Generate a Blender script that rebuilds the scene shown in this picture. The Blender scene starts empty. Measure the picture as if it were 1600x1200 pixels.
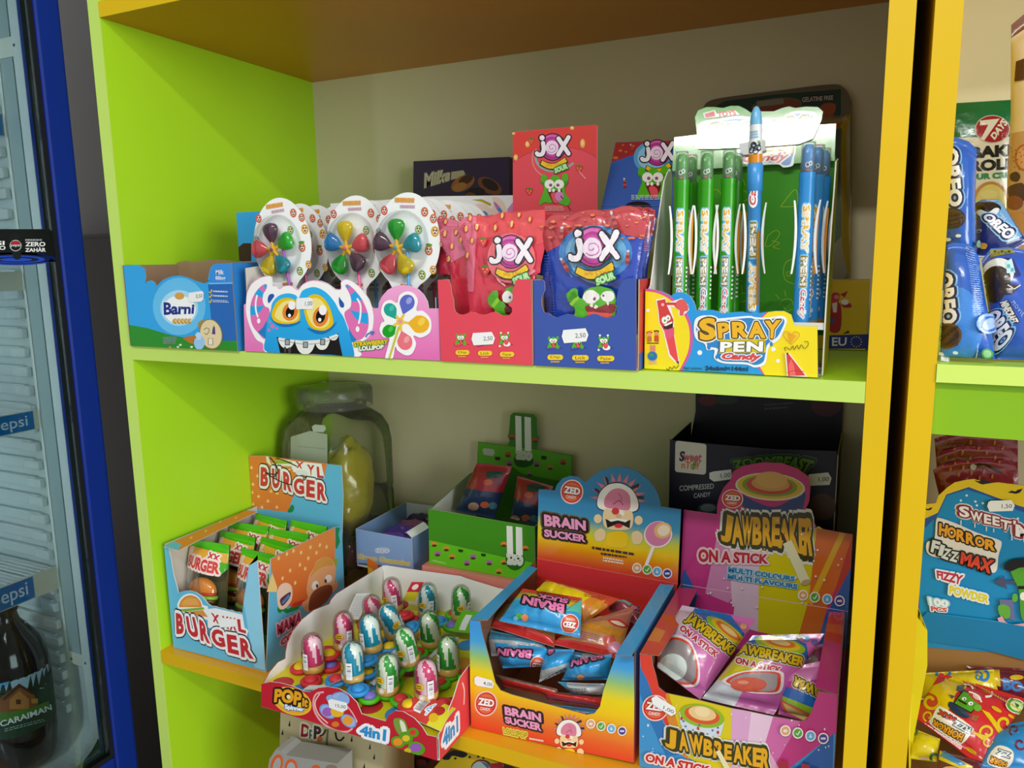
import bpy, bmesh, math, random
from mathutils import Vector, Matrix, noise
from mathutils.geometry import tessellate_polygon
from mathutils.bvhtree import BVHTree
random.seed(4)
S = bpy.context.scene
COL = S.collection

# ------------------------------------------------------------------ camera, world, lamps, exposure
F_PX = 1191.17
CAM = Vector((0.8671, -0.6822, 0.1039))
RT = Vector((0.9058, 0.4234, -0.0150)); UP = Vector((-0.0551, 0.1529, 0.9867)); FW = Vector((-0.4201, 0.8929, -0.1618))
RT.normalize(); FW = (FW - RT * FW.dot(RT)).normalized(); UP = RT.cross(FW)
cam = bpy.data.cameras.new('camera'); camo = bpy.data.objects.new('camera', cam); COL.objects.link(camo)
cam.sensor_fit = 'HORIZONTAL'; cam.sensor_width = 36.0; cam.lens = 36.0 * F_PX / 1600.0
cam.clip_start = 0.02; cam.clip_end = 50
m = Matrix((RT, UP, -FW)).transposed().to_4x4(); m.translation = CAM
camo.matrix_world = m
S.camera = camo

S.view_settings.view_transform = 'Standard'; S.view_settings.look = 'None'
S.view_settings.gamma = 1.0; S.view_settings.use_curve_mapping = False
S.view_settings.exposure = 0.0

W = bpy.data.worlds.new('shop_light'); S.world = W; W.use_nodes = True
W.node_tree.nodes['Background'].inputs[0].default_value = (1.0, 0.97, 0.92, 1)
W.node_tree.nodes['Background'].inputs[1].default_value = 0.60

def area(name, loc, size, sy, energy, color, target=None):
    l = bpy.data.lights.new(name, 'AREA'); l.shape = 'RECTANGLE'; l.size = size; l.size_y = sy
    l.energy = energy; l.color = color
    o = bpy.data.objects.new(name, l); COL.objects.link(o); o.location = loc
    if target is not None:
        o.rotation_euler = (Vector(target) - Vector(loc)).to_track_quat('-Z', 'Y').to_euler()
    return o
area('ceiling_tube_light', (0.80, -1.545, 1.36), 1.2, 0.09, 29.0, (1.0, 0.98, 0.94))
area('shop_window_light', (4.2, -1.9, 0.45), 1.7, 1.7, 98.0, (0.97, 0.99, 1.0), (.1, .15, .1))
fl_lamp = area('fridge_lamp', (-.20, -.645, 0.05), 0.03, 1.1, 2.5, (.82, .95, 1.0), (-.40, 0.0, 0.05)); fl_lamp.data.spread = math.radians(95)

# ------------------------------------------------------------------ small helpers
ZB = -0.4258          # top of the lower yellow shelf; z = 0 is the top of the middle green shelf
DEPTH = 0.394; WID = 0.8675; TH = 0.018; ZT = 0.4007
FLOOR = -1.30

def lin(c):
    if isinstance(c, str):
        c = c.lstrip('#')
        if len(c) == 3: c = ''.join(k * 2 for k in c)
        c = [int(c[i:i + 2], 16) / 255 for i in (0, 2, 4)]
    return tuple(x / 12.92 if x <= 0.04045 else ((x + 0.055) / 1.055) ** 2.4 for x in c[:3])
def mixc(a, b, t):
    a, b = (lin(a) if isinstance(a, str) else a), (lin(b) if isinstance(b, str) else b)
    return tuple(a[i] + (b[i] - a[i]) * t for i in range(3))

def ray(px, py): return FW * F_PX + RT * (px - 800) + UP * (600 - py)
def on_plane(p0, n):
    p0 = Vector(p0); n = Vector(n).normalized()
    def f(px, py):
        d = ray(px, py); t = (p0 - CAM).dot(n) / d.dot(n)
        return CAM + d * t, n
    return f
def PY(y): return on_plane((0, y, 0), (0, -1, 0))       # upright faces that look at the aisle
def PX(x): return on_plane((x, 0, 0), (1, 0, 0))        # upright faces that look to the right
def PZ(z): return on_plane((0, 0, z), (0, 0, 1))
def local(px, py): return Vector((px, 0, py)), Vector((0, -1, 0))   # drawn straight on the object, in metres

# ------------------------------------------------------------------ materials (all read the mesh colour 'Col' or a fixed colour)
MATS = {}
def mat(name, rough=0.5, spec=0.5, color=None, metal=0.0, bump=0.0, bscale=60.0, vary=0.04, vscale=30.0, coat=0.0, sss=0.0, trans=0.0):
    if name in MATS: return MATS[name]
    m = bpy.data.materials.new(name); m.use_nodes = True; MATS[name] = m
    nt = m.node_tree; b = nt.nodes['Principled BSDF']
    if color is None:
        a = nt.nodes.new('ShaderNodeAttribute'); a.attribute_name = 'Col'; src = a.outputs['Color']
    else:
        a = nt.nodes.new('ShaderNodeRGB'); a.outputs[0].default_value = (*lin(color), 1); src = a.outputs[0]
    tc = nt.nodes.new('ShaderNodeTexCoord'); nz = nt.nodes.new('ShaderNodeTexNoise')
    nz.inputs['Scale'].default_value = vscale; nt.links.new(tc.outputs['Object'], nz.inputs['Vector'])
    mr = nt.nodes.new('ShaderNodeMapRange'); mr.inputs['To Min'].default_value = 1 - vary; mr.inputs['To Max'].default_value = 1 + vary
    nt.links.new(nz.outputs['Fac'], mr.inputs['Value'])
    mx = nt.nodes.new('ShaderNodeMix'); mx.data_type = 'RGBA'; mx.blend_type = 'MULTIPLY'; mx.inputs[0].default_value = 1
    nt.links.new(src, mx.inputs[6]); nt.links.new(mr.outputs[0], mx.inputs[7]); nt.links.new(mx.outputs[2], b.inputs['Base Color'])
    b.inputs['Roughness'].default_value = rough; b.inputs['Specular IOR Level'].default_value = spec
    b.inputs['Metallic'].default_value = metal; b.inputs['Coat Weight'].default_value = coat; b.inputs['Coat Roughness'].default_value = 0.08
    b.inputs['Transmission Weight'].default_value = trans
    if sss: b.inputs['Subsurface Weight'].default_value = sss; b.inputs['Subsurface Radius'].default_value = (.004, .004, .004)
    if bump:
        n2 = nt.nodes.new('ShaderNodeTexNoise'); n2.inputs['Scale'].default_value = bscale; n2.inputs['Detail'].default_value = 3
        nt.links.new(tc.outputs['Object'], n2.inputs['Vector'])
        bp = nt.nodes.new('ShaderNodeBump'); bp.inputs['Strength'].default_value = bump; bp.inputs['Distance'].default_value = 0.004
        nt.links.new(n2.outputs['Fac'], bp.inputs['Height']); nt.links.new(bp.outputs['Normal'], b.inputs['Normal'])
    return m
def clear(name, tint, alpha_rough=0.05, base=0.04, body=0.0, bodycol='#ffffff', refl=1.0):
    """thin clear plastic or glass: mostly see-through, brighter reflection at a glancing angle"""
    if name in MATS: return MATS[name]
    m = bpy.data.materials.new(name); m.use_nodes = True; MATS[name] = m
    nt = m.node_tree; nt.nodes.remove(nt.nodes['Principled BSDF']); out = nt.nodes['Material Output']
    t = nt.nodes.new('ShaderNodeBsdfTransparent'); t.inputs[0].default_value = (*lin(tint), 1)
    g = nt.nodes.new('ShaderNodeBsdfGlossy'); g.inputs['Roughness'].default_value = alpha_rough
    lw = nt.nodes.new('ShaderNodeFresnel'); lw.inputs['IOR'].default_value = 1.45
    nz = nt.nodes.new('ShaderNodeTexNoise'); nz.inputs['Scale'].default_value = 40
    bp = nt.nodes.new('ShaderNodeBump'); bp.inputs['Strength'].default_value = 0.12; bp.inputs['Distance'].default_value = .003
    nt.links.new(nz.outputs['Fac'], bp.inputs['Height']); nt.links.new(bp.outputs[0], g.inputs['Normal'])
    mu = nt.nodes.new('ShaderNodeMath'); mu.operation = 'MULTIPLY'; mu.inputs[1].default_value = refl; nt.links.new(lw.outputs[0], mu.inputs[0])
    ms = nt.nodes.new('ShaderNodeMixShader'); nt.links.new(mu.outputs[0], ms.inputs[0])
    nt.links.new(t.outputs[0], ms.inputs[1]); nt.links.new(g.outputs[0], ms.inputs[2])
    last = ms
    if body:
        d = nt.nodes.new('ShaderNodeBsdfDiffuse'); d.inputs[0].default_value = (*lin(bodycol), 1)
        m2 = nt.nodes.new('ShaderNodeMixShader'); m2.inputs[0].default_value = body
        nt.links.new(ms.outputs[0], m2.inputs[1]); nt.links.new(d.outputs[0], m2.inputs[2]); last = m2
    nt.links.new(last.outputs[0], out.inputs['Surface'])
    return m
CARD = mat('printed_card', 0.42, 0.4)
GLOSS = mat('glossy_card', 0.14, 0.6)
FOIL = mat('printed_foil', 0.20, 0.8, bump=0.35, bscale=55, coat=0.5)
WRAP = mat('wrapper_film', 0.24, 0.6, bump=0.45, bscale=38, coat=0.3)
MATTE = mat('plain_paper', 0.8, 0.2)
PLAST = mat('moulded_plastic', 0.28, 0.5)
CANDY = mat('boiled_sugar', 0.08, 0.6, sss=0.35, coat=0.6)
MELA = mat('melamine_board', 0.36, 0.4, vary=0.025, vscale=9)
BOARD = mat('hardboard_back', 0.55, 0.3, vary=0.03, vscale=6)
PAINT = mat('enamel_paint', 0.3, 0.5)
CLEAR = clear('clear_film', '#fcfdfd', refl=.55)
CLEARJ = clear('clear_jar_plastic', '#f6f8ee', body=0.045, bodycol='#d8dac8')
GLASS = clear('door_glass', '#d5dcdc', refl=.4)

# ------------------------------------------------------------------ mesh builder
class B:
    def __init__(s): s.v = []; s.f = []; s.c = []; s.sm = []
    def add(s, vs, fs, col, smooth=False):
        o = len(s.v); s.v.extend(Vector(v) for v in vs); c = lin(col) if isinstance(col, str) else col
        for f in fs: s.f.append([i + o for i in f]); s.c.append([c] * len(f)); s.sm.append(smooth)
    def box(s, a, b, col, bev=0.0):
        x0, y0, z0 = (min(a[i], b[i]) for i in range(3)); x1, y1, z1 = (max(a[i], b[i]) for i in range(3))
        if bev > 0:
            bm = bmesh.new(); bmesh.ops.create_cube(bm, size=1)
            for v in bm.verts: v.co = Vector((x0 + (v.co.x + .5) * (x1 - x0), y0 + (v.co.y + .5) * (y1 - y0), z0 + (v.co.z + .5) * (z1 - z0)))
            bmesh.ops.bevel(bm, geom=bm.edges[:], offset=bev, segments=2, affect='EDGES', profile=.6)
            bm.verts.index_update(); s.add([v.co.copy() for v in bm.verts], [[v.index for v in f.verts] for f in bm.faces], col); bm.free(); return s
        vs = [(x0, y0, z0), (x1, y0, z0), (x1, y1, z0), (x0, y1, z0), (x0, y0, z1), (x1, y0, z1), (x1, y1, z1), (x0, y1, z1)]
        s.add(vs, [(0, 3, 2, 1), (4, 5, 6, 7), (0, 1, 5, 4), (1, 2, 6, 5), (2, 3, 7, 6), (3, 0, 4, 7)], col); return s
    def grid(s, fn, nu, nv, col, closed_u=False, flip=False, smooth=True):
        """fn(i/nu, j/nv) -> point; col may be a function of (u, v)"""
        o = len(s.v); n = nu if closed_u else nu + 1
        for j in range(nv + 1):
            for i in range(n): s.v.append(Vector(fn(i / nu, j / nv)))
        for j in range(nv):
            for i in range(nu):
                a = o + j * n + i; b2 = o + j * n + (i + 1) % n if closed_u else a + 1
                q = [a, b2, b2 + n, a + n]
                if flip: q.reverse()
                c = col((i + .5) / nu, (j + .5) / nv) if callable(col) else col
                c = lin(c) if isinstance(c, str) else c
                s.f.append(q); s.c.append([c] * 4); s.sm.append(smooth)
        return s
    def lathe(s, prof, c, col, seg=24, axis=(0, 0, 1), smooth=True):
        """prof: list of (radius, height); c: base point"""
        ax = Vector(axis).normalized(); x = ax.orthogonal().normalized(); y = ax.cross(x); c = Vector(c)
        n = len(prof) - 1
        def fn(u, v):
            r, h = prof[min(n, round(v * n))]; a = u * 2 * math.pi
            return c + ax * h + (x * math.cos(a) + y * math.sin(a)) * r
        return s.grid(fn, seg, n, col, closed_u=True, smooth=smooth)
    def tube(s, pts, r, col, seg=10):
        pts = [Vector(p) for p in pts]; n = len(pts) - 1; frames = []
        for i, p in enumerate(pts):
            t = (pts[min(n, i + 1)] - pts[max(0, i - 1)]).normalized()
            if i == 0: x = t.orthogonal().normalized()
            else: x = (x - t * x.dot(t)).normalized()
            frames.append((p, x, t.cross(x)))
        rr = r if callable(r) else (lambda u: r)
        def fn(u, v):
            p, x, y = frames[round(v * n)]; a = u * 2 * math.pi
            return p + (x * math.cos(a) + y * math.sin(a)) * rr(v)
        s.grid(fn, seg, n, col, closed_u=True)
        for k in (0, n):
            p, x, y = frames[k]; rad = rr(k / n)
            s.add([p + (x * math.cos(a * 2 * math.pi / seg) + y * math.sin(a * 2 * math.pi / seg)) * rad for a in range(seg)], [list(range(seg))], col)
        return s
    def sphere(s, c, r, col, seg=16, rings=10, rot=None):
        c = Vector(c); rx, ry, rz = (r, r, r) if not hasattr(r, '__len__') else r
        def fn(u, v):
            a = u * 2 * math.pi; b = (v - .5) * math.pi
            p = Vector((rx * math.cos(a) * math.cos(b), ry * math.sin(a) * math.cos(b), rz * math.sin(b)))
            return c + (rot @ p if rot else p)
        return s.grid(fn, seg, rings, col, closed_u=True)
    def tri(s):
        f, c, m = [], [], []
        for q, k, g in zip(s.f, s.c, s.sm):
            for i in range(1, len(q) - 1): f.append([q[0], q[i], q[i + 1]]); c.append([k[0], k[i], k[i + 1]]); m.append(g)
        s.f, s.c, s.sm = f, c, m; return s
    def bvh(s): return BVHTree.FromPolygons([tuple(v) for v in s.v], s.f)

def make(name, b, material, parent=None, base=None):
    """links builder b (world coordinates) as ONE mesh object; its origin sits at the parent's base, or at `base`"""
    org = Vector(base) if base is not None else (Vector(parent['_o']) if parent is not None else Vector((0, 0, 0)))
    me = bpy.data.meshes.new(name); me.from_pydata([tuple(v - org) for v in b.v], [], b.f)
    ca = me.color_attributes.new('Col', 'FLOAT_COLOR', 'CORNER')
    flat = [x for fc in b.c for c in fc for x in (c[0], c[1], c[2], 1.0)]
    ca.data.foreach_set('color', flat)
    me.polygons.foreach_set('use_smooth', b.sm); me.update()
    me.materials.append(material)
    o = bpy.data.objects.new(name, me); COL.objects.link(o)
    if parent is not None: o.parent = parent; o['_o'] = tuple(org)
    else: o.location = org; o['_o'] = tuple(org)
    return o
def thing(name, label, cat, loc, group=None):
    o = bpy.data.objects.new(name, None); COL.objects.link(o); o.empty_display_size = .02
    o.location = loc; o['_o'] = tuple(loc); return tag(o, label, cat, group)
def tag(o, label, cat, group=None):
    o['label'] = label; o['category'] = cat
    if group: o['group'] = group
    return o
def structure(o): o['kind'] = 'structure'; return o
def copy_tree(o, parent=None):
    c = o.copy(); COL.objects.link(c)
    if parent is not None: c.parent = parent
    for ch in list(o.children): copy_tree(ch, c)
    return c

# ------------------------------------------------------------------ lettering and print
TS = bpy.data.scenes.new('lettering'); TCACHE = {}
def glyphs(txt, off, shear=0.0, space=1.0):
    """outline lettering as triangles in font units (size 1), as vertices and faces"""
    k = (txt, round(off, 4), shear, space)
    if k in TCACHE: return TCACHE[k]
    cu = bpy.data.curves.new('lettering', 'FONT'); cu.body = txt; cu.size = 1; cu.offset = off; cu.shear = shear
    cu.space_character = space; cu.resolution_u = 3; cu.space_line = .85
    ob = bpy.data.objects.new('lettering', cu); TS.collection.objects.link(ob)
    vl = TS.view_layers[0]; vl.update()
    dg = vl.depsgraph; ev = ob.evaluated_get(dg); me = ev.to_mesh()
    vs = [v.co.xy.copy() for v in me.vertices]; fs = [list(p.vertices) for p in me.polygons]
    ev.to_mesh_clear(); bpy.data.objects.remove(ob); bpy.data.curves.remove(cu)
    TCACHE[k] = (vs, fs); return TCACHE[k]

class Art:
    """flat print laid on a surface: every shape sits a hair above the one before it"""
    def __init__(s, mapf, b=None, z=(0, 0, 1.0), step=None, lay=1, maxpx=None):
        if step is None: step = 1.5e-5 if not getattr(mapf, 'hug', 0) else 4e-5
        if getattr(mapf, 'hug', 0): lay = max(lay, 9)
        s.m = mapf; s.b = b or B(); s.x0, s.y0, s.k = z; s.step = step; s.n = lay; s.maxpx = maxpx
    def zoom(s, x0, y0, k): s.x0, s.y0, s.k = x0, y0, k; return s
    def T(s, p): return (s.x0 + p[0] / s.k, s.y0 + p[1] / s.k)
    def pt(s, q, lay):
        P, n = s.m(q[0], q[1]); return P + n * (lay * s.step) if P is not None else None
    def tris(s, q, tri, col, lay=None):
        """q: target px points"""
        if lay is None: lay = s.n; s.n += 1
        q = list(q); tri = [list(t) for t in tri]
        mx = s.maxpx
        if mx or callable(col):
            mx = mx or 14.0; it = 0
            while it < 9:
                it += 1; big = False; out = []; mid = {}
                def M(a, b):
                    k = (min(a, b), max(a, b))
                    if k not in mid: mid[k] = len(q); q.append(((q[a][0] + q[b][0]) / 2, (q[a][1] + q[b][1]) / 2))
                    return mid[k]
                L2 = mx * mx
                def long_(a, b): return (q[a][0] - q[b][0]) ** 2 + (q[a][1] - q[b][1]) ** 2 > L2
                for a, b, c in tri:
                    e = [long_(a, b), long_(b, c), long_(c, a)]; n = sum(e)
                    if n == 0: out.append([a, b, c]); continue
                    big = True
                    if n == 3:
                        d, f, g = M(a, b), M(b, c), M(c, a); out += [[a, d, g], [d, b, f], [g, f, c], [d, f, g]]
                    elif n == 1:
                        while not e[0]: a, b, c = b, c, a; e = e[1:] + e[:1]
                        d = M(a, b); out += [[a, d, c], [d, b, c]]
                    else:
                        while e[2]: a, b, c = b, c, a; e = e[1:] + e[:1]
                        d, f = M(a, b), M(b, c); out += [[d, b, f], [a, d, f], [a, f, c]]
                tri = out
                if not big: break
        o = len(s.b.v); pp = [s.pt(p, lay) for p in q]
        if None in pp:                                    # print that would fall off the edge of the thing is cut away
            tri = [t for t in tri if pp[t[0]] is not None and pp[t[1]] is not None and pp[t[2]] is not None]; pp = [Vector((0, 0, 0)) if x is None else x for x in pp]
            used = sorted({i for t in tri for i in t}); rm = {k: i for i, k in enumerate(used)}
            pp = [pp[k] for k in used]; tri = [[rm[i] for i in t] for t in tri]; q = [q[k] for k in used]
        s.b.v.extend(pp)
        if callable(col):
            cv = [lin(c) if isinstance(c, str) else c for c in (col(*p) for p in q)]
        else: c0 = lin(col) if isinstance(col, str) else col
        # face the print outwards
        for a, b, c in tri:
            s.b.f.append([a + o, b + o, c + o]); s.b.c.append([cv[a], cv[b], cv[c]] if callable(col) else [c0] * 3); s.b.sm.append(False)
    def poly(s, pts, col, lay=None, raw=False):
        q = pts if raw else [s.T(p) for p in pts]
        ar = sum(q[i - 1][0] * q[i][1] - q[i][0] * q[i - 1][1] for i in range(len(q)))
        flip = (ar > 0) != (s.m is local)
        if flip: q = q[::-1]
        s.tris(q, tessellate_polygon([[Vector((p[0], p[1], 0)) for p in q]]), col, lay)
    def smooth(s, pts, n=6):
        """closed Catmull-Rom through pts"""
        out = []; N = len(pts)
        for i in range(N):
            p0, p1, p2, p3 = (Vector(pts[(i + k) % N][:2]) for k in (-1, 0, 1, 2))
            for j in range(n):
                t = j / n
                out.append(tuple(.5 * ((2 * p1) + (p2 - p0) * t + (2 * p0 - 5 * p1 + 4 * p2 - p3) * t * t + (3 * p1 - p0 - 3 * p2 + p3) * t ** 3)))
        return out
    def blob(s, pts, col, n=6): s.poly(s.smooth(pts, n), col)
    def ell(s, cx, cy, rx, ry, col, rot=0, n=28, a0=0, a1=360):
        c, d = math.cos(math.radians(rot)), math.sin(math.radians(rot)); pts = []
        for i in range(n + (a1 - a0 < 360)):
            a = math.radians(a0 + (a1 - a0) * i / n); x, y = rx * math.cos(a), ry * math.sin(a)
            pts.append((cx + x * c - y * d, cy + x * d + y * c))
        s.poly(pts, col)
    def rect(s, x0, y0, x1, y1, col): s.poly([(x0, y0), (x1, y0), (x1, y1), (x0, y1)], col)
    def line(s, pts, w, col, closed=False):
        P = [Vector(p) for p in pts]; N = len(P); L = []; R = []
        for i in range(N):
            a = P[i - 1] if (closed or i) else P[i]; b = P[(i + 1) % N] if (closed or i < N - 1) else P[i]
            d = (b - a); d = d.normalized() if d.length else Vector((1, 0)); nn = Vector((-d.y, d.x)) * (w / 2); L.append(P[i] + nn); R.append(P[i] - nn)
        if closed: L.append(L[0]); R.append(R[0]); N += 1
        q = [s.T(p) for p in L + R]; tri = []
        for i in range(N - 1): tri += [[i, i + 1, N + i], [i + 1, N + i + 1, N + i]]
        if s.m is local: tri = [t[::-1] for t in tri]
        s.tris(q, tri, col)
    def spline(s, pts, n=6):
        out = []; N = len(pts)
        for i in range(N - 1):
            p0, p1, p2, p3 = (Vector(pts[min(N - 1, max(0, i + k))]) for k in (-1, 0, 1, 2))
            for j in range(n):
                t = j / n
                out.append(tuple(.5 * ((2 * p1) + (p2 - p0) * t + (2 * p0 - 5 * p1 + 4 * p2 - p3) * t * t + (3 * p1 - p0 - 3 * p2 + p3) * t ** 3)))
        return out + [tuple(pts[-1])]
    def curve(s, pts, w, col): s.line(s.spline(pts), w, col)
    def text(s, txt, quad, cols, shear=0, space=1.0, bend=0.0, bold=0.02):
        """quad: corners TL, TR, BR, BL; cols: [(extra outline, colour), ...] widest first; bend lifts the middle (share of the height)"""
        bold = min(bold, .05); bv, _ = glyphs(txt, bold, shear, space)
        x0, x1 = min(v.x for v in bv), max(v.x for v in bv); y0, y1 = min(v.y for v in bv), max(v.y for v in bv)
        TL, TR, BR, BL = (Vector(s.T(p)) for p in quad)
        vs, fs = glyphs(txt, bold, shear, space)
        tri = [[f[0], f[i], f[i + 1]] for f in fs for i in range(1, len(f) - 1)]
        for off, col in cols:
            # an outline is the same lettering repeated in a ring around itself, each copy a hair above the last
            n1, n2 = (0, 0) if not off else (8, 0) if off < .1 else (10, 5)
            rings = [(0, 0)] + [(off * .55 * math.cos(t), off * .55 * math.sin(t)) for t in [i * 2 * math.pi / n2 for i in range(n2)]] + [(off * math.cos(t), off * math.sin(t)) for t in [i * 2 * math.pi / n1 for i in range(n1)]]
            for k, (dx, dy) in enumerate(rings):
                q = []
                for v in vs:
                    u = (v.x + dx - x0) / (x1 - x0); w = (v.y + dy - y0) / (y1 - y0) + bend * (1 - (2 * u - 1) ** 2)
                    q.append(tuple((BL + (BR - BL) * u) + ((TL + (TR - TL) * u) - (BL + (BR - BL) * u)) * w))
                s.tris(q, tri, col, s.n + .2 * k)
            s.n += 1 + int(.2 * len(rings))
    def greek(s, quad, rows, col, fill=.45):
        """tiny unreadable lines of type"""
        TL, TR, BR, BL = (Vector(p) for p in quad); rnd = random.Random(rows * 7 + int(TL.x))
        lay = s.n; s.n += 1
        for r in range(rows):
            a, b = (r + .2) / rows, (r + .2 + fill) / rows; u = 0.0; e = .8 + .2 * rnd.random()
            while u < e:
                w = min(e, u + .04 + .1 * rnd.random())
                P = [TL.lerp(TR, u).lerp(BL.lerp(BR, u), a), TL.lerp(TR, w).lerp(BL.lerp(BR, w), a), TL.lerp(TR, w).lerp(BL.lerp(BR, w), b), TL.lerp(TR, u).lerp(BL.lerp(BR, u), b)]
                s.poly(P, col, lay); u = w + .025
    def panel(s, pts, col, back, thick, raw=False, edge=None):
        """a cut card of real thickness: printed face plus board behind it"""
        q = pts if raw else [s.T(p) for p in pts]
        s.poly(q, col, 0, raw=True)
        P = [s.m(*p) for p in q]; fr = [a for a, n in P]; bk = [a - n * thick for a, n in P]; N = len(q)
        t = tessellate_polygon([[Vector((p[0], p[1], 0)) for p in q]])
        s.b.add(bk, t, back)
        s.b.add(fr + bk, [[i, (i + 1) % N, N + (i + 1) % N, N + i] for i in range(N)], edge or back)
def sticker(art, pts, txt='', parent=None, name='price_sticker', tquad=None):
    """small white price label; pts and tquad in the art's zoomed pixels"""
    a = Art(art.m, z=(art.x0, art.y0, art.k), lay=art.n + 4, step=art.step, maxpx=art.maxpx)
    a.poly(pts, '#eef1f0'); 
    if txt: a.text(txt, tquad, [(0, '#555a60')], bold=0.005)
    return make(name, a.b, MATTE, parent)
TS_DONE = None

def WY(y):
    return lambda a, c: (Vector((a, y, c)), Vector((0, -1, 0)))
def WX(x, sg=1):
    return lambda a, c: (Vector((x, a, c)), Vector((sg, 0, 0)))
def WZ(z):
    return lambda a, c: (Vector((a, c, z)), Vector((0, 0, 1)))

# ================================================================== the room
structure(make('floor', B().box((-2.5, -5.0, FLOOR - .05), (3.5, .6, FLOOR), '#8d8a84'), mat('floor_tile', .35, .4, vary=.06, vscale=4)))
structure(make('wall_back', B().box((-2.5, .46, FLOOR), (3.5, .56, 1.4), '#8f8f92'), mat('wall_plaster', .85, .2, vary=.04, vscale=12, bump=.1, bscale=90)))

# ================================================================== the shelving units
GREEN = '#abdf24'; GEDGE = '#c3e26a'; YEL = '#deb80a'; ORA = '#e2a21a'; CREAM = '#dfd7b4'
SHELF0 = -0.76     # lower shelf, out of the picture
cab = thing('shelving_unit', 'tall open shelving unit with lime green left side, yellow right side and cream back', 'shelving unit', (WID / 2, DEPTH / 2, FLOOR))
b = B(); b.box((-.0188, .0015, FLOOR), (0, DEPTH + .004, 1.0), GREEN); b.box((-.0188, 0, FLOOR), (0, .0015, 1.0), GEDGE)
make('side_panel', b, MELA, cab)['label'] = 'lime green side panel'
b = B(); b.box((WID, .0015, FLOOR), (WID + .0187, DEPTH + .004, 1.0), YEL); b.box((WID, 0, FLOOR), (WID + .0187, .0015, 1.0), YEL)
make('side_panel', b, MELA, cab)['label'] = 'bright yellow side panel'
make('back_panel', B().box((0, DEPTH, FLOOR), (WID, DEPTH + .004, 1.0), CREAM), BOARD, cab)
def shelf(z, face, edge, lab):
    b = B(); b.box((.0003, .0015, z - TH), (WID - .0003, DEPTH - .0003, z), face); b.box((.0003, 0.0, z - TH), (WID - .0003, .0015, z), edge)
    o = make('shelf', b, MELA, cab); o['label'] = lab
shelf(ZT + TH, '#d98a12', YEL, 'orange-yellow top shelf')
shelf(0, GREEN, GEDGE, 'lime green middle shelf')
shelf(ZB, ORA, '#d8ae0c', 'orange-yellow lower shelf')
shelf(SHELF0, ORA, '#d8ae0c', 'orange-yellow bottom shelf')
for zz in (ZT + TH + .4,): shelf(zz, GREEN, GEDGE, 'lime green upper shelf')

RX = 0.8986; RZ = 0.0168
cab2 = thing('shelving_unit', 'second shelving unit at the right edge with yellow side and green shelf', 'shelving unit', (RX + .45, DEPTH / 2, FLOOR))
make('side_panel', B().box((RX, .002, FLOOR), (RX + .0187, DEPTH + .004, 1.0), YEL), MELA, cab2)['label'] = 'bright yellow side panel'
make('side_panel', B().box((1.78, .002, FLOOR), (1.80, DEPTH + .004, 1.0), GREEN), MELA, cab2)['label'] = 'lime green side panel'
make('back_panel', B().box((RX + .0187, DEPTH, FLOOR), (1.78, DEPTH + .004, 1.0), CREAM), BOARD, cab2)
def shelf2(z, face, edge, lab, th=.0145):
    b = B(); b.box((RX + .019, .0035, z - th), (1.7797, DEPTH - .0003, z), face); b.box((RX + .019, .001, z - th), (1.7797, .0035, z), edge)
    make('shelf', b, MELA, cab2)['label'] = lab
shelf2(RZ, GREEN, '#d2ee6e', 'lime green shelf with pale edge')
shelf2(ZT + .12, '#d98a12', YEL, 'orange-yellow top shelf')
shelf2(ZB, ORA, '#d8ae0c', 'orange-yellow lower shelf')
make('apron', B().box((RX + .019, .008, RZ - .0145 - .0435), (1.7797, .024, RZ - .0145), '#86b81a'), MELA, cab2)['label'] = 'lime green apron board under the shelf'

# ================================================================== the fridge on the left (its glass front looks to the right)
XF = -0.10
fr = thing('drinks_fridge', 'glass-fronted drinks fridge with dark blue door frame and pale ribbed interior', 'fridge', (-.42, -.30, FLOOR))
BLUE = '#0d2a86'
b = B()
b.box((-.135, -.013, FLOOR + .1), (XF, .0225, .92), BLUE, .004)          # far upright of the door
b.box((-.135, -.70, FLOOR + .1), (XF, -.66, .92), BLUE, .004)
b.box((-.135, -.66, -.69), (XF, -.013, -.609), BLUE, .004); b.box((-.135, -.66, .85), (XF, -.013, .92), BLUE, .004)
make('door_frame', b, PAINT, fr)['label'] = 'dark blue door frame'
b = B(); b.box((-.118, -.0185, -.609), (-.102, -.0132, .85), '#15171b'); b.box((-.118, -.66, -.609), (-.102, -.0185, -.603), '#15171b')
make('door_gasket', b, MATTE, fr)['label'] = 'black rubber gasket'
make('door_glass', B().box((-.108, -.66, -.603), (-.104, -.0188, .85), '#ffffff'), GLASS, fr)['label'] = 'clear glass pane'
LIN = '#c9d3d4'
b = B()
b.box((-.62, .004, -.64), (-.136, .018, .9), LIN)                          # far wall of the liner
b.box((-.165, -.004, -.60), (-.138, .004, .88), '#d8e0e0', .002)
b.box((-.2035, -.001, -.47), (-.199, .004, .88), '#e2e8e8')
for i in range(60):
    z = -.575 + i * .0275
    if z > .8: break
    if -.075 < z - .0 < -.0: pass
    b.box((-.60, -.003, z), (-.225, .004, z + .017), LIN, .0028)
    b.box((-.246, -.005, z + .001), (-.213, .004, z + .015), '#d2dbdb', .0028)
make('liner_wall', b, PLAST, fr)['label'] = 'pale ribbed inner wall'
b = B(); b.box((-.62, -.68, -.66), (-.137, .004, -.622), LIN); b.box((-.66, -.68, -.66), (-.62, .018, .9), LIN)
N = 10
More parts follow.
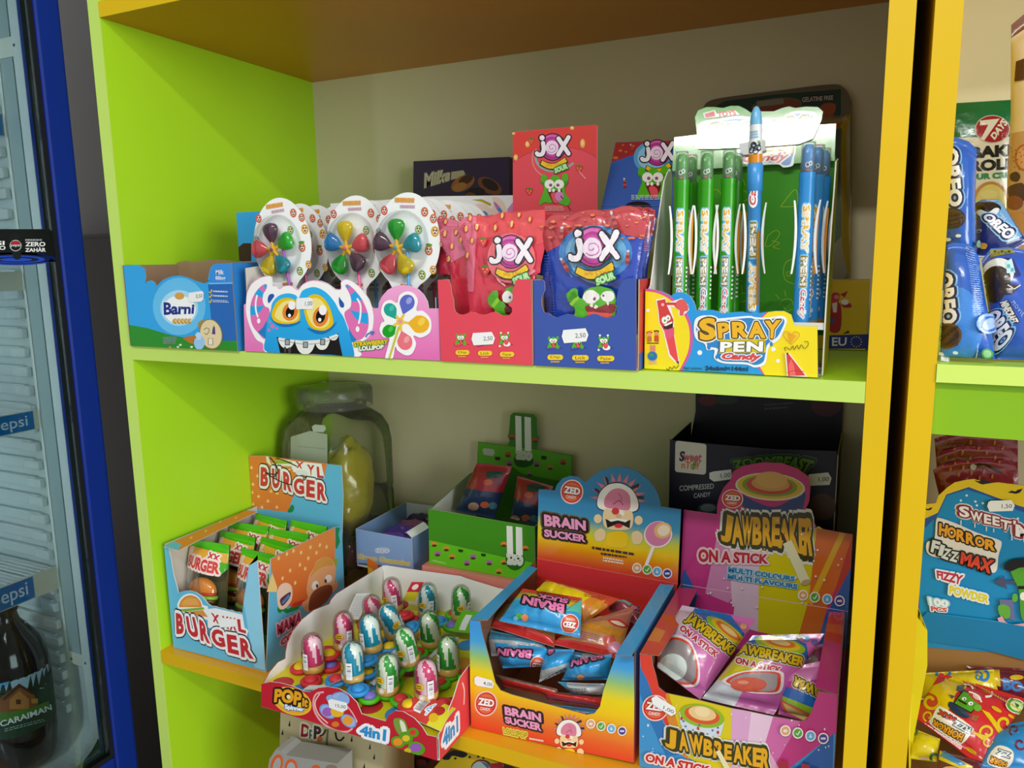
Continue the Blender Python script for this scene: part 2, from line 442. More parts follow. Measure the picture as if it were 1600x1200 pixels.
for i in range(N):                                                           # cove between liner floor and wall
    a0, a1 = math.pi / 2 * i / N, math.pi / 2 * (i + 1) / N; r = .05
    p = lambda a: (.004 - r + r * math.sin(a), -.622 + r - r * math.cos(a))
    (y0, z0), (y1, z1) = p(a0), p(a1)
    b.add([(-.60, y0, z0), (-.15, y0, z0), (-.15, y1, z1), (-.60, y1, z1)], [(0, 1, 2, 3)], LIN, True)
make('liner_floor', b, PLAST, fr)['label'] = 'pale moulded inner floor'
b = B(); b.box((-.70, -.70, FLOOR), (-.66, .02, .95), '#20252c'); b.box((-.66, .0185, FLOOR), (-.137, .0225, .95), '#10141c')
b.box((-.66, -.70, FLOOR), (-.137, -.696, .95), '#10141c'); b.box((-.66, -.696, FLOOR), (-.14, .0185, -.665), '#10141c'); b.box((-.66, -.696, .92), (-.10, .0185, .95), BLUE)
make('cabinet_body', b, PAINT, fr)['label'] = 'dark cabinet shell'
b = B(); b.box((-.1965, -.0012, -.468), (-.171, .0035, .60), '#9fb0b2'); b.box((-.1985, -.003, -.487), (-.150, .0035, -.468), '#d9d9cc', .001); b.box((-.1985, -.003, .375), (-.152, .0035, .40), '#d9dcd2', .001)
for x in (-.19, -.158):
    b.sphere((x, -.003, -.478), .0022, '#50565a', 10, 6)
b.sphere((-.160, -.003, .388), .0024, '#50565a', 10, 6)
make('shelf_rail', b, PLAST, fr)['label'] = 'slotted grey shelf rail'
def fridge_shelf(z, h, strip, endcap=True):
    b = B()
    for i in range(11):
        y = -.012 - i * .05; b.tube([(-.58, y, z), (-.2035, y, z)], .0017, '#dfe5e6', 6)
    for x in (-.215, -.30, -.40, -.50, -.58): b.tube([(x, -.66, z - .003), (x, -.004, z - .003)], .0024, '#dfe5e6', 6)
    for i in range(34): b.tube([(-.36, -.008 - i * .008, z + .001), (-.205, -.008 - i * .008, z + .001)], .0011, '#dfe5e6', 5)
    o = make('wire_shelf', b, PAINT, fr); o['label'] = 'white wire shelf'
    b = B(); b.box((-.2015, -.66, z - h + .003), (-.198, -.0045, z + .003), '#d8d2b8'); a = Art(lambda p, q: (Vector((-.198, p, q)), Vector((1, 0, 0))), b)
    strip(a, z + .003, z + .003 - h)
    make('price_rail', b, PLAST, o)['label'] = 'printed price rail'
def pepsi(y0, y1):
    def f(a, zt, zb):
        a.poly([(-.65, zb + .001), (y1, zb + .001), (y1, zt - .001), (-.65, zt - .001)], '#1673b4')
        a.text('pepsi', [(y0, zt - .006), (y0 + .049, zt - .006), (y0 + .049, zb + .003), (y0, zb + .003)], [(0, '#dfe9ee')], bold=.005)
    return f
fridge_shelf(-.100, .028, pepsi(-.070, -.012))
fridge_shelf(-.336, .034, pepsi(-.098, -.040))
fridge_shelf(.303, .030, lambda a, zt, zb: a.poly([(-.65, zb + .001), (-.006, zb + .001), (-.006, zt - .001), (-.65, zt - .001)], '#1673b4'))
fridge_shelf(.094, .026, lambda a, zt, zb: a.poly([(-.65, zb + .001), (-.045, zb + .001), (-.045, zt - .001), (-.65, zt - .001)], '#d9d4b4'))
# sticker on the glass
b = B(); a = Art(PX(-.1035), b, z=(0, 300, 4), lay=0)
a.panel([(-200, 232), (310, 232), (334, 252), (350, 430), (338, 438), (-200, 445)], '#0a0c12', '#0a0c12', .0004)
a.ell(100, 418, 248, 40, '#1d3fae'); a.ell(100, 420, 215, 31, '#0b1742'); a.ell(100, 421, 180, 24, '#2149bd'); a.ell(100, 422, 145, 18, '#0b1742'); a.ell(100, 423, 100, 11, '#2149bd')
a.blob([(72, 268), (96, 262), (118, 270), (128, 305), (132, 350), (128, 415), (86, 415), (70, 350), (62, 305)], '#10141c')
a.ell(97, 335, 37, 35, '#c9d2d6'); a.ell(97, 335, 33, 31, '#10141c'); a.ell(97, 318, 30, 13, '#b0222c'); a.text('pepsi', [(68, 325), (126, 325), (126, 345), (68, 345)], [(0, '#e8edef')], bold=.01)
a.text('ZERO', [(157, 312), (283, 312), (283, 340), (157, 340)], [(0, '#f2f4f5')], bold=.03)
a.text('ZAHÀR', [(157, 345), (286, 343), (286, 374), (157, 374)], [(0, '#f2f4f5')], bold=.03)
a.text('PSI', [(-60, 306), (28, 306), (28, 332), (-60, 332)], [(0, '#f2f4f5')], bold=.03); a.text('ZERO', [(-95, 336), (34, 336), (34, 362), (-95, 362)], [(0, '#f2f4f5')], bold=.03)
a.greek([(157, 292), (283, 292), (283, 306), (157, 306)], 1, '#aab2b8', .7)
make('door_sticker', b, CARD, fr)['label'] = 'black and blue advert sticker reading ZERO ZAHAR'

# bottle standing in the fridge
bx, by, bz, br = -.236, -.062, -.6195, .0475
bo = thing('drink_bottle', 'large dark brown plastic drink bottle with mountain cabin label inside the fridge', 'bottle', (bx, by, bz))
prof = [(0, .004), (.028, .0), (.040, .004), (.045, .018), (br, .045), (br, .062), (br - .001, .064), (br - .001, .132), (br, .134), (br, .150), (.045, .168), (.038, .188), (.027, .206), (.017, .220), (.0145, .230), (.0145, .246)]
make('bottle_body', B().lathe(prof, (bx, by, bz), '#1a0d09', 36), mat('dark_cola', .1, .6, coat=.4), bo)['label'] = 'dark brown bottle body'
make('cap', B().lathe([(.0165, .236), (.0165, .254), (.015, .256), (0, .256)], (bx, by, bz), '#14181c', 24), PLAST, bo)
sk = B().lathe([(br + .0003, .064), (br + .0003, .132)], (bx, by, bz), '#23402a', 48)
bv = B().lathe([(br + .0003, .05), (br + .0003, .15)], (bx, by, bz), '#fff', 96).bvh()
def on_mesh(bvh, fb=None):
    def f(px, py):
        d = ray(px, py).normalized(); h = bvh.ray_cast(CAM, d)
        if h[0] is None: return None, None
        n = h[1] if h[1].dot(d) < 0 else -h[1]
        return h[0], n
    f.hug = 1
    return f
a = Art(on_mesh(bv, PX(bx + br)), sk, z=(0, 900, 4), maxpx=5, lay=2)
a.poly([(-60, 640), (60, 610), (180, 585), (300, 530), (300, 610), (280, 700), (160, 720), (-60, 740)], '#a9c4d4')
a.poly([(-60, 640), (20, 628), (70, 645), (40, 690), (-60, 730)], '#5aa0d0')
for q in ((20, 700, 60), (60, 690, 70), (190, 660, 120), (225, 640, 130), (262, 620, 130), (288, 600, 120)):
    a.poly([(q[0] - 24, q[1] + q[2] * .6), (q[0], q[1] - 40), (q[0] + 24, q[1] + q[2] * .6)], '#1e3324')
a.poly([(-20, 780), (120, 670), (215, 745), (250, 850), (60, 860), (-10, 850)], '#8a5227'); a.poly([(10, 770), (118, 672), (225, 735), (205, 740), (122, 695), (30, 775)], '#4a2a16')
a.poly([(60, 770), (120, 715), (180, 770), (180, 830), (60, 830)], '#b5773a'); a.rect(100, 770, 130, 800, '#4a2a16'); a.rect(195, 765, 235, 795, '#c8883f')
a.poly([(-60, 850), (60, 850), (200, 820), (300, 780), (310, 830), (100, 900), (-60, 920)], '#4d7d2a')
a.text('CARAIMAN', [(0, 905), (315, 800), (322, 835), (5, 942)], [(0, '#f0f2ee')], bold=.02, bend=-.12)
a.greek([(30, 950), (300, 880), (300, 905), (30, 975)], 2, '#9fb0a4')
make('label_band', sk, CARD, bo)['label'] = 'label with wooden cabin and white lettering'
a = Art(on_mesh(B().lathe(prof, (bx, by, bz), '#fff', 64).bvh(), PX(bx + br)), z=(0, 900, 4), maxpx=4, lay=3)
a.poly([(147, 262), (200, 240), (216, 250), (216, 270), (160, 298), (148, 290)], '#e4e6e4')
make('price_sticker', a.b, MATTE, bo)

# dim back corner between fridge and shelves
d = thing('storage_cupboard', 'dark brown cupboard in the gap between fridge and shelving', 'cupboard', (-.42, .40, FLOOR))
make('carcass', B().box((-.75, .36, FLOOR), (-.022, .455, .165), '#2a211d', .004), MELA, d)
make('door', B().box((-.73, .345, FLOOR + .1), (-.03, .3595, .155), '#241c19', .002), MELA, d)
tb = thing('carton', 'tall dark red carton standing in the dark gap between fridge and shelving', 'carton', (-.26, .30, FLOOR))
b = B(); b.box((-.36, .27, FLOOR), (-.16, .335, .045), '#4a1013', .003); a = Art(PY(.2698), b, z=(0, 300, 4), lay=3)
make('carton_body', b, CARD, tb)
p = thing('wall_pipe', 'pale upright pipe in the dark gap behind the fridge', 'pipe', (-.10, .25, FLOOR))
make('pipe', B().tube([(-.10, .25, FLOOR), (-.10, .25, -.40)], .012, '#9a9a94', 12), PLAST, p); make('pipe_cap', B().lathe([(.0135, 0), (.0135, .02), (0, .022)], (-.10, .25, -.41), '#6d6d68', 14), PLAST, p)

# ================================================================== shared builders for packaging
def clampx(mapf, lo=None, hi=None, zlim=None, zmin=None, ymin=None):
    def f(px, py):
        P, n = mapf(px, py); P = P.copy()
        if zmin is not None and P.z < zmin: P.z = zmin
        if ymin is not None and P.y < ymin: P.y = ymin
        if zlim is None or P.z < zlim:
            if lo is not None and P.x < lo: P.x = lo
            if hi is not None and P.x > hi: P.x = hi
        return P, n
    return f
def carton_walls(root, x0, x1, y0, y1, z0, zl, out, inn, zr=None, back=None, t=.0012, left=True, right=True, mtl=None, zf=None):
    """sides, base and plain back of an open carton; zl, zr: list of (y, z) along the top edge or a height"""
    mtl = mtl or CARD; z0 = z0 + .0006
    def side(x, top, sg):
        pts = [(y0 + .0014, z0)] + ([(y0 + .0014, top), (y1, top)] if not isinstance(top, list) else top) + [(y1, z0)]
        a = Art(WX(x, sg)); a.panel(pts, out if sg == 1 and x > (x0 + x1) / 2 or sg == -1 else inn, inn, t, raw=True, edge='#b8a58a')
        return make('side_panel', a.b, mtl, root)
    if left: side(x0, zl, -1)
    r = side(x1, zr if zr is not None else zl, 1) if right else None
    make('base_panel', B().box((x0 + t, y0 + .0014, z0), (x1 - t, y1, z0 + t), inn), mtl, root)
    if back is not None: make('back_panel', B().box((x0 + t, y1 - t, z0 + t), (x1 - t, y1, back), inn), mtl, root)
    return r
def lerp2(pts, t):
    n = len(pts) - 1; k = min(n - 1, int(t * n)); f = t * n - k
    a, b = pts[k], pts[k + 1]; return (a[0] + (b[0] - a[0]) * f, a[1] + (b[1] - a[1]) * f)
def bag_mesh(mapf, top, right, bottom, left, hf, hb, col, back, z=(0, 0, 1.0), nu=26, nv=26, seed=0, seal=.07, wr=.0012, wf=55):
    """a filled film bag: front and back skins bulging between flat sealed ends; outline given as four edges"""
    T = lambda p: (z[0] + p[0] / z[2], z[1] + p[1] / z[2])
    top, right, bottom, left = ([T(p) for p in e] for e in (top, right, bottom, left))
    c00, c10, c01, c11 = top[0], top[-1], bottom[0], bottom[-1]
    def px(u, v):
        t, b, l, r = lerp2(top, u), lerp2(bottom, u), lerp2(left, v), lerp2(right, v); o = []
        for k in (0, 1):
            o.append((1 - v) * t[k] + v * b[k] + (1 - u) * l[k] + u * r[k] - ((1 - u) * (1 - v) * c00[k] + u * (1 - v) * c10[k] + (1 - u) * v * c01[k] + u * v * c11[k]))
        return o
    def sh(u, v):
        vv = min(1, max(0, (v - seal) / (1 - 2 * seal)))
        return (4 * u * (1 - u)) ** .55 * (4 * vv * (1 - vv)) ** .5
    def skin(sg, h):
        def fn(u, v):
            P, n = mapf(*px(u, v)); s = sh(u, v); e = min(1, 6 * min(u, 1 - u, v + .02, 1.02 - v))
            w = noise.noise(Vector((P.x * wf + seed * 7.3, P.z * wf, P.y * wf + sg))) * wr * e + noise.noise(Vector((P.x * wf * 3 + seed, P.z * wf * 1.2, 3.1))) * wr * .5 * e
            return P + n * sg * (h * s + .0004 + abs(w) * .8 * (1 if sg > 0 else .3) + (w * .2 if sg > 0 else 0))
        return fn
    b = B(); b.grid(skin(1, hf), nu, nv, col); b.tri(); f = b.bvh()
    b.grid(skin(-1, hb), max(6, nu // 2), max(6, nv // 2), back, flip=True)
    return b, f
def serr(p0, p1, n, d):
    """serrated edge from p0 to p1"""
    a, b = Vector(p0), Vector(p1); w = (b - a).normalized(); nn = Vector((w.y, -w.x)); o = [tuple(a)]
    for i in range(n):
        o.append(tuple(a.lerp(b, (i + .5) / n) + nn * d)); o.append(tuple(a.lerp(b, (i + 1) / n)))
    return o
def dots(a, pts, rx, ry, col, rot=0):
    for p in pts: a.ell(p[0], p[1], rx, ry, col, rot, 12)

# ================================================================== MIDDLE SHELF
# ---- small blue cake carton at the left end
def cake_carton_walls(root, x0, x1, y0, y1, z0, h): carton_walls(root, x0, x1, y0, y1, z0, h, '#2f86cf', '#9a7f64', zr=h + .001)
SKY, NAVYB = '#35a5e6', '#2a69b8'
bx = thing('candy_carton', 'torn-open sky blue cake carton with white milk panel and grass at the left end', 'carton', (.10, .04, 0))
MB = clampx(PY(-.004), .0016, .1874, zmin=.0006)
a = Art(MB, z=(180, 300, 4))
a.panel([(100, 970), (52, 460), (145, 455), (185, 480), (192, 540), (185, 575), (198, 560), (225, 552), (248, 565), (256, 590), (300, 548), (350, 528), (400, 522), (450, 532), (500, 555), (555, 572), (578, 560), (588, 500), (600, 470), (620, 450), (745, 445), (772, 460), (782, 1002)], SKY, '#9a7f64', .0012)
a.poly([(98, 950), (86, 830), (200, 850), (330, 890), (480, 920), (640, 930), (780, 930), (781, 1000), (100, 970)], '#2f8f2c')
a.poly([(580, 578), (745, 575), (770, 575), (780, 930), (640, 930), (600, 800), (590, 690)], NAVYB)
a.ell(400, 715, 165, 180, '#66c0f0'); a.ell(400, 725, 118, 112, '#a9dcf6'); a.ell(402, 735, 102, 88, '#f4f8fa')
a.poly([(620, 452), (745, 447), (770, 462), (776, 570), (590, 574), (592, 500)], '#3a8fe0')
a.line([(588, 572), (775, 568)], 5, '#8fd0f8')
a.text('Barni', [(302, 688), (498, 700), (492, 762), (304, 770)], [(.05, '#f4f8fa'), (0, '#1f3488')], bold=.04)
for i in range(5): a.ell(370 + i * 23, 800, 15, 8, '#d9b25c', -35); a.ell(372 + i * 23, 815, 14, 7, '#c9993c', 35)
a.ell(403, 650, 30, 22, '#d7a24c')
a.text('Milk', [(630, 487), (680, 487), (680, 515), (630, 515)], [(0, '#f2f6fa')], bold=.02)
a.text('filling', [(628, 525), (690, 525), (690, 556), (628, 556)], [(0, '#f2f6fa')], bold=.02)
for i, yy in enumerate((622, 650, 682)):
    a.line([(588, yy), (595, yy + 12), (606, yy - 12)], 7, '#f0c92e'); a.greek([(612, yy - 10), (715, yy - 6), (715, yy + 12), (612, yy + 8)], 1 + (i == 2), '#cfe0f4', .5)
a.ell(548, 830, 28, 30, '#a98a3e', 30); a.ell(600, 888, 72, 96, '#8f7d4e', -12); a.ell(600, 888, 66, 90, '#e3d3a6', -12)
a.curve([(556, 862), (572, 850), (590, 860), (576, 890), (560, 880)], 4, '#6b5a48'); a.poly([(612, 850), (620, 832), (626, 850), (628, 890), (606, 888)], '#5b3f86'); a.rect(584, 915, 612, 955, '#efe6cc'); a.line([(584, 915), (612, 915), (612, 955), (584, 955)], 4, '#6b5a48', True)
a.ell(528, 940, 34, 46, '#9cc9ee'); a.ell(522, 900, 20, 24, '#b8dbf4'); a.poly([(425, 918), (440, 905), (500, 895), (512, 910), (490, 925), (495, 950), (470, 945)], '#b9772a')
a.greek([(302, 905), (396, 902), (398, 948), (302, 952)], 6, '#8fa0a8', .5)
for p, c in (((345, 970), '#d98a7a'), ((395, 968), '#cfe0d0'), ((410, 955), '#e6efe0'), ((480, 968), '#e6efe0')): a.ell(*p, 9, 6, c)
make('front_panel', a.b, CARD, bx)
sticker(a, [(462, 630), (545, 618), (556, 630), (553, 672), (540, 685), (470, 690), (458, 678)], '0,50', bx, tquad=[(508, 640), (548, 636), (548, 662), (508, 668)])
cake_carton_walls(bx, .0016, .1874, -.004, .082, 0, .1035)
A2 = Art(WY(.0822)); A2.panel([(.003, .0012), (.003, .106), (.02, .1085), (.032, .1065), (.06, .109), (.085, .1085), (.11, .106), (.15, .1065), (.186, .1045), (.186, .0012)], '#9a7f64', '#35a5e6', .001, raw=True)
make('back_panel', A2.b, CARD, bx)['label'] = 'bare brown inside of the torn back panel'
# a second sky-blue carton standing behind the display
b2 = thing('candy_carton', 'sky blue carton standing upright behind the pinwheel lollipop display, mostly hidden', 'carton', (.16, .12, 0))
bb = B(); P0 = PY(.10)(369, 332)[0]
bb.box((P0.x, .0995, .0006), (.196, .155, P0.z), '#35a5e6', .001); a = Art(PY(.0993), bb, z=(180, 300, 4), lay=2)
a.poly([(775, 430), (770, 345), (800, 320), (850, 320), (850, 440)], '#3b2414')
make('carton_body', bb, CARD, b2)

# ---- pinwheel lollipop display
lx = thing('lollipop_display', 'pink display carton with a blue horned monster and pinwheel flower printed on it', 'display carton', (.332, .1, 0))
ML = clampx(PY(-.002), zmin=.0006)
a = Art(ML, z=(380, 420, 8.573))
def z2(p): return list(((530 + q[0] / 8.571 - 380) * 8.573, (430 + q[1] / 8.571 - 420) * 8.573) for q in p)
out = [(22, 1112), (8, 480), (35, 470), (45, 330), (100, 200), (200, 120), (330, 90), (380, 110), (390, 220), (440, 225), (485, 265), (540, 230), (600, 220), (660, 232), (735, 278), (790, 210), (860, 168), (940, 150), (1040, 160), (1130, 195), (1230, 270)]
out += z2([(15, 190), (25, 150), (18, 100), (45, 60), (85, 52), (150, 72), (250, 140), (340, 240), (400, 330), (430, 420), (445, 443), (522, 440), (530, 370), (575, 280), (650, 195), (750, 145), (850, 130), (960, 145), (1060, 190), (1130, 260), (1180, 350), (1195, 445), (1333, 445), (1352, 1160)])
PINK = '#e98ac4'
a.panel(out, lambda x, y: mixc('#f0a6d6', '#e46fb6', min(1, max(0, (y - 450) / 110))), '#e9e9ea', .0012)
WHT = '#f7f8f8'
a.blob([(300, 1120), (265, 1000), (180, 950), (100, 800), (45, 620), (40, 460), (55, 330), (110, 215), (210, 135), (330, 100), (378, 118), (390, 225), (440, 235), (485, 275), (540, 240), (600, 230), (660, 242), (735, 290), (800, 215), (940, 162), (1130, 205), (1230, 280)] + z2([(20, 195), (30, 160), (25, 100), (85, 60), (160, 80), (260, 155), (350, 260), (410, 360), (450, 480), (460, 600), (440, 740), (390, 830), (330, 880), (260, 960), (265, 1100)]) + [(1000, 1150), (600, 1130)], WHT, 3)
def stripes(H, cols):
    for q, c in zip(H, cols): a.poly(q, c)
# left horn
a.blob([(290, 205), (225, 245), (150, 340), (100, 470), (95, 620), (120, 750), (190, 850), (300, 940), (350, 700), (350, 540), (290, 500), (262, 430), (265, 350), (310, 270), (318, 220)], '#e272b4', 4)
a.poly([(275, 215), (318, 208), (315, 245), (290, 290)], '#22a6e8'); a.poly([(205, 262), (270, 320), (262, 388), (150, 352)], '#22a6e8'); a.poly([(96, 495), (190, 505), (285, 488), (240, 560), (170, 615), (97, 625)], '#22a6e8')
a.poly([(195, 848), (260, 790), (320, 690), (320, 930), (295, 935)], '#2380c8')
a.curve([(188, 350), (168, 450), (172, 560), (198, 650)], 22, WHT); a.ell(208, 698, 22, 34, WHT)
# right horn
a.blob(z2([(95, 125), (85, 150), (125, 220), (160, 320), (150, 430), (70, 510), (120, 690), (180, 820), (245, 875), (330, 830), (385, 720), (395, 600), (375, 480), (310, 330), (220, 210), (130, 130)]), '#e272b4', 4)
a.poly(z2([(82, 125), (140, 150), (118, 195)]), '#22a6e8'); a.poly(z2([(150, 260), (215, 212), (312, 328), (240, 355), (165, 345)]), '#22a6e8'); a.poly(z2([(140, 458), (250, 495), (385, 505), (392, 655), (300, 635), (230, 590)]), '#22a6e8'); a.poly(z2([(125, 690), (180, 800), (240, 870), (170, 900), (140, 800)]), '#2380c8')
a.curve(z2([(240, 310), (285, 400), (285, 540), (262, 650)]), 24, WHT); a.ell(*z2([(247, 722)])[0], 25, 38, WHT)
# ears in shade blue
a.blob([(345, 460), (330, 410), (350, 350), (400, 335), (418, 365), (395, 400)], '#2456b0', 4); a.blob(z2([(0, 290), (20, 320), (65, 380), (60, 430), (20, 425), (0, 370)]), '#2456b0', 4)
# face
BL = '#22a9ea'
a.poly(a.smooth([(330, 1125), (305, 900), (325, 700), (370, 560), (395, 450), (480, 360), (600, 328), (700, 350), (745, 392), (790, 300), (870, 258), (960, 245), (1060, 280), (1150, 350), (1230, 450)] + z2([(0, 470), (60, 560), (120, 720), (170, 900), (200, 1095), (50, 1095)]) + [(900, 1140)], 4), lambda x, y: mixc('#2db4f0', '#1f9ce0', min(1, max(0, (y - 470) / 80))))
for q, c in (((395, 770, 28), '#e272b4'), ((350, 820, 20), '#e272b4'), ((452, 796, 16), '#e272b4'), ((358, 712, 14), '#e272b4')): a.ell(q[0], q[1], q[2], q[2], c)
# mouth, teeth and braces
a.poly([(450, 905), (600, 925), (800, 945), (1000, 935), (1150, 895), (1275, 850), (1290, 950)] + z2([(0, 860), (48, 1092)]) + [(1180, 1150), (700, 1135), (497, 1130)], '#16110f')
def tooth(cx, y0, w, h, tilt=0):
    a.blob([(cx - w * .5, y0), (cx + w * .5, y0), (cx + w * .46, y0 + h * .6), (cx + w * .2, y0 + h), (cx - w * .2, y0 + h), (cx - w * .46, y0 + h * .6)], '#e8ece6', 5)
tooth(585, 918, 200, 140); tooth(835, 940, 240, 195); tooth(1060, 930, 180, 148); tooth(1210, 880, 120, 75)
a.poly([(440, 880), (600, 905), (800, 925), (1000, 915), (1150, 872), (1285, 830), (1285, 862), (1150, 912), (1000, 952), (800, 962), (600, 942), (445, 912)], '#2aa4e4')
a.curve([(480, 955), (600, 975), (840, 1010), (1070, 985), (1260, 905)], 6, '#565a5c')
for cx, cy in ((595, 982), (838, 1018), (1068, 980)):
    a.rect(cx - 34, cy - 42, cx + 34, cy + 42, '#4a4f52'); a.rect(cx - 22, cy - 30, cx + 22, cy + 30, '#a3a9ab')
a.blob([(556, 1040), (580, 1060), (575, 1115), (555, 1115)], '#4a4446', 4); a.blob([(606, 1060), (640, 1060), (640, 1125), (612, 1130)], '#4a4446', 4)
# eyes
a.blob([(385, 640), (400, 700), (500, 770), (650, 770), (760, 720), (740, 700), (500, 730)], '#1272b8', 4); a.blob([(860, 790), (960, 860), (1080, 870), (1200, 800), (1260, 700), (1200, 760), (1040, 830)], '#1272b8', 4)
a.blob([(385, 620), (410, 520), (470, 430), (560, 390), (660, 400), (740, 450), (765, 560), (755, 690), (650, 735), (520, 735), (420, 700)], '#e9c400', 5)
a.blob([(430, 640), (455, 540), (530, 450), (640, 420), (725, 470), (745, 560), (735, 670), (640, 712), (520, 705)], '#f3e58a', 5)
a.ell(635, 575, 103, 122, '#e5862f', 20); a.ell(632, 580, 56, 80, '#0b0808', 15); a.ell(657, 488, 48, 60, WHT); a.ell(625, 625, 20, 24, WHT)
a.blob([(815, 520), (840, 420), (910, 352), (1000, 345), (1090, 400), (1160, 510), (1205, 650), (1205, 750), (1110, 820), (1000, 822), (910, 780), (850, 680)], '#e9c400', 5)
a.blob([(850, 540), (880, 440), (960, 390), (1050, 420), (1120, 520), (1160, 650), (1150, 740), (1080, 790), (980, 785), (900, 700)], '#f3e58a', 5)
a.ell(1043, 640, 103, 138, '#e5862f', 15); a.ell(1042, 635, 62, 92, '#0b0808', 10); a.ell(1072, 552, 52, 68, WHT); a.ell(1031, 682, 22, 26, WHT)
# printed pinwheel flower
a.zoom(530, 430, 8.571)
a.blob([(620, 1120), (680, 850), (600, 830), (545, 740), (570, 640), (610, 610), (565, 500), (600, 370), (690, 330), (780, 370), (810, 270), (900, 218), (1000, 240), (1060, 340), (1040, 470), (1130, 480), (1230, 590), (1225, 760), (1100, 835), (1000, 810), (1035, 920), (980, 1050), (890, 1070), (790, 1010), (755, 960), (720, 1120)], WHT, 5)
def petal(cx, cy, tx, ty, w, col, hi):
    v = Vector((cx - tx, cy - ty)); n = Vector((-v.y, v.x)).normalized() * w; t = Vector((tx, ty)); c = Vector((cx, cy)); e = c + v.normalized() * w
    L = v.length
    a.poly([tuple(t)] + [(cx + math.cos(q) * v.x / L * w * 1.12 - math.sin(q) * v.y / L * w, cy + math.cos(q) * v.y / L * w * 1.12 + math.sin(q) * v.x / L * w) for q in [math.radians(k) for k in range(-115, 116, 10)]], col)
    a.ell(cx + w * .25, cy - w * .3, w * .35, w * .5, hi, 30)
petal(915, 370, 860, 530, 100, '#5a69c8', '#98a4e4'); petal(690, 465, 770, 590, 84, '#17a596', '#43bfae'); petal(675, 745, 770, 680, 84, '#14a01e', '#43c04a'); petal(1080, 655, 920, 640, 118, '#efb51e', '#f6cf4e'); petal(885, 890, 840, 740, 100, '#ea7480', '#f2a0a8')
for q in ((875, 520), (770, 540), (735, 675), (835, 745), (935, 640)): a.line([(825, 620), q], 34, '#eccb48')
a.ell(825, 620, 52, 55, '#eccb48'); a.ell(825, 618, 28, 32, '#e79aa0'); a.poly([(795, 680), (825, 690), (690, 1120), (665, 1120)], '#c9c832')
a.text('STRAWBERRY', [(200, 893), (662, 860), (660, 918), (205, 960)], [(.09, '#2e8a34'), (0, '#ecc81c')], bold=.05)
a.text('LOLLIPOP', [(272, 952), (605, 930), (600, 985), (278, 1015)], [(.09, '#2e8a34'), (0, '#f4f6f4')], bold=.05)
a.curve([(365, 830), (385, 790), (430, 768)], 18, '#5a72c4'); a.poly([(420, 742), (485, 755), (448, 805)], '#5a72c4')
make('front_panel', a.b, CARD, lx)
a.zoom(380, 420, 8.573)
sticker(a, [(722, 400), (730, 392), (900, 384), (940, 400), (944, 530), (935, 542), (800, 540), (728, 545), (716, 520)], '1,00', lx, tquad=[(838, 440), (935, 432), (935, 498), (838, 505)])
carton_walls(lx, .2045, .4615, -.002, .222, 0, [(-.0006, .060), (.0, .098), (.02, .10), (.06, .066), (.222, .062)], '#34a4e0', '#d8d4cc', zr=[(-.0006, .066), (.222, .066)])
hx = Art(clampx(PY(.2235), hi=.4605, zmin=.0006), z=(640, 230, 7.273))
hx.panel([(-900, 640), (-300, 600), (200, 560), (400, 556), (1195, 546), (1195, 1500), (-900, 1500)], '#f1f3f4', '#e6e6e6', .0012)
hx.poly([(700, 596), (820, 590), (925, 640), (925, 672), (820, 622)], '#b9a61c'); hx.blob([(710, 760), (730, 680), (790, 640), (870, 650), (930, 700), (950, 620), (935, 580), (960, 565), (1020, 580), (1080, 640), (1110, 740), (1110, 900), (720, 900)], '#f0d8cc', 4)
hx.blob([(775, 770), (820, 730), (870, 735), (900, 790), (860, 850), (790, 840)], '#4b93cc', 4); hx.blob([(955, 620), (1000, 650), (1055, 725), (1030, 750), (985, 700)], '#c079b4', 4); hx.poly([(1000, 690), (1030, 690), (1055, 728), (1035, 748), (1010, 735)], '#4b93cc'); hx.poly([(1110, 705), (1195, 600), (1195, 900), (1110, 900)], '#d98ac4')
make('back_panel', hx.b, CARD, lx)['label'] = 'white back card with printed horn'

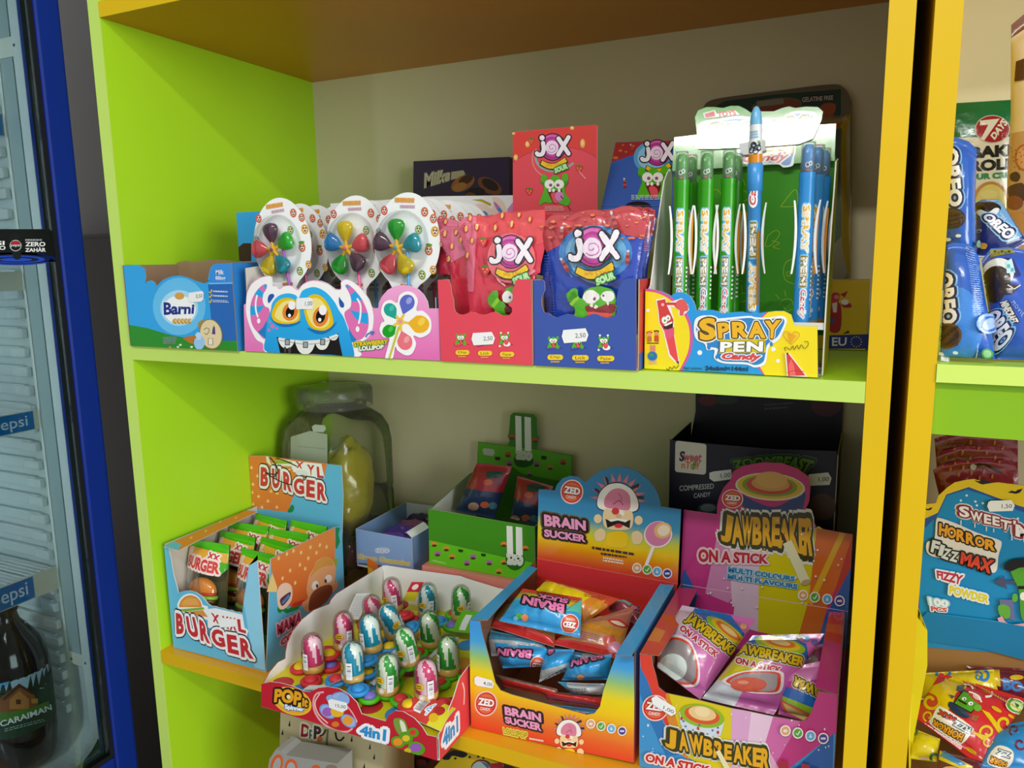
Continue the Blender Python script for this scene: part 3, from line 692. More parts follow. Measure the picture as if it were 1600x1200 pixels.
def lollipop(cols, stick, hub, label, ang, twist):
    """pinwheel lollipop on its backing card; local origin at the foot of the card"""
    r = thing('pinwheel_lollipop', label, 'lollipop', (0, 0, 0), 'pinwheel lollipops in the pink monster display')
    H, CZ = .170, .121
    o = []
    for i in range(40):
        t = math.radians(-62 + (304) * i / 39); o.append((.0405 * math.cos(t) * (1 - .06 * math.sin(t)), CZ + .0495 * math.sin(t)))
    o += [(-.0145, .07), (-.0145, .001), (.0145, .001), (.0145, .07)]
    a = Art(local); a.panel(o, '#eef2f2', '#b9aa90', .0007, raw=True)
    a.zoom(0, 0, 1)
    def face(x, z, r0, c, leaf=None):
        a.ell(x, z, r0, r0 * 1.15, c, 10, 14); a.ell(x, z, r0 * .6, r0 * .75, '#e9dccb', 0, 10); a.ell(x - r0 * .3, z + r0 * .25, r0 * .2, r0 * .25, '#3a2a22', 0, 8); a.ell(x + r0 * .3, z + r0 * .25, r0 * .2, r0 * .25, '#3a2a22', 0, 8); a.ell(x, z - r0 * .35, r0 * .35, r0 * .2, '#8a3020', 0, 8)
        if leaf: a.ell(x, z + r0 * 1.2, r0 * .9, r0 * .35, leaf, 0, 8)
    for q in ((-.030, .150, .0042, '#cf5148'), (.0335, .133, .0048, '#d8a02c'), (.0275, .1135, .0046, '#c96a40', '#5a9a34'), (.0215, .0875, .0044, '#76a838'), (.0345, .094, .004, '#d8a02c'), (-.0355, .127, .004, '#88a8c4'), (-.029, .093, .0042, '#9cb8a0'), (.014, .1335, .0042, '#80b060'), (.020, .152, .0042, '#d0653c'), (.031, .146, .004, '#d06a44')): face(*q)
    a.greek([(-.017, .1655), (.011, .1665), (.011, .1605), (-.017, .1595)], 1, '#df9a2c', .8); a.greek([(-.010, .158), (.011, .159), (.011, .155), (-.010, .154)], 1, '#c9a4b8', .8)
    a.greek([(-.004, .0765), (.013, .0765), (.013, .0725), (-.004, .0725)], 1, '#c9822c', .8); a.greek([(-.002, .0715), (.013, .0715), (.013, .067), (-.002, .067)], 1, '#c9a4b8', .8)
    make('backing_card', a.b, MATTE, r)
    hcx, hcz = -.006, .113
    b = B(); b.tube([(hcx + .010, -.0048, hcz + .006), (hcx + .013, -.0048, hcz - .020), (hcx + .0165, -.0042, .050), (hcx + .017, -.004, .012)], .0017, stick, 10)
    make('stick', b, PLAST, r)
    b = B()
    for k in range(5):
        t = math.radians(ang + 90 - 72 * k); d = Vector((math.cos(t), 0, math.sin(t))); c0 = Vector((hcx, -.0085, hcz))
        b.tube([c0, c0 + d * .005, c0 + d * .0115], lambda v: .0024 * (1.25 - .7 * v), '#eebc1c', 8)
    b.sphere((hcx, -.009, hcz), (.0042, .003, .0042), '#eebc1c', 12, 8)
    make('hub', b, PLAST, r)
    make('pin', B().sphere((hcx, -.0118, hcz), (.0022, .0016, .0022), hub, 12, 8), PLAST, r)
    for k in range(5):
        t = math.radians(ang + 90 - 72 * k + twist[k]); d = Vector((math.cos(t), 0, math.sin(t))); s = Vector((-d.z, 0, d.x)); c0 = Vector((hcx, -.0085, hcz)) + d * .0065
        L, w = .0235, .0104
        prof = [(0, .12), (.12, .34), (.28, .62), (.45, .85), (.62, .98), (.76, 1), (.88, .86), (.96, .55), (1, .06)]
        def fn(u, v, c0=c0, d=d, s=s):
            l, q = prof[round(v * 8)]; an = u * 2 * math.pi
            return c0 + d * (L * l) + s * (w * q * math.cos(an)) + Vector((0, -1, 0)) * (w * .5 * q * math.sin(an))
        make('candy_petal', B().grid(fn, 16, 8, cols[k], closed_u=True), CANDY, r)
    def dome(u, v):
        t = u * 2 * math.pi; rr = [1, .97, .9, .7, .4, .02][round(v * 5)]; hh = [0, .006, .0105, .0135, .0150, .0152][round(v * 5)]
        return Vector((-.004 + .0315 * rr * math.cos(t), -.0012 - hh, .117 + .0355 * rr * math.sin(t)))
    make('blister', B().grid(dome, 28, 5, '#ffffff', closed_u=True), CLEAR, r)['label'] = 'clear plastic blister dome'
    return r
PU, RE, GR, YE, TE, BU = '#5a3a4e', '#d84c58', '#10a41c', '#dcc40c', '#1791a0', '#1f7fc4'
L1 = lollipop([PU, GR, TE, YE, RE], '#a25ab0', '#9a3f86', 'leftmost front pinwheel lollipop, purple petal on top and purple stick, in pink display', 4, [0, 0, -8, 6, 8])
L2 = lollipop([YE, RE, PU, GR, BU], '#ee6aa4', '#f0609c', 'middle front pinwheel lollipop, yellow petal on top and pink stick, in pink display', 6, [0, -6, 4, 4, -4])
L3 = lollipop([GR, TE, YE, RE, PU], '#4fa8dc', '#4aa6dc', 'right front pinwheel lollipop, green petal on top and blue stick, in pink display', 6, [0, -6, -8, 4, 0])
def put(o, x, y, rz=0, tilt=0, roll=0, s=1):
    o.location = (x, y, .0026); o.rotation_euler = (math.radians(tilt), math.radians(roll), math.radians(rz)); o.scale = (s, s, s)
spots = {1: (.2475, .022, -3, 2, 1.03), 2: (.3335, .030, 3, 0, 1.02), 3: (.4035, .016, 6, 0, 1.015)}
for k, o in ((1, L1), (2, L2), (3, L3)):
    x, y, ro, rz, sc = spots[k]; put(o, x, y, rz, -1, ro, sc)
nm = ['left', 'middle', 'right']
od = ['second', 'third', 'fourth', 'fifth', 'sixth']
for k, o in ((1, L1), (2, L2), (3, L3)):
    x, y, ro, rz, sc = spots[k]
    for j in range(5):
        c = copy_tree((L1, L2, L3)[(k + j) % 3]); c['label'] = 'pinwheel lollipop, %s from the front in the %s row of the pink display' % (od[j], nm[k - 1])
        put(c, x + random.uniform(-.002, .002), y + .030 * (j + 1), random.uniform(-2, 2), -1, ro * .3 + random.uniform(-1.5, 1.5), 1.0)

# ---- purple biscuit box at the back
mb = thing('biscuit_box', 'dark purple biscuit box with cream script and cookies leaning at the back wall', 'box', (.29, .37, 0))
P = PY(.355); q = [P(646, 252)[0], P(795, 245)[0], P(797, 420)[0], P(644, 420)[0]]
for v in q[2:]: v.z = .0012
a = Art(P, z=(640, 230, 7.273), lay=0)
F = [(646, 252), (795, 245), (797, 470), (644, 470)]
PP = lambda px, py: (lambda r: (Vector((r[0].x, r[0].y, max(.001, r[0].z))), r[1]))(P(px, py))
a.m = PP; a.panel(F, '#3a2450', '#2b1a3e', .022, raw=True)
a.text('Milka', [(140, 300), (470, 240), (460, 380), (165, 470)], [(.05, '#5a4a70'), (0, '#d9d0b4')], shear=.25, bold=.06)
a.poly([(475, 280), (610, 262), (632, 300), (610, 340), (470, 372)], '#c9bfa2')
a.ell(605, 410, 145, 82, '#b06a30', -28); a.ell(640, 370, 90, 48, '#4a2414', -28); a.ell(570, 450, 80, 45, '#c08038', -20)
a.ell(910, 440, 150, 82, '#8a4a26', 30); a.ell(915, 425, 105, 55, '#2a1410', 30); a.ell(740, 520, 120, 60, '#241010', -10); a.ell(690, 545, 60, 30, '#7a4422')
make('box_body', a.b, CARD, mb)

# ================================================================== the two pouch cartons
def logo(a, cx, cy, r, ribbon='Jelly Dips', sour=True, rot=0):
    """round pink swirl sign with white letters over a yellow ribbon; r is the disc radius in the art's pixels"""
    k = r / 185.0; Q = lambda x, y: (cx + (x * math.cos(rot) - y * math.sin(rot)) * k, cy + (x * math.sin(rot) + y * math.cos(rot)) * k)
    O = '#1c1020'
    a.ell(cx, cy, r * 1.1, r * 1.16, O); a.ell(cx, cy, r * 1.02, r * 1.08, '#c23a9a'); a.ell(*Q(-10, -30), r * .9, r * .86, '#d968b4'); a.ell(*Q(-8, -22), r * .78, r * .74, '#b23090'); a.ell(*Q(-10, -5), r * .66, r * .66, '#c94aa2')
    a.curve([Q(-150, 70), Q(-60, 160), Q(60, 165), Q(150, 90)], 10 * k, '#6c1a58')
    def strokes(w, c):
        a.curve([Q(-150, -60), Q(-140, 40), Q(-165, 110), Q(-225, 120), Q(-245, 100)], w, c); a.ell(*Q(-165, -140), w * .62, w * .62, c)
        a.ell(*Q(-245, 100), w * .5, w * .5, c, 0, 14); a.ell(*Q(-150, -60), w * .5, w * .5, c, 0, 14)
        a.line([Q(90, -130), Q(245, 105)], w, c); a.line([Q(245, -150), Q(85, 120)], w, c)
        for q in ((90, -130), (245, 105), (245, -150), (85, 120)): a.ell(*Q(*q), w * .5, w * .5, c, 0, 14)
    strokes(98 * k, O); strokes(64 * k, '#f4eef6')
    a.ell(*Q(-12, 10), 100 * k, 108 * k, '#f0dcee')
    sp = [Q(-12 + (12 + i * 4.4) * math.cos(i * .55), 12 + (12 + i * 4.4) * math.sin(i * .55)) for i in range(17)]
    a.curve(sp, 11 * k, '#c070b0')
    a.poly(a.spline([Q(-175, 200), Q(-60, 245), Q(60, 235), Q(190, 150)]) + a.spline([Q(240, 235), Q(80, 335), Q(-60, 350), Q(-205, 280)]), O)
    a.poly(a.spline([Q(-165, 212), Q(-60, 257), Q(60, 247), Q(186, 166)]) + a.spline([Q(222, 228), Q(80, 320), Q(-60, 335), Q(-188, 272)]), '#efc41a')
    a.text(ribbon, [Q(-105, 260), Q(130, 235), Q(140, 290), Q(-100, 310)], [(0, '#c47a1a')], bold=.0, bend=-.2)
    if sour:
        q = [Q(25, 335), Q(215, 255), Q(240, 330), Q(40, 410)]
        a.text('SOUR', q, [(.22, O), (.12, '#5fbf4a'), (0, '#cdeec0')], bold=.04)
def beast(a, cx, cy, s, mode=0):
    """shaggy green cartoon creature with goggle eyes; s is about half its height"""
    Q = lambda x, y: (cx + x * s, cy + y * s)
    G, D = '#55b31c', '#3f9212'
    a.blob([Q(-.95, .95), Q(-.7, .2), Q(-.62, -.1), Q(-.85, -.6), Q(-.7, -.92), Q(-.45, -.8), Q(-.42, -.45), Q(-.1, -.85), Q(.25, -.8), Q(.45, -.45), Q(.5, -.9), Q(.8, -.95), Q(.85, -.6), Q(.65, -.1), Q(.7, .3), Q(1.0, .7), Q(.8, 1.0), Q(.4, .9), Q(.1, .75), Q(-.3, .85), Q(-.6, .8)], G, 5)
    a.blob([Q(-.85, -.5), Q(-.55, -.35), Q(-.5, -.15), Q(-.72, -.3)], D, 4); a.blob([Q(.5, -.45), Q(.85, -.5), Q(.7, -.2), Q(.5, -.2)], D, 4)
    a.blob([Q(-.42, .0), Q(0, .1), Q(.42, -.02), Q(.45, .35), Q(.2, .8), Q(-.05, .85), Q(-.3, .4)], '#6a1a20', 5)
    a.blob([Q(-.2, .25), Q(.1, .2), Q(.3, .45), Q(.25, .8), Q(.0, .85), Q(-.15, .55)], '#e5525e', 5)
    if mode: a.ell(*Q(.3, .42), .26 * s, .3 * s, '#d884c4')
    for x in (-.3, .3): a.ell(*Q(x * 1.0, -.32), .3 * s, .28 * s, '#f4f4ee'); a.ell(*Q(x * .75, -.26), .1 * s, .1 * s, '#9a4a70')
    for x in (-.28, -.05, .3): a.ell(*Q(x, .06), .09 * s, .11 * s, '#f4f4ee', 0, 10)
def berry(a, x, y, s, rot=0):
    a.blob([(x - s, y - s * .6), (x, y - s * .8), (x + s, y - s * .6), (x + s * .7, y + s * .5), (x, y + s * 1.2), (x - s * .7, y + s * .5)], '#cf3a34', 4)
    a.ell(x, y - s * .7, s * .8, s * .25, '#5a7a2a'); dots(a, [(x - s * .4, y - s * .1), (x + s * .35, y), (x, y + s * .5)], s * .13, s * .17, '#f0c070')
def cola(a, x, y, s, rot):
    c, d = math.cos(rot), math.sin(rot); Q = lambda u, v: (x + (u * c - v * d) * s, y + (u * d + v * c) * s)
    a.poly([Q(-.35, -.4), Q(.35, -.4), Q(.4, 1.3), Q(-.4, 1.3)], '#8c2a2c'); a.poly([Q(-.18, -1.0), Q(.18, -1.0), Q(.35, -.4), Q(-.35, -.4)], '#b5675e'); a.poly([Q(-.24, -1.35), Q(.24, -1.35), Q(.2, -.95), Q(-.2, -.95)], '#d8dadc'); a.poly([Q(-.38, .1), Q(.38, .1), Q(.39, .65), Q(-.39, .65)], '#c4504a')

def steps(a, xs, y, s):
    for i, x in enumerate(xs):
        beast(a, x, y, s, 0)
        if i == 2:
            dots(a, [(x - s * .6, y - s * 1.1), (x + s * .65, y - s * 1.1), (x - s * .8, y + s * 1.2)], s * .18, s * .18, '#eef0f2'); a.ell(x + s * .45, y + s * .85, s * .62, s * .4, '#f0f2f2'); a.ell(x + s * .35, y + s * .55, s * .35, s * .45, '#e5525e', 20)
        if i < 2: a.curve([(x - s * 1.1, y + s * .7), (x - s * .9, y + s * 1.25), (x + s * .2, y + s * 1.0), (x + s * .5, y + s * .6)], 4, '#6a2438')
        a.line([(x + s * 1.0, y + s * .8), (x + s * 1.5, y + s * .95)], 4, '#3a2030')
def pill(a, x0, x1, y, h, txt):
    r = h / 2; a.poly([(x0 + r + r * math.cos(t), y - r * math.sin(t)) for t in [math.pi * (.5 + i / 10) for i in range(11)]] + [(x1 - r + r * math.cos(t), y - r * math.sin(t)) for t in [math.pi * (1.5 + i / 10) for i in range(11)]], '#efcf2e')
    w = x1 - x0; a.text(txt, [(x0 + w * .2, y - h * .3), (x1 - w * .2, y - h * .3), (x1 - w * .2, y + h * .3), (x0 + w * .2, y + h * .3)], [(0, '#6a4410')], bold=.0)
    a.greek([(x0 + w * .2, y + h * .62), (x1 - w * .2, y + h * .62), (x1 - w * .2, y + h * .95), (x0 + w * .2, y + h * .95)], 1, '#e2b04a', .8)

# ---- red carton of strawberry pouches
RC = '#e2485a'
jr = thing('candy_carton', 'strawberry red pouch carton with scalloped front and tall red header card', 'candy carton', (.52, .08, 0))
MR = clampx(PY(-.003), .4655, .5708, zmin=.0006)
a = Art(MR, z=(680, 430, 8))
a.panel([(72, 1085), (28, 58), (170, 62), (195, 130), (205, 230), (230, 300), (235, 400), (250, 455), (290, 485), (340, 495), (390, 482), (440, 458), (490, 462), (540, 485), (600, 495), (650, 485), (700, 465), (750, 456), (790, 475), (830, 500), (880, 508), (930, 495), (960, 460), (960, 410), (915, 375), (920, 345), (965, 330), (968, 250), (965, 180), (990, 130), (1005, 70), (1040, 52), (1195, 50), (1215, 1138)], RC, '#c9a48c', .001)
steps(a, (318, 600, 868), 800, 72); pill(a, 258, 432, 966, 62, 'Dip'); pill(a, 538, 715, 974, 62, 'Lick'); pill(a, 812, 992, 988, 62, 'Paaw')
make('front_panel', a.b, CARD, jr)
sticker(a, [(476, 722), (712, 708), (752, 785), (728, 862), (486, 876), (458, 800)], '2,50', jr, tquad=[(608, 768), (722, 758), (722, 820), (608, 826)])
carton_walls(jr, .4655, .5708, -.003, .172, 0, .084, RC, '#c9a48c')
hp = PY(.1735)
a = Art(clampx(hp, .466, .5765, zmin=.0006), z=(800, 180, 7.5))
a.panel([(10, 1300), (10, 205), (25, 195), (985, 112), (1000, 120), (1022, 1300)], '#e04b57', '#d8d2c8', .0012)
a.poly([(12, 548), (100, 490), (250, 420), (400, 385), (600, 375), (760, 390), (900, 440), (988, 495), (985, 115), (12, 205)], '#dc4038'); a.curve([(12, 550), (100, 492), (250, 422), (400, 387), (600, 377), (760, 392), (900, 442), (988, 497)], 9, '#b83440')
a.curve([(285, 400), (280, 520), (340, 610), (460, 655), (600, 640), (720, 560)], 26, '#8fb0a6'); a.curve([(250, 420), (240, 540), (280, 640), (360, 710)], 14, '#e58a80')
for q in ((828, 330, 28, 52), (705, 150, 24, 22), (45, 495, 24, 36), (20, 215, 20, 14), (182, 340, 26, 36)): a.ell(*q, '#e8b45e'); a.ell(q[0] - 4, q[1] - 4, q[2] * .6, q[3] * .6, '#f2cf86')
berry(a, 225, 300, 40); berry(a, 788, 625, 46); berry(a, 205, 890, 46); a.line([(790, 665), (865, 745)], 14, '#e89aa4')
logo(a, 480, 372, 140, 'Jelly Dips'); beast(a, 500, 870, 190, 1); a.line([(575, 945), (600, 980)], 12, '#4a1a20'); a.line([(655, 1060), (690, 1112)], 9, '#5a2020')
a.greek([(390, 1065), (640, 1065), (640, 1125), (390, 1125)], 4, '#f0b4b0', .5)
make('header_card', a.b, CARD, jr)['label'] = 'tall red header card with green creature'

REDTOP = '#d2434a'
def pouch(label, z, mapf, top, right, bottom, left, base, topc, edge, deco, seed, hf=.005, group=None, tv=.0):
    r = thing('candy_pouch', label, 'candy pouch', tuple(mapf(z[0] + bottom[0][0] / z[2], z[1] + bottom[0][1] / z[2])[0]), group)
    b, f = bag_mesh(mapf, top, right, bottom, left, hf, .0025, (lambda u, v: topc if v < tv * (1.25 - .5 * u) else base), base, z, seed=seed, nu=44, nv=44)
    a = Art(on_mesh(f, mapf), b, z=z, lay=3, maxpx=2.6); deco(a)
    make('pouch_body', b, FOIL, r); return r
def crimp(a, pts, n, d, col):
    """fine pressed lines along a sealed edge"""
    for i in range(n):
        t = i / (n - 1); p = lerp2(pts, t); a.line([p, (p[0] + d[0], p[1] + d[1])], 3.2, col)
z3 = (670, 310, 8.572)
RB = '#dc3850'
def pink_deco(seeds):
    def f(a):
        a.poly([(380, 250), (480, 200), (900, 170), (1600, 110), (1600, 560), (1400, 640), (1000, 560), (860, 520), (640, 540), (500, 700), (430, 620), (390, 480)], '#e04a50'); 
        a.poly([(400, 300), (520, 230), (640, 250), (640, 500), (600, 1250), (520, 1250), (500, 760), (420, 600), (380, 450)], '#ec7a94')
        for i in range(46): a.line([(395 + (i > 16) * (i - 16) * 5, 250 + i * 22), (590, 256 + i * 22)], 4, '#d9587a')
        for q in ((570, 265), (515, 410), (655, 390), (445, 560), (600, 565), (540, 760), (1000, 230), (1125, 355), (1370, 285), (1225, 215), (910, 400)): a.ell(q[0] - 8, q[1], 26, 46, '#c43a34', 8); a.ell(*q, 18, 38, '#f0bf68', 5)
        berry(a, 745, 580, 56); berry(a, 780, 950, 66)
        a.curve([(920, 860), (960, 1000), (1080, 1100), (1250, 1080), (1430, 960)], 36, '#d890a0'); a.curve([(880, 900), (930, 1060), (1040, 1170)], 20, '#f0a8b0'); a.ell(1120, 800, 320, 330, '#e66c74')
        logo(a, 1120, 715, 195)
    return f
def pink_low(a):
    a.zoom(680, 430, 8)
    a.blob([(690, 300), (720, 220), (790, 185), (815, 220), (820, 280), (860, 320), (900, 350), (960, 470), (900, 520), (780, 470), (770, 410), (720, 380)], '#4faa1e', 5); a.poly([(735, 360), (800, 270), (830, 300), (760, 400)], '#8fd02a')
    a.blob([(900, 180), (950, 150), (1000, 150), (1010, 330), (900, 330)], '#4faa1e', 4); a.ell(930, 262, 70, 72, '#f0f0ea'); a.ell(965, 268, 16, 16, '#7a5a9a'); a.blob([(890, 400), (930, 370), (980, 420), (970, 470), (900, 440)], '#6a1420', 4)
def pd(a): pink_deco(0)(a); pink_low(a)
M1 = clampx(PY(.0095), .4675, .5688, .088, zmin=.0025)
pouch('pink strawberry candy pouch at the front of the red carton with swirl sign showing', z3, M1, [(388, 420), (400, 330), (470, 255), (580, 228), (700, 238), (790, 262), (850, 240), (930, 195), (1040, 180), (1150, 205), (1250, 190), (1400, 160), (1560, 150)], [(1560, 150), (1570, 600), (1500, 900), (1480, 1250), (1460, 1640)], [(560, 1660), (900, 1680), (1460, 1660)], [(388, 420), (430, 580), (490, 700), (510, 850), (525, 1250), (560, 1660)], RB, '#e04a50', 0, pd, 1, tv=.2)
def side_deco(x0, pts, cut):
    def f(a):
        a.poly(cut, '#e27494'); [a.line([(x0, 260 + i * 24), (x0 + 190, 262 + i * 24)], 4, '#cf5078') for i in range(40)]
        for q in pts: a.ell(q[0] - 8, q[1], 26, 46, '#c43a34', 8); a.ell(*q, 18, 38, '#f0bf68', 5)
    return f
M2 = clampx(PY(.0205), .4672, .5688, .088, zmin=.0025); M3 = clampx(PY(.0305), .4668, .5688, .088, zmin=.0025)
pouch('pink strawberry candy pouch second from the front, left of the swirl pouch', z3, M2, [(118, 520), (130, 440), (200, 385), (290, 370), (380, 380), (470, 400), (700, 330), (900, 260)], [(900, 260), (900, 800), (880, 1640)], [(380, 1650), (600, 1660), (880, 1650)], [(118, 520), (180, 640), (260, 800), (290, 1000), (300, 1250), (380, 1650)], '#d03048', REDTOP, 0, side_deco(110, [(230, 480), (375, 460), (180, 630), (325, 640), (285, 810)], [(110, 480), (200, 370), (420, 370), (520, 420), (520, 740), (300, 860), (190, 680)]), 2)
pouch('pink strawberry candy pouch leaning furthest left in the red carton', z3, M3, [(12, 400), (40, 330), (110, 280), (200, 262), (300, 275), (400, 305), (600, 330), (760, 300)], [(760, 300), (760, 800), (760, 1640)], [(210, 1640), (500, 1650), (760, 1640)], [(12, 400), (50, 580), (90, 680), (105, 900), (120, 1080), (210, 1640)], '#cc2c44', REDTOP, 0, side_deco(5, [(95, 345), (235, 320), (22, 490), (95, 660)], [(5, 400), (60, 280), (320, 262), (440, 310), (300, 480), (130, 700), (60, 620)]), 3)
for k in range(3):
    M4 = clampx(PY(.046 + k * .016), .4672, .5688, .088, zmin=.0025); sh = 22 + k * 24
    pouch('pink strawberry candy pouch behind the swirl pouch, %s from the front of the red carton' % ('fourth', 'fifth', 'sixth')[k], z3, M4, [(480 + sh, 330), (640 + sh, 240), (900 + sh, 215), (1040 + sh, 180), (1250 + sh, 165), (1440, 150)], [(1440, 150), (1440, 900), (1420, 1600)], [(520 + sh, 1600), (900 + sh, 1600), (1420, 1600)], [(480 + sh, 330), (500 + sh, 800), (520 + sh, 1600)], '#d8384c', REDTOP, 0, lambda a: [a.ell(*q, 18, 34, '#f0bf68', 5) for q in ((900, 300), (1200, 230), (1400, 210), (1050, 260))], 5 + k)

# ---- blue carton of cola pouches
BC = '#3a56a8'
jb = thing('candy_carton', 'royal blue pouch carton with scalloped front beside the red carton', 'candy carton', (.625, .09, 0))
MBL = clampx(PY(-.003), .5722, .6765, zmin=.0006)
a = Art(MBL, z=(825, 430, 7.741))
a.panel([(75, 1102), (55, 62), (180, 58), (200, 80), (205, 180), (165, 270), (165, 360), (195, 450), (250, 458), (290, 490), (345, 512), (400, 490), (470, 468), (540, 480), (600, 505), (660, 515), (720, 495), (780, 470), (840, 472), (900, 500), (960, 515), (1020, 505), (1065, 470), (1075, 400), (1065, 320), (1080, 230), (1100, 150), (1140, 70), (1190, 40), (1305, 30), (1312, 1160)], BC, '#c9a48c', .001)
a.ell(220, 350, 1, 1, BC)
steps(a, (305, 600, 918), 812, 76); pill(a, 238, 428, 992, 66, 'Dip'); pill(a, 536, 738, 998, 66, 'Lick'); pill(a, 840, 1048, 1006, 66, 'Paaw')
make('front_panel', a.b, CARD, jb)
sticker(a, [(430, 662), (700, 640), (735, 720), (708, 800), (440, 822), (412, 740)], '2,50', jb, tquad=[(575, 705), (700, 696), (700, 760), (575, 766)])
r = carton_walls(jb, .5722, .6765, -.003, .186, 0, .084, '#c9403c', '#c9a48c'); r['label'] = 'red side panel'
a = Art(WX(.6766, 1), lay=1); a.poly([(-.001, .0008), (.186, .0008), (.186, .022), (-.001, .016)], '#3a56a8'); make('side_print', a.b, CARD, jb)
def slanted(y0, z0, ty): return on_plane((0, y0, z0), (0, -1, ty))
MH = slanted(.1875, .158, .75)
a = Art(MH, z=(940, 210, 7.5))
def zz(p): return [(800 + x / 7.5 - 940, 180 + y / 7.5 - 210) for x, y in p]
Zq = lambda x, y: ((800 + x / 7.5 - 940) * 7.5, (180 + y / 7.5 - 210) * 7.5)
a.panel([Zq(1215, 318), Zq(2080, 290), Zq(2080, 1230), Zq(1035, 1130), Zq(1052, 1060)], '#3a62b8', '#d8d2c8', .0012)
a.poly([Zq(1215, 320), Zq(2080, 292), Zq(2080, 380), Zq(1800, 400), Zq(1450, 455), Zq(1165, 550)], '#a02c2e')
for q in ((1270, 415, 22, 14), (1215, 500, 32, 16), (1335, 430, 20, 9), (1300, 350, 18, 8), (1420, 360, 22, 9), (1600, 350, 22, 9), (1500, 410, 18, 8)): a.ell(*Zq(q[0], q[1]), q[2], q[3], '#cf6a3a')
a.ell(*Zq(1640, 500), 215, 190, '#58a4d8'); a.ell(*Zq(1640, 500), 170, 150, '#8cc8e8'); cola(a, *Zq(1320, 800), 46, -.1); cola(a, *Zq(1405, 380), 32, -.4)
logo(a, *Zq(1705, 440), 135); beast(a, *Zq(1650, 800), 205)
a.greek([Zq(1400, 940), Zq(1800, 940), Zq(1800, 1000), Zq(1400, 1000)], 3, '#c8d4ec', .5)
a.ell(*Zq(1480, 1075), 150, 60, '#1c1014'); a.line([Zq(1050, 1062), Zq(1900, 1072)], 4, '#5a80cc')
make('header_card', a.b, CARD, jb)['label'] = 'slanted blue header card with red top'

z5 = (820, 310, 6.957)
BB = '#2247b4'
def drops(a, n, seed, box):
    rn = random.Random(seed)
    for i in range(n):
        x, y = box[0] + rn.random() * (box[2] - box[0]), box[1] + rn.random() * (box[3] - box[1]); w = rn.choice((12, 16, 26))
        a.ell(x, y, w, w * .55, '#a02c30'); a.ell(x, y - w * .15, w, w * .4, '#e8804e')
def blue_front(a):
    a.poly([(150, 640), (150, 60), (1320, 60), (1420, 470), (1300, 440), (1100, 395), (800, 395), (520, 460), (380, 510), (235, 585)], '#c4424a')
    a.ell(770, 590, 400, 300, '#3f86d0'); a.ell(775, 580, 330, 235, '#6cb4e4')
    a.curve([(500, 480), (480, 640), (560, 800), (700, 900), (900, 930)], 26, '#8cc4ec'); a.curve([(430, 520), (420, 700), (520, 860)], 16, '#4f94dc')
    drops(a, 46, 3, (180, 110, 1310, 440)); cola(a, 415, 395, 58, .05); cola(a, 985, 255, 62, -.35); cola(a, 455, 720, 62, -.5); cola(a, 1125, 640, 60, .1)
    for i in range(22): a.line([(250 + i * 3, 620 + i * 30), (300 + i * 3, 620 + i * 30)], 4, '#3a63d4')
    logo(a, 770, 530, 185)
    a.zoom(825, 430, 7.741)
    a.blob([(505, 240), (530, 180), (600, 145), (635, 170), (640, 230), (690, 270), (720, 180), (860, 130), (1000, 150), (1080, 230), (1080, 420), (1060, 560), (600, 560), (610, 400), (560, 340)], '#55b31c', 5)
    a.poly([(520, 300), (560, 200), (600, 180), (650, 260), (590, 350)], '#3f9212'); a.poly([(540, 330), (640, 230), (660, 265), (570, 360)], '#8fd02a')
    a.ell(795, 250, 98, 80, '#f4f4ee'); a.ell(985, 245, 82, 70, '#f4f4ee'); a.ell(838, 272, 22, 22, '#8a3a78'); a.ell(935, 232, 18, 18, '#8a3a78')
    a.blob([(735, 370), (800, 345), (880, 375), (960, 345), (1060, 340), (1060, 430), (900, 470), (780, 450)], '#8a2830', 5); a.blob([(760, 430), (860, 425), (980, 440), (1040, 470), (900, 520), (780, 480)], '#e0564e', 5)
    for q in ((800, 350), (860, 368), (990, 330)): a.ell(q[0], q[1], 22, 24, '#f4f0e4')
pouch('blue cola candy pouch at the front of the blue carton with swirl sign', z5, clampx(PY(.0095), .5738, .6742, .088, zmin=.0025), [(160, 340), (200, 270), (280, 190), (400, 175), (500, 190), (600, 140), (720, 122), (800, 125), (870, 150), (960, 120), (1050, 85), (1150, 82), (1240, 110), (1300, 180)], [(1300, 180), (1340, 300), (1280, 500), (1230, 800), (1200, 1100), (1180, 1480)], [(330, 1480), (700, 1500), (1180, 1480)], [(160, 340), (200, 480), (240, 600), (260, 800), (300, 1000), (330, 1480)], BB, '#c4424a', 0, blue_front, 11, .006, tv=.22)
def blue_back(a):
    a.poly([(40, 560), (40, 60), (1500, 60), (1500, 400), (1390, 410), (1280, 440), (200, 520), (120, 550)], '#b83a42'); drops(a, 30, 8, (60, 200, 1400, 420))
    for i in range(26): a.line([(1290, 110 + i * 18), (1345, 104 + i * 18)], 5, '#e48a84'); a.line([(70, 240 + i * 14), (190, 244 + i * 14)], 4, '#9a2e36')
pouch('blue cola candy pouch second from the front of the blue carton, its crimped edges showing', z5, clampx(PY(.0205), .5738, .6742, .088, zmin=.0025), [(60, 310), (90, 240), (180, 180), (300, 165), (600, 150), (1000, 110), (1150, 90), (1260, 90), (1340, 140)], [(1340, 140), (1370, 260), (1340, 500), (1280, 760), (1260, 1480)], [(300, 1480), (700, 1500), (1260, 1480)], [(60, 310), (110, 450), (120, 800), (180, 1000), (300, 1480)], BB, '#c4424a', 0, blue_back, 12, tv=.22)
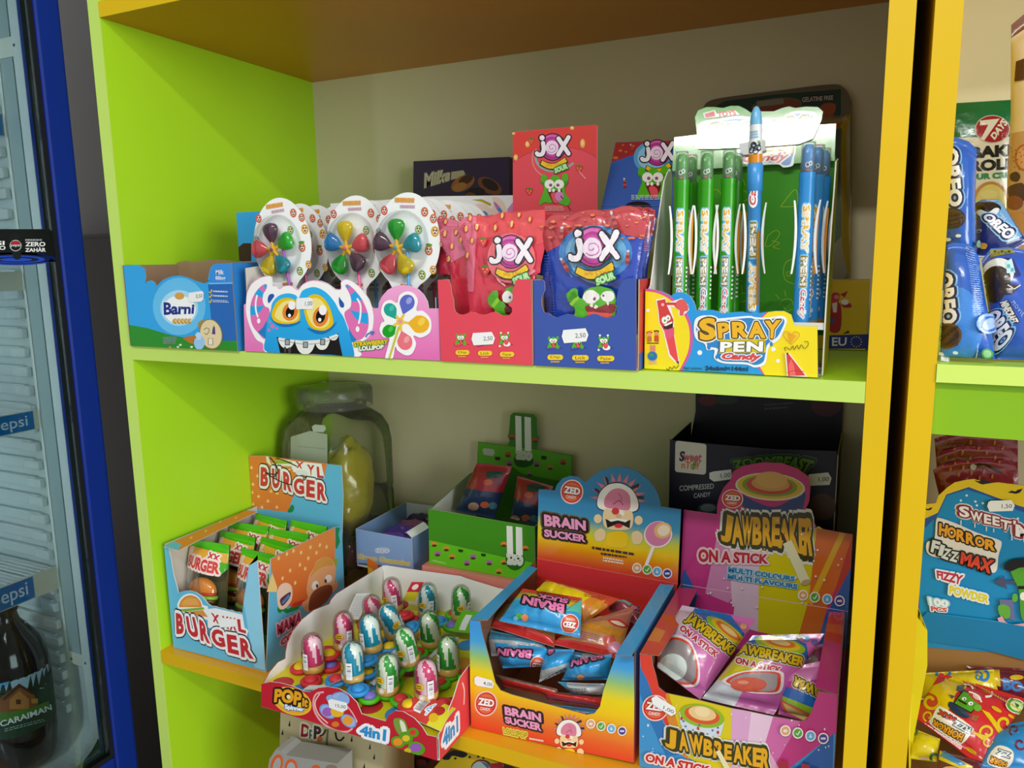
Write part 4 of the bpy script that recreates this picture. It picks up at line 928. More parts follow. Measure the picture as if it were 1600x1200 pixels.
for k in range(3):
    pouch('blue cola candy pouch with red top, %s from the front of the blue carton' % ('third', 'fourth', 'fifth')[k], z5, clampx(PY(.037 + k * .017), .5738, .6742, .088, zmin=.0025), [(520, 190), (600, 150), (900, 140), (1150, 110), (1330 + k * 12, 95), (1420 + k * 4, 130)], [(1420 + k * 4, 130), (1420, 300), (1370, 520), (1330, 800), (1320, 1450)], [(560, 1450), (900, 1450), (1320, 1450)], [(520, 190), (540, 700), (560, 1450)], BB, '#c4424a', 0, lambda a: (a.poly([(480, 60), (1500, 60), (1500, 400), (480, 420)], '#a83038'), drops(a, 14, 5, (560, 130, 1400, 300))), 14 + k, tv=.2)

# ================================================================== candy pen display
SG = '#3f9e12'
sp = thing('pen_display', 'green and yellow display carton for candy pens with raised header card', 'display carton', (.755, .05, 0))
X0, X1, YF, YB = .6785, .8335, .0125, .098
MS = on_plane((X0, .0105, 0), (-.045, -1, 0))
MSc = clampx(MS, X0, X1, zmin=.0006)
a = Art(MSc, z=(1000, 440, 5.333))
a.panel([(12, 742), (8, 60), (90, 62), (180, 80), (260, 118), (300, 90), (360, 88), (420, 120), (455, 180), (470, 240), (520, 240), (600, 235), (640, 245), (690, 265), (780, 255), (850, 250), (910, 268), (960, 265), (1050, 255), (1130, 245), (1200, 245), (1260, 275), (1290, 370), (1478, 372), (1482, 800)], '#1e9be4', '#d9d4c6', .0012)
YL = '#f5df0e'
def arc(cx, cy, rx, ry, a0, a1, n=20): return [(cx + rx * math.cos(math.radians(a0 + (a1 - a0) * i / n)), cy + ry * math.sin(math.radians(a0 + (a1 - a0) * i / n))) for i in range(n + 1)]
L0 = a.spline([(60, 60), (160, 78), (270, 135), (370, 235), (425, 350), (440, 470), (420, 600), (340, 754)])
a.poly([(8, 60)] + L0 + [(12, 742)], '#d7569c')
L0 = a.spline([(60, 80), (150, 98), (250, 150), (345, 245), (400, 350), (415, 470), (395, 600), (320, 754)])
a.poly([(9, 80)] + L0 + [(12, 742)], YL)
a.poly([(1052, 256), (1130, 246), (1200, 246), (1258, 275), (1289, 370), (1477, 373), (1481, 799), (1030, 778), (975, 710), (1020, 400), (1000, 300)], '#d7569c')
a.poly([(1070, 254), (1130, 246), (1200, 246), (1258, 275), (1289, 370), (1477, 373), (1481, 799), (1040, 779), (1000, 712), (1020, 300)], YL)
for q in ((66, 240, 14), (498, 592, 20), (1112, 562, 18), (1150, 660, 15), (738, 458, 12)): a.ell(q[0], q[1], q[2], q[2], '#f4f8fa')
# pen character
a.poly([(130, 148), (212, 136), (228, 178), (345, 138), (362, 150), (400, 190), (410, 235), (388, 258), (360, 280), (330, 292), (318, 270), (325, 232), (255, 205), (285, 330), (282, 420), (330, 680), (300, 680), (240, 620), (195, 420), (158, 345), (150, 260)], '#f4efe8')
a.poly([(140, 160), (210, 145), (225, 200), (280, 320), (270, 400), (200, 410), (165, 345), (155, 250)], '#d23c3a'); a.blob([(285, 190), (330, 150), (370, 155), (400, 200), (400, 240), (370, 250), (360, 280), (330, 280), (330, 240), (300, 220)], '#e25a58', 4); a.line([(220, 185), (300, 185)], 22, '#d23c3a')
a.poly([(200, 400), (275, 395), (322, 670), (305, 670), (250, 605)], '#e8484a'); a.poly([(200, 400), (285, 380), (285, 440), (255, 475), (215, 470)], '#e2547e'); a.ell(190, 192, 13, 13, '#f0b8b0')
a.poly([(190, 365), (275, 335), (275, 385), (230, 398), (205, 395)], '#3a1214'); a.poly([(195, 362), (268, 332), (270, 345), (215, 372)], '#f4f4f0')
a.ell(205, 322, 24, 30, '#f4f4f0', -10); a.ell(235, 302, 20, 24, '#f4f4f0', -10); a.ell(208, 325, 8, 10, '#3f9e12'); a.ell(236, 306, 7, 9, '#3f9e12')
a.poly([(300, 665), (326, 665), (322, 690)], '#3a2a22'); a.curve([(220, 722), (240, 735), (250, 712), (270, 728), (285, 705), (300, 722), (325, 695)], 5, '#4a4a2a')
# little badges
a.ell(108, 460, 54, 56, '#c9b010'); a.ell(108, 460, 50, 52, YL); a.ell(80, 425, 26, 12, '#c9502c'); a.ell(80, 440, 20, 18, '#e2a070'); a.poly([(62, 455), (98, 455), (100, 500), (60, 500)], '#b87a20'); a.ell(138, 415, 22, 10, '#22201e'); a.ell(138, 432, 18, 18, '#d89468'); a.poly([(120, 448), (155, 448), (158, 500), (118, 500)], '#c84a20'); a.line([(60, 512), (158, 512)], 8, '#4a4a20')
a.ell(108, 565, 22, 28, '#d98a70'); a.ell(95, 540, 8, 14, '#d98a70'); a.ell(122, 540, 8, 14, '#d98a70'); a.ell(105, 620, 40, 38, '#1f6fc0'); a.ell(98, 610, 18, 14, '#3a9a4a'); a.greek([(75, 655), (150, 655), (150, 690), (75, 690)], 3, '#e0a890', .5)
# lettering
a.blob([(450, 400), (465, 310), (540, 280), (620, 300), (680, 305), (900, 285), (960, 295), (1060, 300), (1180, 285), (1225, 320), (1200, 400), (1160, 480), (1080, 540), (1060, 620), (1040, 690), (960, 715), (880, 690), (700, 680), (620, 640), (620, 570), (560, 570), (540, 520), (470, 480)], '#f2f7fa', 6)
a.blob([(468, 400), (482, 325), (545, 298), (620, 318), (690, 322), (900, 302), (960, 312), (1060, 315), (1170, 302), (1205, 330), (1180, 400), (1140, 465), (1062, 525), (1045, 610), (1025, 670), (960, 695), (880, 672), (700, 664), (640, 620), (650, 560), (570, 540), (550, 505), (485, 465)], '#2a86cc', 6)
a.ell(575, 545, 16, 24, '#2a86cc'); a.ell(640, 628, 12, 18, '#2a86cc'); a.ell(1095, 520, 14, 18, '#2a86cc')
GL = '#efb71a'
a.text('S', [(490, 310), (632, 296), (640, 480), (500, 495)], [(.1, '#f6f8f4'), (.055, '#50421a'), (0, GL)], bold=.06)
for ch, q in (('P', [(645, 345), (745, 335), (748, 468), (655, 475)]), ('R', [(765, 335), (905, 332), (912, 466), (772, 468)]), ('A', [(905, 335), (1040, 335), (1050, 470), (905, 470)]), ('Y', [(1040, 325), (1178, 318), (1150, 470), (1050, 475)])): a.text(ch, q, [(.11, '#f6f8f4'), (.06, '#50421a'), (0, GL)], bold=.06)
a.poly([(665, 480), (1045, 478), (1050, 590), (660, 598)], '#d9c41a'); a.text('PEN', [(672, 500), (1030, 496), (1025, 582), (668, 586)], [(.05, '#5a5f3a'), (0, '#f8faf8')], bold=.07, space=1.15)
a.text('Candy', [(685, 592), (1012, 598), (1010, 668), (690, 660)], [(.13, '#f4f6f6'), (.03, '#a02a30'), (0, '#e04a4e')], shear=.3, bold=.03)
a.text('24x6ml=144ml', [(545, 700), (902, 706), (900, 746), (543, 738)], [(0, '#14324a')], bold=.03); a.text('Net volume:', [(365, 708), (520, 710), (520, 732), (365, 730)], [(0, '#2a2a2a')], bold=.01)
# doodles
a.curve([(1260, 520), (1200, 450), (1205, 420), (1240, 415), (1262, 440), (1290, 415), (1325, 430), (1320, 460), (1260, 520)], 5, '#e08a2a')
for i in range(5): a.line([(1225 + i * 4, 432 + i * 14), (1305 - i * 10, 448 + i * 13)], 5, '#e87a40')
a.curve([(1218, 575), (1205, 555), (1220, 545), (1250, 565), (1275, 535), (1285, 565), (1310, 530), (1325, 560), (1345, 525), (1370, 555), (1400, 530), (1400, 500), (1370, 500)], 5, '#4a4410')
a.poly([(1210, 595), (1245, 590), (1400, 792), (1228, 786)], '#f0ece0'); a.poly([(1222, 605), (1240, 600), (1380, 780), (1236, 786)], '#dc3c3c'); a.poly([(1240, 690), (1262, 640), (1285, 700), (1300, 783), (1250, 785)], '#ef6a66'); a.poly([(1222, 592), (1240, 590), (1236, 606), (1222, 606)], '#3a2a22')
a.curve([(1228, 758), (1280, 742), (1370, 748)], 4, '#b02a2e')
make('front_panel', a.b, GLOSS, sp)
# side, tier and back
LS = Art(WX(X0 + .0012, -1)); LS.panel([(YF + .0015, .0006), (YF + .0015, .073), (.022, .078), (.030, .095), (.038, .120), (.052, .150), (.066, .176), (.080, .186), (YB, .188), (YB, .0006)], '#d8d8cc', '#e4e2da', .0012, raw=True); make('side_panel', LS.b, CARD, sp)
RS = Art(WX(X1, 1)); RS.panel([(.0195, .0006), (.0195, .046), (.022, .070), (.026, .078), (.034, .10), (.040, .128), (.056, .158), (.064, .184), (YB, .190), (YB, .0006)], lambda y, z: mixc('#d6cf3a', '#8fae3a', min(1, max(0, (z - .02) / .08))), '#e4e2da', .0012, raw=True)
RS.poly([(.03, .02), (.09, .02), (.09, .06), (.03, .06)], '#c8c23e'); RS.blob([(.03, .09), (.06, .085), (.08, .10), (.07, .13), (.045, .125)], '#6f9a34', 4)
make('side_panel', RS.b, CARD, sp)
b = B(); b.box((X0 + .0016, .02, .040), (X1 - .0016, YB - .001, .0412), '#e2e2da'); b.box((X0 + .0016, .0205, .0412), (X1 - .0016, .0212, .046), '#e2e2da'); b.box((X0 + .0016, .0185, .0006), (X1 - .0016, YB - .001, .0012), '#cfcabc')
make('pen_tray', b, CARD, sp)['label'] = 'white inner tray'
MBk = PY(YB - .0012); a = Art(clampx(MBk, X0 + .0005, X1 - .0005, zmin=.0006), z=(1000, 120, 2.5))
a.panel([(130, 380), (765, 310), (760, 1010), (130, 1010)], SG, '#b8a88c', .0012, raw=False)
DG = '#9cc81a'
def dood(p, w=3): a.curve(p, w, DG)
dood([(548, 508), (606, 440), (612, 500), (548, 508)]); dood([(400, 440), (385, 470), (410, 485), (425, 460), (400, 440)]); dood([(370, 415), (400, 400), (410, 425)]); dood([(380, 520), (430, 530), (440, 500)])
dood([(500, 620), (530, 600), (545, 615), (515, 655), (490, 660), (500, 620)]); dood([(515, 640), (545, 650), (520, 665), (545, 672)]); dood([(600, 710), (570, 725), (560, 760), (570, 795), (605, 810)]); a.ell(580, 770, 9, 11, DG); a.ell(580, 770, 6, 8, SG)
dood([(365, 795), (380, 790), (400, 800)]); dood([(368, 850), (412, 845)]); dood([(375, 820), (375, 845), (385, 845), (385, 820), (375, 820)]); dood([(395, 815), (400, 845)]); dood([(370, 865), (395, 880), (425, 870)])
dood([(200, 800), (230, 790), (232, 850), (205, 860)]); dood([(545, 890), (560, 870), (590, 870), (600, 895)]); dood([(560, 895), (575, 915), (600, 905)]); a.line([(530, 850), (545, 868)], 3, DG); a.line([(565, 835), (570, 858)], 3, DG); dood([(205, 740), (220, 750), (225, 790)]); dood([(270, 460), (300, 440), (330, 480)])
for i in range(10): a.line([(370 + i * 13, 912), (400 + i * 13, 880)], 3, '#2f8410')
for i in range(9): a.line([(470 + i * 10, 912), (505 + i * 10, 876)], 3, '#2f8410')
make('back_panel', a.b, CARD, sp)['label'] = 'green back card with doodles'
# tilted glossy header flap with the raised die-cut name
def tilt(y0, z0, deg): return on_plane((0, y0, z0), (0, -math.cos(math.radians(deg)), math.sin(math.radians(deg))))
MHd = tilt(.0915, .196, 12.9)
a = Art(MHd, z=(1040, 150, 5.333))
HG = '#43a512'
a.panel([(55, 625), (72, 345), (262, 322), (1250, 240), (1420, 230), (1408, 540)], HG, '#d8d4c4', .001)
a.poly([(365, 480), (500, 500), (492, 596), (360, 602)], HG)
a.ell(185, 540, 68, 62, '#c08a2a'); a.ell(185, 540, 62, 56, '#86b02a'); a.ell(155, 520, 26, 26, '#d0603a'); a.ell(215, 520, 24, 26, '#d08060'); a.rect(140, 545, 175, 590, '#b0702a'); a.rect(200, 545, 235, 590, '#c05a3a')
a.ell(1278, 462, 44, 38, '#2a70b8'); a.ell(1278, 420, 26, 26, '#d09078'); a.poly([(1240, 500), (1330, 495), (1335, 520), (1235, 528)], '#d8b090')
a.blob([(620, 540), (600, 470), (620, 400), (820, 380), (1060, 400), (1085, 450), (1070, 520), (1060, 580), (980, 595), (930, 570), (700, 575)], '#f2f7fa', 5); a.blob([(635, 530), (620, 470), (640, 415), (820, 395), (1050, 412), (1070, 455), (1055, 515), (1035, 570), (980, 578), (930, 552), (700, 558)], '#2a86cc', 5)
a.text('PEN', [(680, 405), (1060, 385), (1050, 475), (680, 500)], [(.06, '#d9c41a'), (0, '#f8faf8')], bold=.07)
a.text('Candy', [(640, 495), (1035, 465), (1025, 555), (640, 570)], [(.13, '#f4f6f6'), (0, '#e04a4e')], shear=.3, bold=.03)
make('header_flap', a.b, mat('laminated_card', .13, .6, coat=.6, bump=.06, bscale=18), sp)['label'] = 'glossy green header flap'
MLg = tilt(.0895, .196, 13.6)
a = Art(MLg, z=(1040, 150, 5.333))
a.panel([(268, 440), (258, 280), (244, 180), (270, 120), (340, 92), (410, 92), (480, 100), (540, 82), (610, 82), (660, 105), (710, 138), (810, 128), (900, 128), (970, 100), (1030, 86), (1080, 100), (1170, 88), (1270, 92), (1312, 130), (1300, 200), (1270, 270), (1228, 355), (1110, 400), (700, 430)], '#4fa82a', '#d8d4c4', .001)
a.blob([(290, 430), (270, 290), (300, 215), (440, 190), (600, 165), (800, 185), (960, 180), (1060, 130), (1180, 125), (1260, 150), (1240, 260), (1190, 350), (1000, 400), (600, 430)], '#f2f7fa', 5)
a.blob([(310, 420), (292, 300), (325, 235), (600, 190), (800, 208), (960, 200), (1060, 152), (1170, 148), (1230, 170), (1210, 260), (1165, 335), (900, 385)], '#2a86cc', 5)
for ch, q in (('S', [(350, 230), (480, 222), (490, 410), (360, 410)]), ('P', [(510, 235), (620, 225), (625, 385), (520, 392)]), ('R', [(640, 222), (800, 215), (805, 375), (645, 380)]), ('A', [(830, 215), (990, 195), (1000, 360), (835, 372)]), ('Y', [(1010, 180), (1190, 165), (1150, 345), (1040, 350)])): a.text(ch, q, [(.11, '#f6f8f4'), (.05, '#50421a'), (0, GL)], bold=.06)
a.poly([(312, 145), (412, 118), (425, 150), (560, 118), (580, 120), (620, 158), (330, 190)], '#f4f4f2'); a.poly([(325, 152), (405, 128), (415, 172), (335, 185)], '#d43a44'); a.text('TOYS', [(430, 140), (575, 115), (600, 160), (440, 180)], [(0, '#d43a44')], bold=.05, shear=.2)
make('header_logo', a.b, MATS['laminated_card'], sp)['label'] = 'die-cut header logo'
a = Art(tilt(.088, .196, 13.6), z=(1040, 150, 5.333), lay=2); a.poly([(610, 400), (760, 362), (830, 365), (835, 450), (760, 480), (630, 492)], '#e6ebec'); a.text('1,50', [(690, 405), (765, 398), (765, 440), (690, 448)], [(0, '#9aa2a8')], bold=0); make('price_sticker', a.b, MATTE, sp)

def pen(kind, label, group=None):
    """candy pen standing on its foot; local origin at the foot, print looks towards -y"""
    R = .0068 if kind != 'top' else .0060; H = .150
    base = {'green': '#2f9a10', 'blue': '#2f92dc', 'top': '#3f94d8'}[kind]
    r = thing('candy_pen', label, 'candy pen', (0, 0, 0))
    def cyl(u, v): 
        t = u / (R + .0001); return Vector(((R + .0001) * math.sin(t), -(R + .0001) * math.cos(t), v)), Vector((math.sin(t), -math.cos(t), 0))
    b = B()
    prof = [(0, .0), (.0058, 0), (.0062, .002), (R, .004), (R, .018), (R * .97, .0185), (R * .97, .125), (R, .126), (R, .131)] if kind != 'top' else [(0, 0), (.0052, 0), (R, .003), (R, .118), (R * 1.12, .1185), (R * 1.12, .142), (R, .1425)]
    b.lathe(prof, (0, 0, 0), base, 28)
    for i, c in enumerate(b.c):
        z = sum(b.v[k].z for k in b.f[i]) / 4
        if kind == 'blue' and z < .0065: b.c[i] = [lin('#c98a2a' if z < .0045 else '#d05a9a')] * 4
    a = Art(cyl, b, lay=3, maxpx=.0025)
    AQ = '#7cc2ee'
    def vtext(t, z0, z1, w, cols, bold=.04, up=False, sh=0):
        q = [(w, z0), (w, z1), (-w, z1), (-w, z0)] if not up else [(-w, z0), (-w, z1), (w, z1), (w, z0)]
        a.text(t, q, cols, bold=bold, shear=sh)
    dn = kind != 'top'
    if dn:
        vtext('SPRAY', .104, .064, .0030, [(.16, AQ), (.07, '#f6f8f0'), (0, '#e2b01a')], .05); vtext('PEN', .060, .036, .0026, [(.2, AQ), (.1, '#8a7a1a'), (0, '#f6f8f4')], .05); vtext('Candy', .033, .008, .0030, [(.18, AQ), (.08, '#f6f8f8'), (0, '#c8384a')], .03, sh=.2)
        for i in range(8): a.line([(.0062, .024 + i * .004), (.0086, .024 + i * .004)], .0018, '#e8ece8')
    else:
        vtext('SPRAY', .014, .056, .0030, [(.16, AQ), (.07, '#f6f8f0'), (0, '#e2b01a')], .05, True); vtext('PEN', .062, .090, .0026, [(.2, AQ), (.1, '#8a7a1a'), (0, '#f6f8f4')], .05, True); vtext('Candy', .106, .138, .0036, [(.18, '#f6f8f8'), (0, '#d03a48')], .03, True, sh=.2)
    make('barrel', b, PLAST, r)
    if dn:
        make('cap', B().lathe([(R * .86, .1312), (R * .86, .1545), (R * .82, .156), (0, .1562)], (0, 0, 0), '#ffffff', 24), clear('pen_cap_clear', '#f6faf8', body=.10, bodycol='#f4f8f6', refl=.6), r)['label'] = 'clear cap'
        b = B(); Rq = R * .74
        b.lathe([(0, .1315), (Rq, .1316), (Rq, .150), (Rq * .6, .154), (0, .1545)], (0, 0, 0), base, 18)
        def cy2(u, v): t = u / (Rq + .0001); return Vector(((Rq + .0001) * math.sin(t), -(Rq + .0001) * math.cos(t), v)), Vector((math.sin(t), -math.cos(t), 0))
        a = Art(cy2, b, lay=2); a.ell(-.0006, .1372, .0019, .0022, '#f2f4f0'); a.ell(.0018, .1382, .0017, .002, '#f2f4f0'); a.ell(-.0002, .1372, .0007, .0008, '#20242a'); a.ell(.002, .138, .0006, .0007, '#20242a'); a.poly([(-.0026, .1345), (.0026, .1352), (.001, .1318), (-.0012, .1318)], '#6a1418'); a.poly([(-.0012, .1335), (.0012, .1338), (.0006, .1318), (-.0008, .1318)], '#e04a4e'); a.ell(-.0012, .148, .001, .0012, '#bfe8a8' if kind == 'green' else '#bfe0f8')
        make('nib_face', b, PLAST, r)['label'] = 'moulded face under the cap'
    else:
        b = B().lathe([(R, .1426), (R, .150), (R * .98, .1555), (R * .9, .166), (R * .86, .175)], (0, 0, 0), '#e2e8e6', 24)
        for i in range(len(b.c)):
            z = sum(b.v[k].z for k in b.f[i]) / 4
            if z < .149: b.c[i] = [lin('#d98a1a' if z < .1485 and z > .1435 else '#d0609a')] * 4
        def cy2(u, v): t = u / (R + .0002); return Vector(((R + .0002) * math.sin(t), -(R + .0002) * math.cos(t), v)), Vector((math.sin(t), -math.cos(t), 0))
        a = Art(cy2, b, lay=2); a.poly([(-.007, .1425), (.007, .1425), (.007, .1495), (-.007, .1495)], '#dc8c1c')
        for q in ((-.003, .1535), (.001, .1525), (.0035, .155), (-.001, .1575)): a.ell(*q, .0028, .0028, '#20222e'); a.ell(q[0] - .0006, q[1] + .0008, .001, .001, '#4a5a74')
        a.ell(.004, .1595, .0012, .002, '#2f6a24', 30); a.greek([(-.0045, .170), (.004, .170), (.004, .163), (-.0045, .163)], 3, '#7ab4d8', .5)
        make('sleeve', b, PLAST, r)['label'] = 'pale sleeve with berries'
        make('tip', B().lathe([(R * .86, .175), (R * .84, .179), (R * .7, .1855), (R * .35, .190), (0, .1912)], (0, 0, 0), '#6fb4dc', 24), PLAST, r)['label'] = 'pale blue rounded tip'
    # folded paper leaflet taped around the middle
    b = B(); 
    def leaf(x, ang, w, c, h=.062, z0=.046, fl=.0035):
        d = Vector((math.cos(ang), math.sin(ang), 0)); n = Vector((-d.y, d.x, 0)); P = []
        for i in range(9):
            t = i / 8; k = (2 * t - 1) ** 2
            for s in (0, 1): P.append(Vector((0, 0, z0 + h * t)) + d * (R * 1.0 + .0006 + s * w + fl * k * (1 - s * .3)) + n * (x))
        b.add(P + [p + n * .0007 for p in P], [(2 * i, 2 * i + 2, 2 * i + 3, 2 * i + 1) for i in range(8)] + [(18 + 2 * i, 19 + 2 * i, 21 + 2 * i, 20 + 2 * i) for i in range(8)], c)
    leaf(-.001, math.radians(-12), .0022, '#eef0ee'); leaf(.001, math.radians(-160), .0022, '#eef0ee', fl=.0028); leaf(-.003, math.radians(25), .003, '#e2952a', h=.056, fl=.001) if kind != 'top' else leaf(.0, math.radians(-60), .0045, '#dda32c', h=.066, z0=.018, fl=.0004)
    make('leaflet', b, MATTE, r)['label'] = 'folded paper leaflet'
    return r
def stand(o, px, y, rz, tilt=0, roll=0, z=.0415):
    P = PY(y)(px, 440)[0]; o.location = (P.x, y, z); o.rotation_euler = (math.radians(tilt), math.radians(roll), math.radians(rz))
g1 = pen('green', 'green candy pen at the front left corner of the pen display'); stand(g1, 1062, .032, 6)
b1 = pen('blue', 'blue candy pen at the front right of the pen display, foot showing'); stand(b1, 1254, .030, 8)
t1 = pen('top', 'candy pen standing upside down in the middle, pale blue rounded tip up'); stand(t1, 1178, .040, 0, 0, -1.0)
for src, lab, px, y, rz in ((g1, 'green candy pen just behind the front left green pen', 1076, .060, -12), (g1, 'second green candy pen from the left in the front row', 1100, .040, 4), (g1, 'green candy pen beside the upside-down pen, third in the green row', 1134, .044, 0), (g1, 'green candy pen with orange leaflet half hidden behind the third green pen', 1145, .074, -20),
                            (b1, 'blue candy pen directly behind the front blue pen', 1268, .053, -10), (b1, 'blue candy pen at the back right corner of the pen display', 1278, .078, -6)):
    c = copy_tree(src); c['label'] = lab; stand(c, px, y, rz)

# ---- green blister pack leaning behind the pens
bp = thing('blister_pack', 'dark green blister pack with orange lettering leaning behind the pen display', 'blister pack', (.75, .36, 0))
MP = on_plane((0, .345, 0), (0, -1, .12)); a = Art(MP, z=(1000, 120, 2.5))
def lowc(px, py):
    P, n = MP(px, py); P = P.copy(); P.z = max(P.z, .002); return P, n
a.m = lowc
o = a.smooth([(250, 110), (300, 85), (520, 55), (740, 32), (790, 38), (815, 70), (828, 120), (825, 400), (822, 700), (800, 790), (770, 805)], 5); o = [p for p in a.spline([(245, 130), (262, 100), (320, 82), (520, 56), (740, 30), (795, 42), (822, 85), (828, 140), (826, 420), (822, 690), (808, 770), (780, 800)])] + [(760, 1060), (260, 1060)]
a.panel(o, '#6a5f4c', '#5a5244', .0008)
a.poly([(262, 135), (330, 95), (520, 70), (785, 48), (785, 240), (780, 560), (760, 640), (262, 700)], '#0d3a26')
a.ell(535, 112, 100, 30, '#6a5a3a', -6); a.ell(535, 115, 90, 24, '#8a3a20', -6); a.text('GELATINE FREE', [(633, 80), (755, 72), (755, 90), (633, 100)], [(.25, '#1a1512'), (0, '#b8b4a8')], bold=.03)
a.poly([(455, 95), (560, 84), (562, 106), (458, 118)], '#8a8672'); a.blob([(690, 140), (720, 105), (765, 110), (745, 160), (700, 170)], '#a84a16', 4); a.blob([(600, 160), (680, 150), (700, 200), (620, 215)], '#a84a16', 4)
a.blob([(745, 560), (790, 480), (800, 590), (770, 640), (745, 650)], '#0d3a1c', 4)
make('card', a.b, CARD, bp)['label'] = 'dark green printed card'
b = B()
def bub(u, v):
    px, py = 1000 + (560 + u * 262) / 2.5, 120 + (150 + v * 640) / 2.5; P, n = MP(px, py); e = min(1, 5 * min(u, 1 - u, v, 1 - v)); return P + n * (.001 + .022 * (e * (2 - e)))
b.grid(bub, 16, 24, '#ffffff'); make('blister', b, CLEARJ, bp)['label'] = 'clear blister bubble'

# ---- yellow box with EU band at the right wall
eu = thing('candy_box', 'small yellow box with a red animal drawing and blue EU band beside right wall', 'box', (.835, .245, 0))
ex0, ex1, ey = .800, .8652, .221
b = B(); b.box((ex0, ey, .0006), (ex1, ey + .055, .0755), '#d6b80e', .0004)
ME = PY(ey - .0001); a = Art(ME, b, z=(1000, 120, 2.5), lay=1)
a.poly([(735, 1010), (893, 1005), (890, 1062), (735, 1062)], '#1e2f86'); a.text('EU', [(750, 1018), (808, 1018), (806, 1050), (750, 1052)], [(0, '#e4e8f0')], bold=.02)
for i in range(12): t = i * math.pi / 6; a.ell(845 + 20 * math.cos(t), 1035 + 20 * math.sin(t), 2.6, 2.6, '#e8d040', 0, 6)
a.blob([(742, 905), (760, 880), (785, 895), (782, 990), (740, 990)], '#a81e24', 4); a.blob([(745, 860), (760, 842), (780, 850), (775, 880), (768, 920), (750, 920)], '#c8303a', 4); a.poly([(782, 850), (812, 836), (800, 862)], '#a81e24'); a.blob([(785, 880), (820, 885), (825, 900), (795, 900)], '#a81e24', 4); a.ell(800, 880, 15, 11, '#e8e8e4'); a.ell(768, 860, 10, 8, '#d88a94'); a.poly([(750, 885), (770, 880), (768, 920), (755, 920)], '#e6e2da'); a.poly([(742, 940), (760, 945), (758, 960), (742, 960)], '#2a5aa8'); a.poly([(790, 1005), (815, 990), (818, 1000)], '#1c1c20')
make('box_body', b, CARD, eu)

# ================================================================== LOWER SHELF
def grad(mapf, z0, z1, stops):
    n = len(stops) - 1
    def f(px, py):
        P = mapf(px, py)[0]
        if P is None: return lin(stops[0])
        t = min(.9999, max(0, (P.z - z0) / (z1 - z0))) * n; k = int(t); return mixc(stops[k], stops[k + 1], t - k)
    return f
def mp(P, n=(0, 0, 1)):          # print straight on an upright plane at depth y, in metres
    return P
BSKY = '#62b8dc'; BUN = '#e0803a'
ZF = ZB + .0006
# ---- burger gummy carton
bu = thing('candy_carton', 'pale blue burger gummy carton with orange bun print at the lower shelf left end', 'candy carton', (.094, .10, ZB))
MF = clampx(PY(.0132), .0106, .1776, zmin=ZF)
U = lambda x, y: ((245 + x / 8.573 - 250) * 8, (790 + y / 8.573 - 910) * 8)
a = Art(MF, z=(250, 910, 8))
a.panel([(160, 822), U(90, 540), U(150, 556), U(185, 690), U(225, 930), (215, 70), (228, 130), (300, 108), (370, 103), (450, 125), (530, 180), (600, 268), (640, 295), (690, 300), (740, 318), (790, 325), (840, 345), (890, 348), (930, 368), (990, 372), (1028, 392), (1045, 230), (1075, 30), U(1205, 960), U(1235, 800), U(1300, 760), U(1390, 738), U(1520, 705), (1368, 1122)], BSKY, '#d9d6cc', .0012)
a.poly([(1045, 250), (1085, 20), U(1225, 900), U(1240, 800), U(1300, 765), U(1390, 742), U(1515, 710), (1360, 1115), (1180, 1060)], '#8fd0ea')
a.poly(arc(375, 330, 165, 190, 195, 345) + [(600, 300), (600, 470), (240, 400)], '#eef4f4'); a.poly(arc(380, 310, 142, 150, 180, 360), '#d88a34'); a.poly(arc(380, 308, 120, 120, 190, 350), '#e2a24c')
for i in range(26): a.ell(285 + (i * 37) % 190, 205 + (i * 23) % 85, 6, 5, '#f0c878', 20, 6)
a.poly([(250, 335), (545, 310), (560, 335), (300, 365)], '#7fb02c'); a.poly([(350, 365), (540, 345), (600, 430), (460, 410)], '#d89044')
a.poly([(600, 330), (700, 320), (1035, 400), (1060, 560), (1110, 600), (1080, 690), (600, 560)], '#eef2f2')
a.text('X', [(635, 375), (745, 410), (740, 520), (665, 490)], [(0, '#c42c34')], bold=.06); a.text('L', [(965, 455), (1070, 470), (1080, 640), (985, 610)], [(0, '#c42c34')], bold=.06); a.text('X', [(775, 415), (860, 425), (870, 590), (785, 570)], [(0, '#c42c34')], bold=.04); a.text('X', [(870, 430), (950, 445), (960, 605), (875, 595)], [(0, '#c42c34')], bold=.04)
for off, c in ((.17, '#10161a'), (.12, '#eef2f2'), (0, '#c42c34')):
    for ch, q in (('B', [(205, 375), (295, 395), (310, 640), (215, 640)]), ('U', [(330, 415), (440, 430), (505, 700), (365, 655)]), ('R', [(495, 455), (590, 500), (640, 765), (520, 720)]), ('G', [(640, 570), (790, 590), (835, 815), (670, 780)]), ('E', [(840, 640), (965, 660), (1000, 905), (860, 870)]), ('R', [(1005, 685), (1130, 710), (1185, 955), (1025, 925)])): a.text(ch, q, [(off, c)], bold=.05)
make('front_panel', a.b, CARD, bu)
sticker(a, [(745, 430), (955, 455), (965, 545), (760, 560), (740, 500)], '', bu)
LPz = -.2735
lw = Art(WX(.0106, -1)); lw.panel([(.0146, ZF), (.0146, LPz), (.1885, LPz), (.1885, ZF)], BSKY, '#cfc8bc', .0012, raw=True); make('side_panel', lw.b, CARD, bu)
MT = clampx(PZ(LPz + .0004), .0108, .1776)
a = Art(MT, z=(245, 790, 8.573)); a.panel([(92, 545), (235, 478), (1165, 62), (1345, 80), (505, 492), (290, 600)], BUN, '#cfc8bc', .0008); a.poly([(92, 545), (235, 478), (330, 520), (290, 600)], BSKY)
for q in ((460, 430), (655, 340), (850, 215), (1060, 165)): a.ell(q[0], q[1], 20, 12, '#e8c060', -30)
make('top_flap', a.b, CARD, bu)
MR_ = PX(.1776)
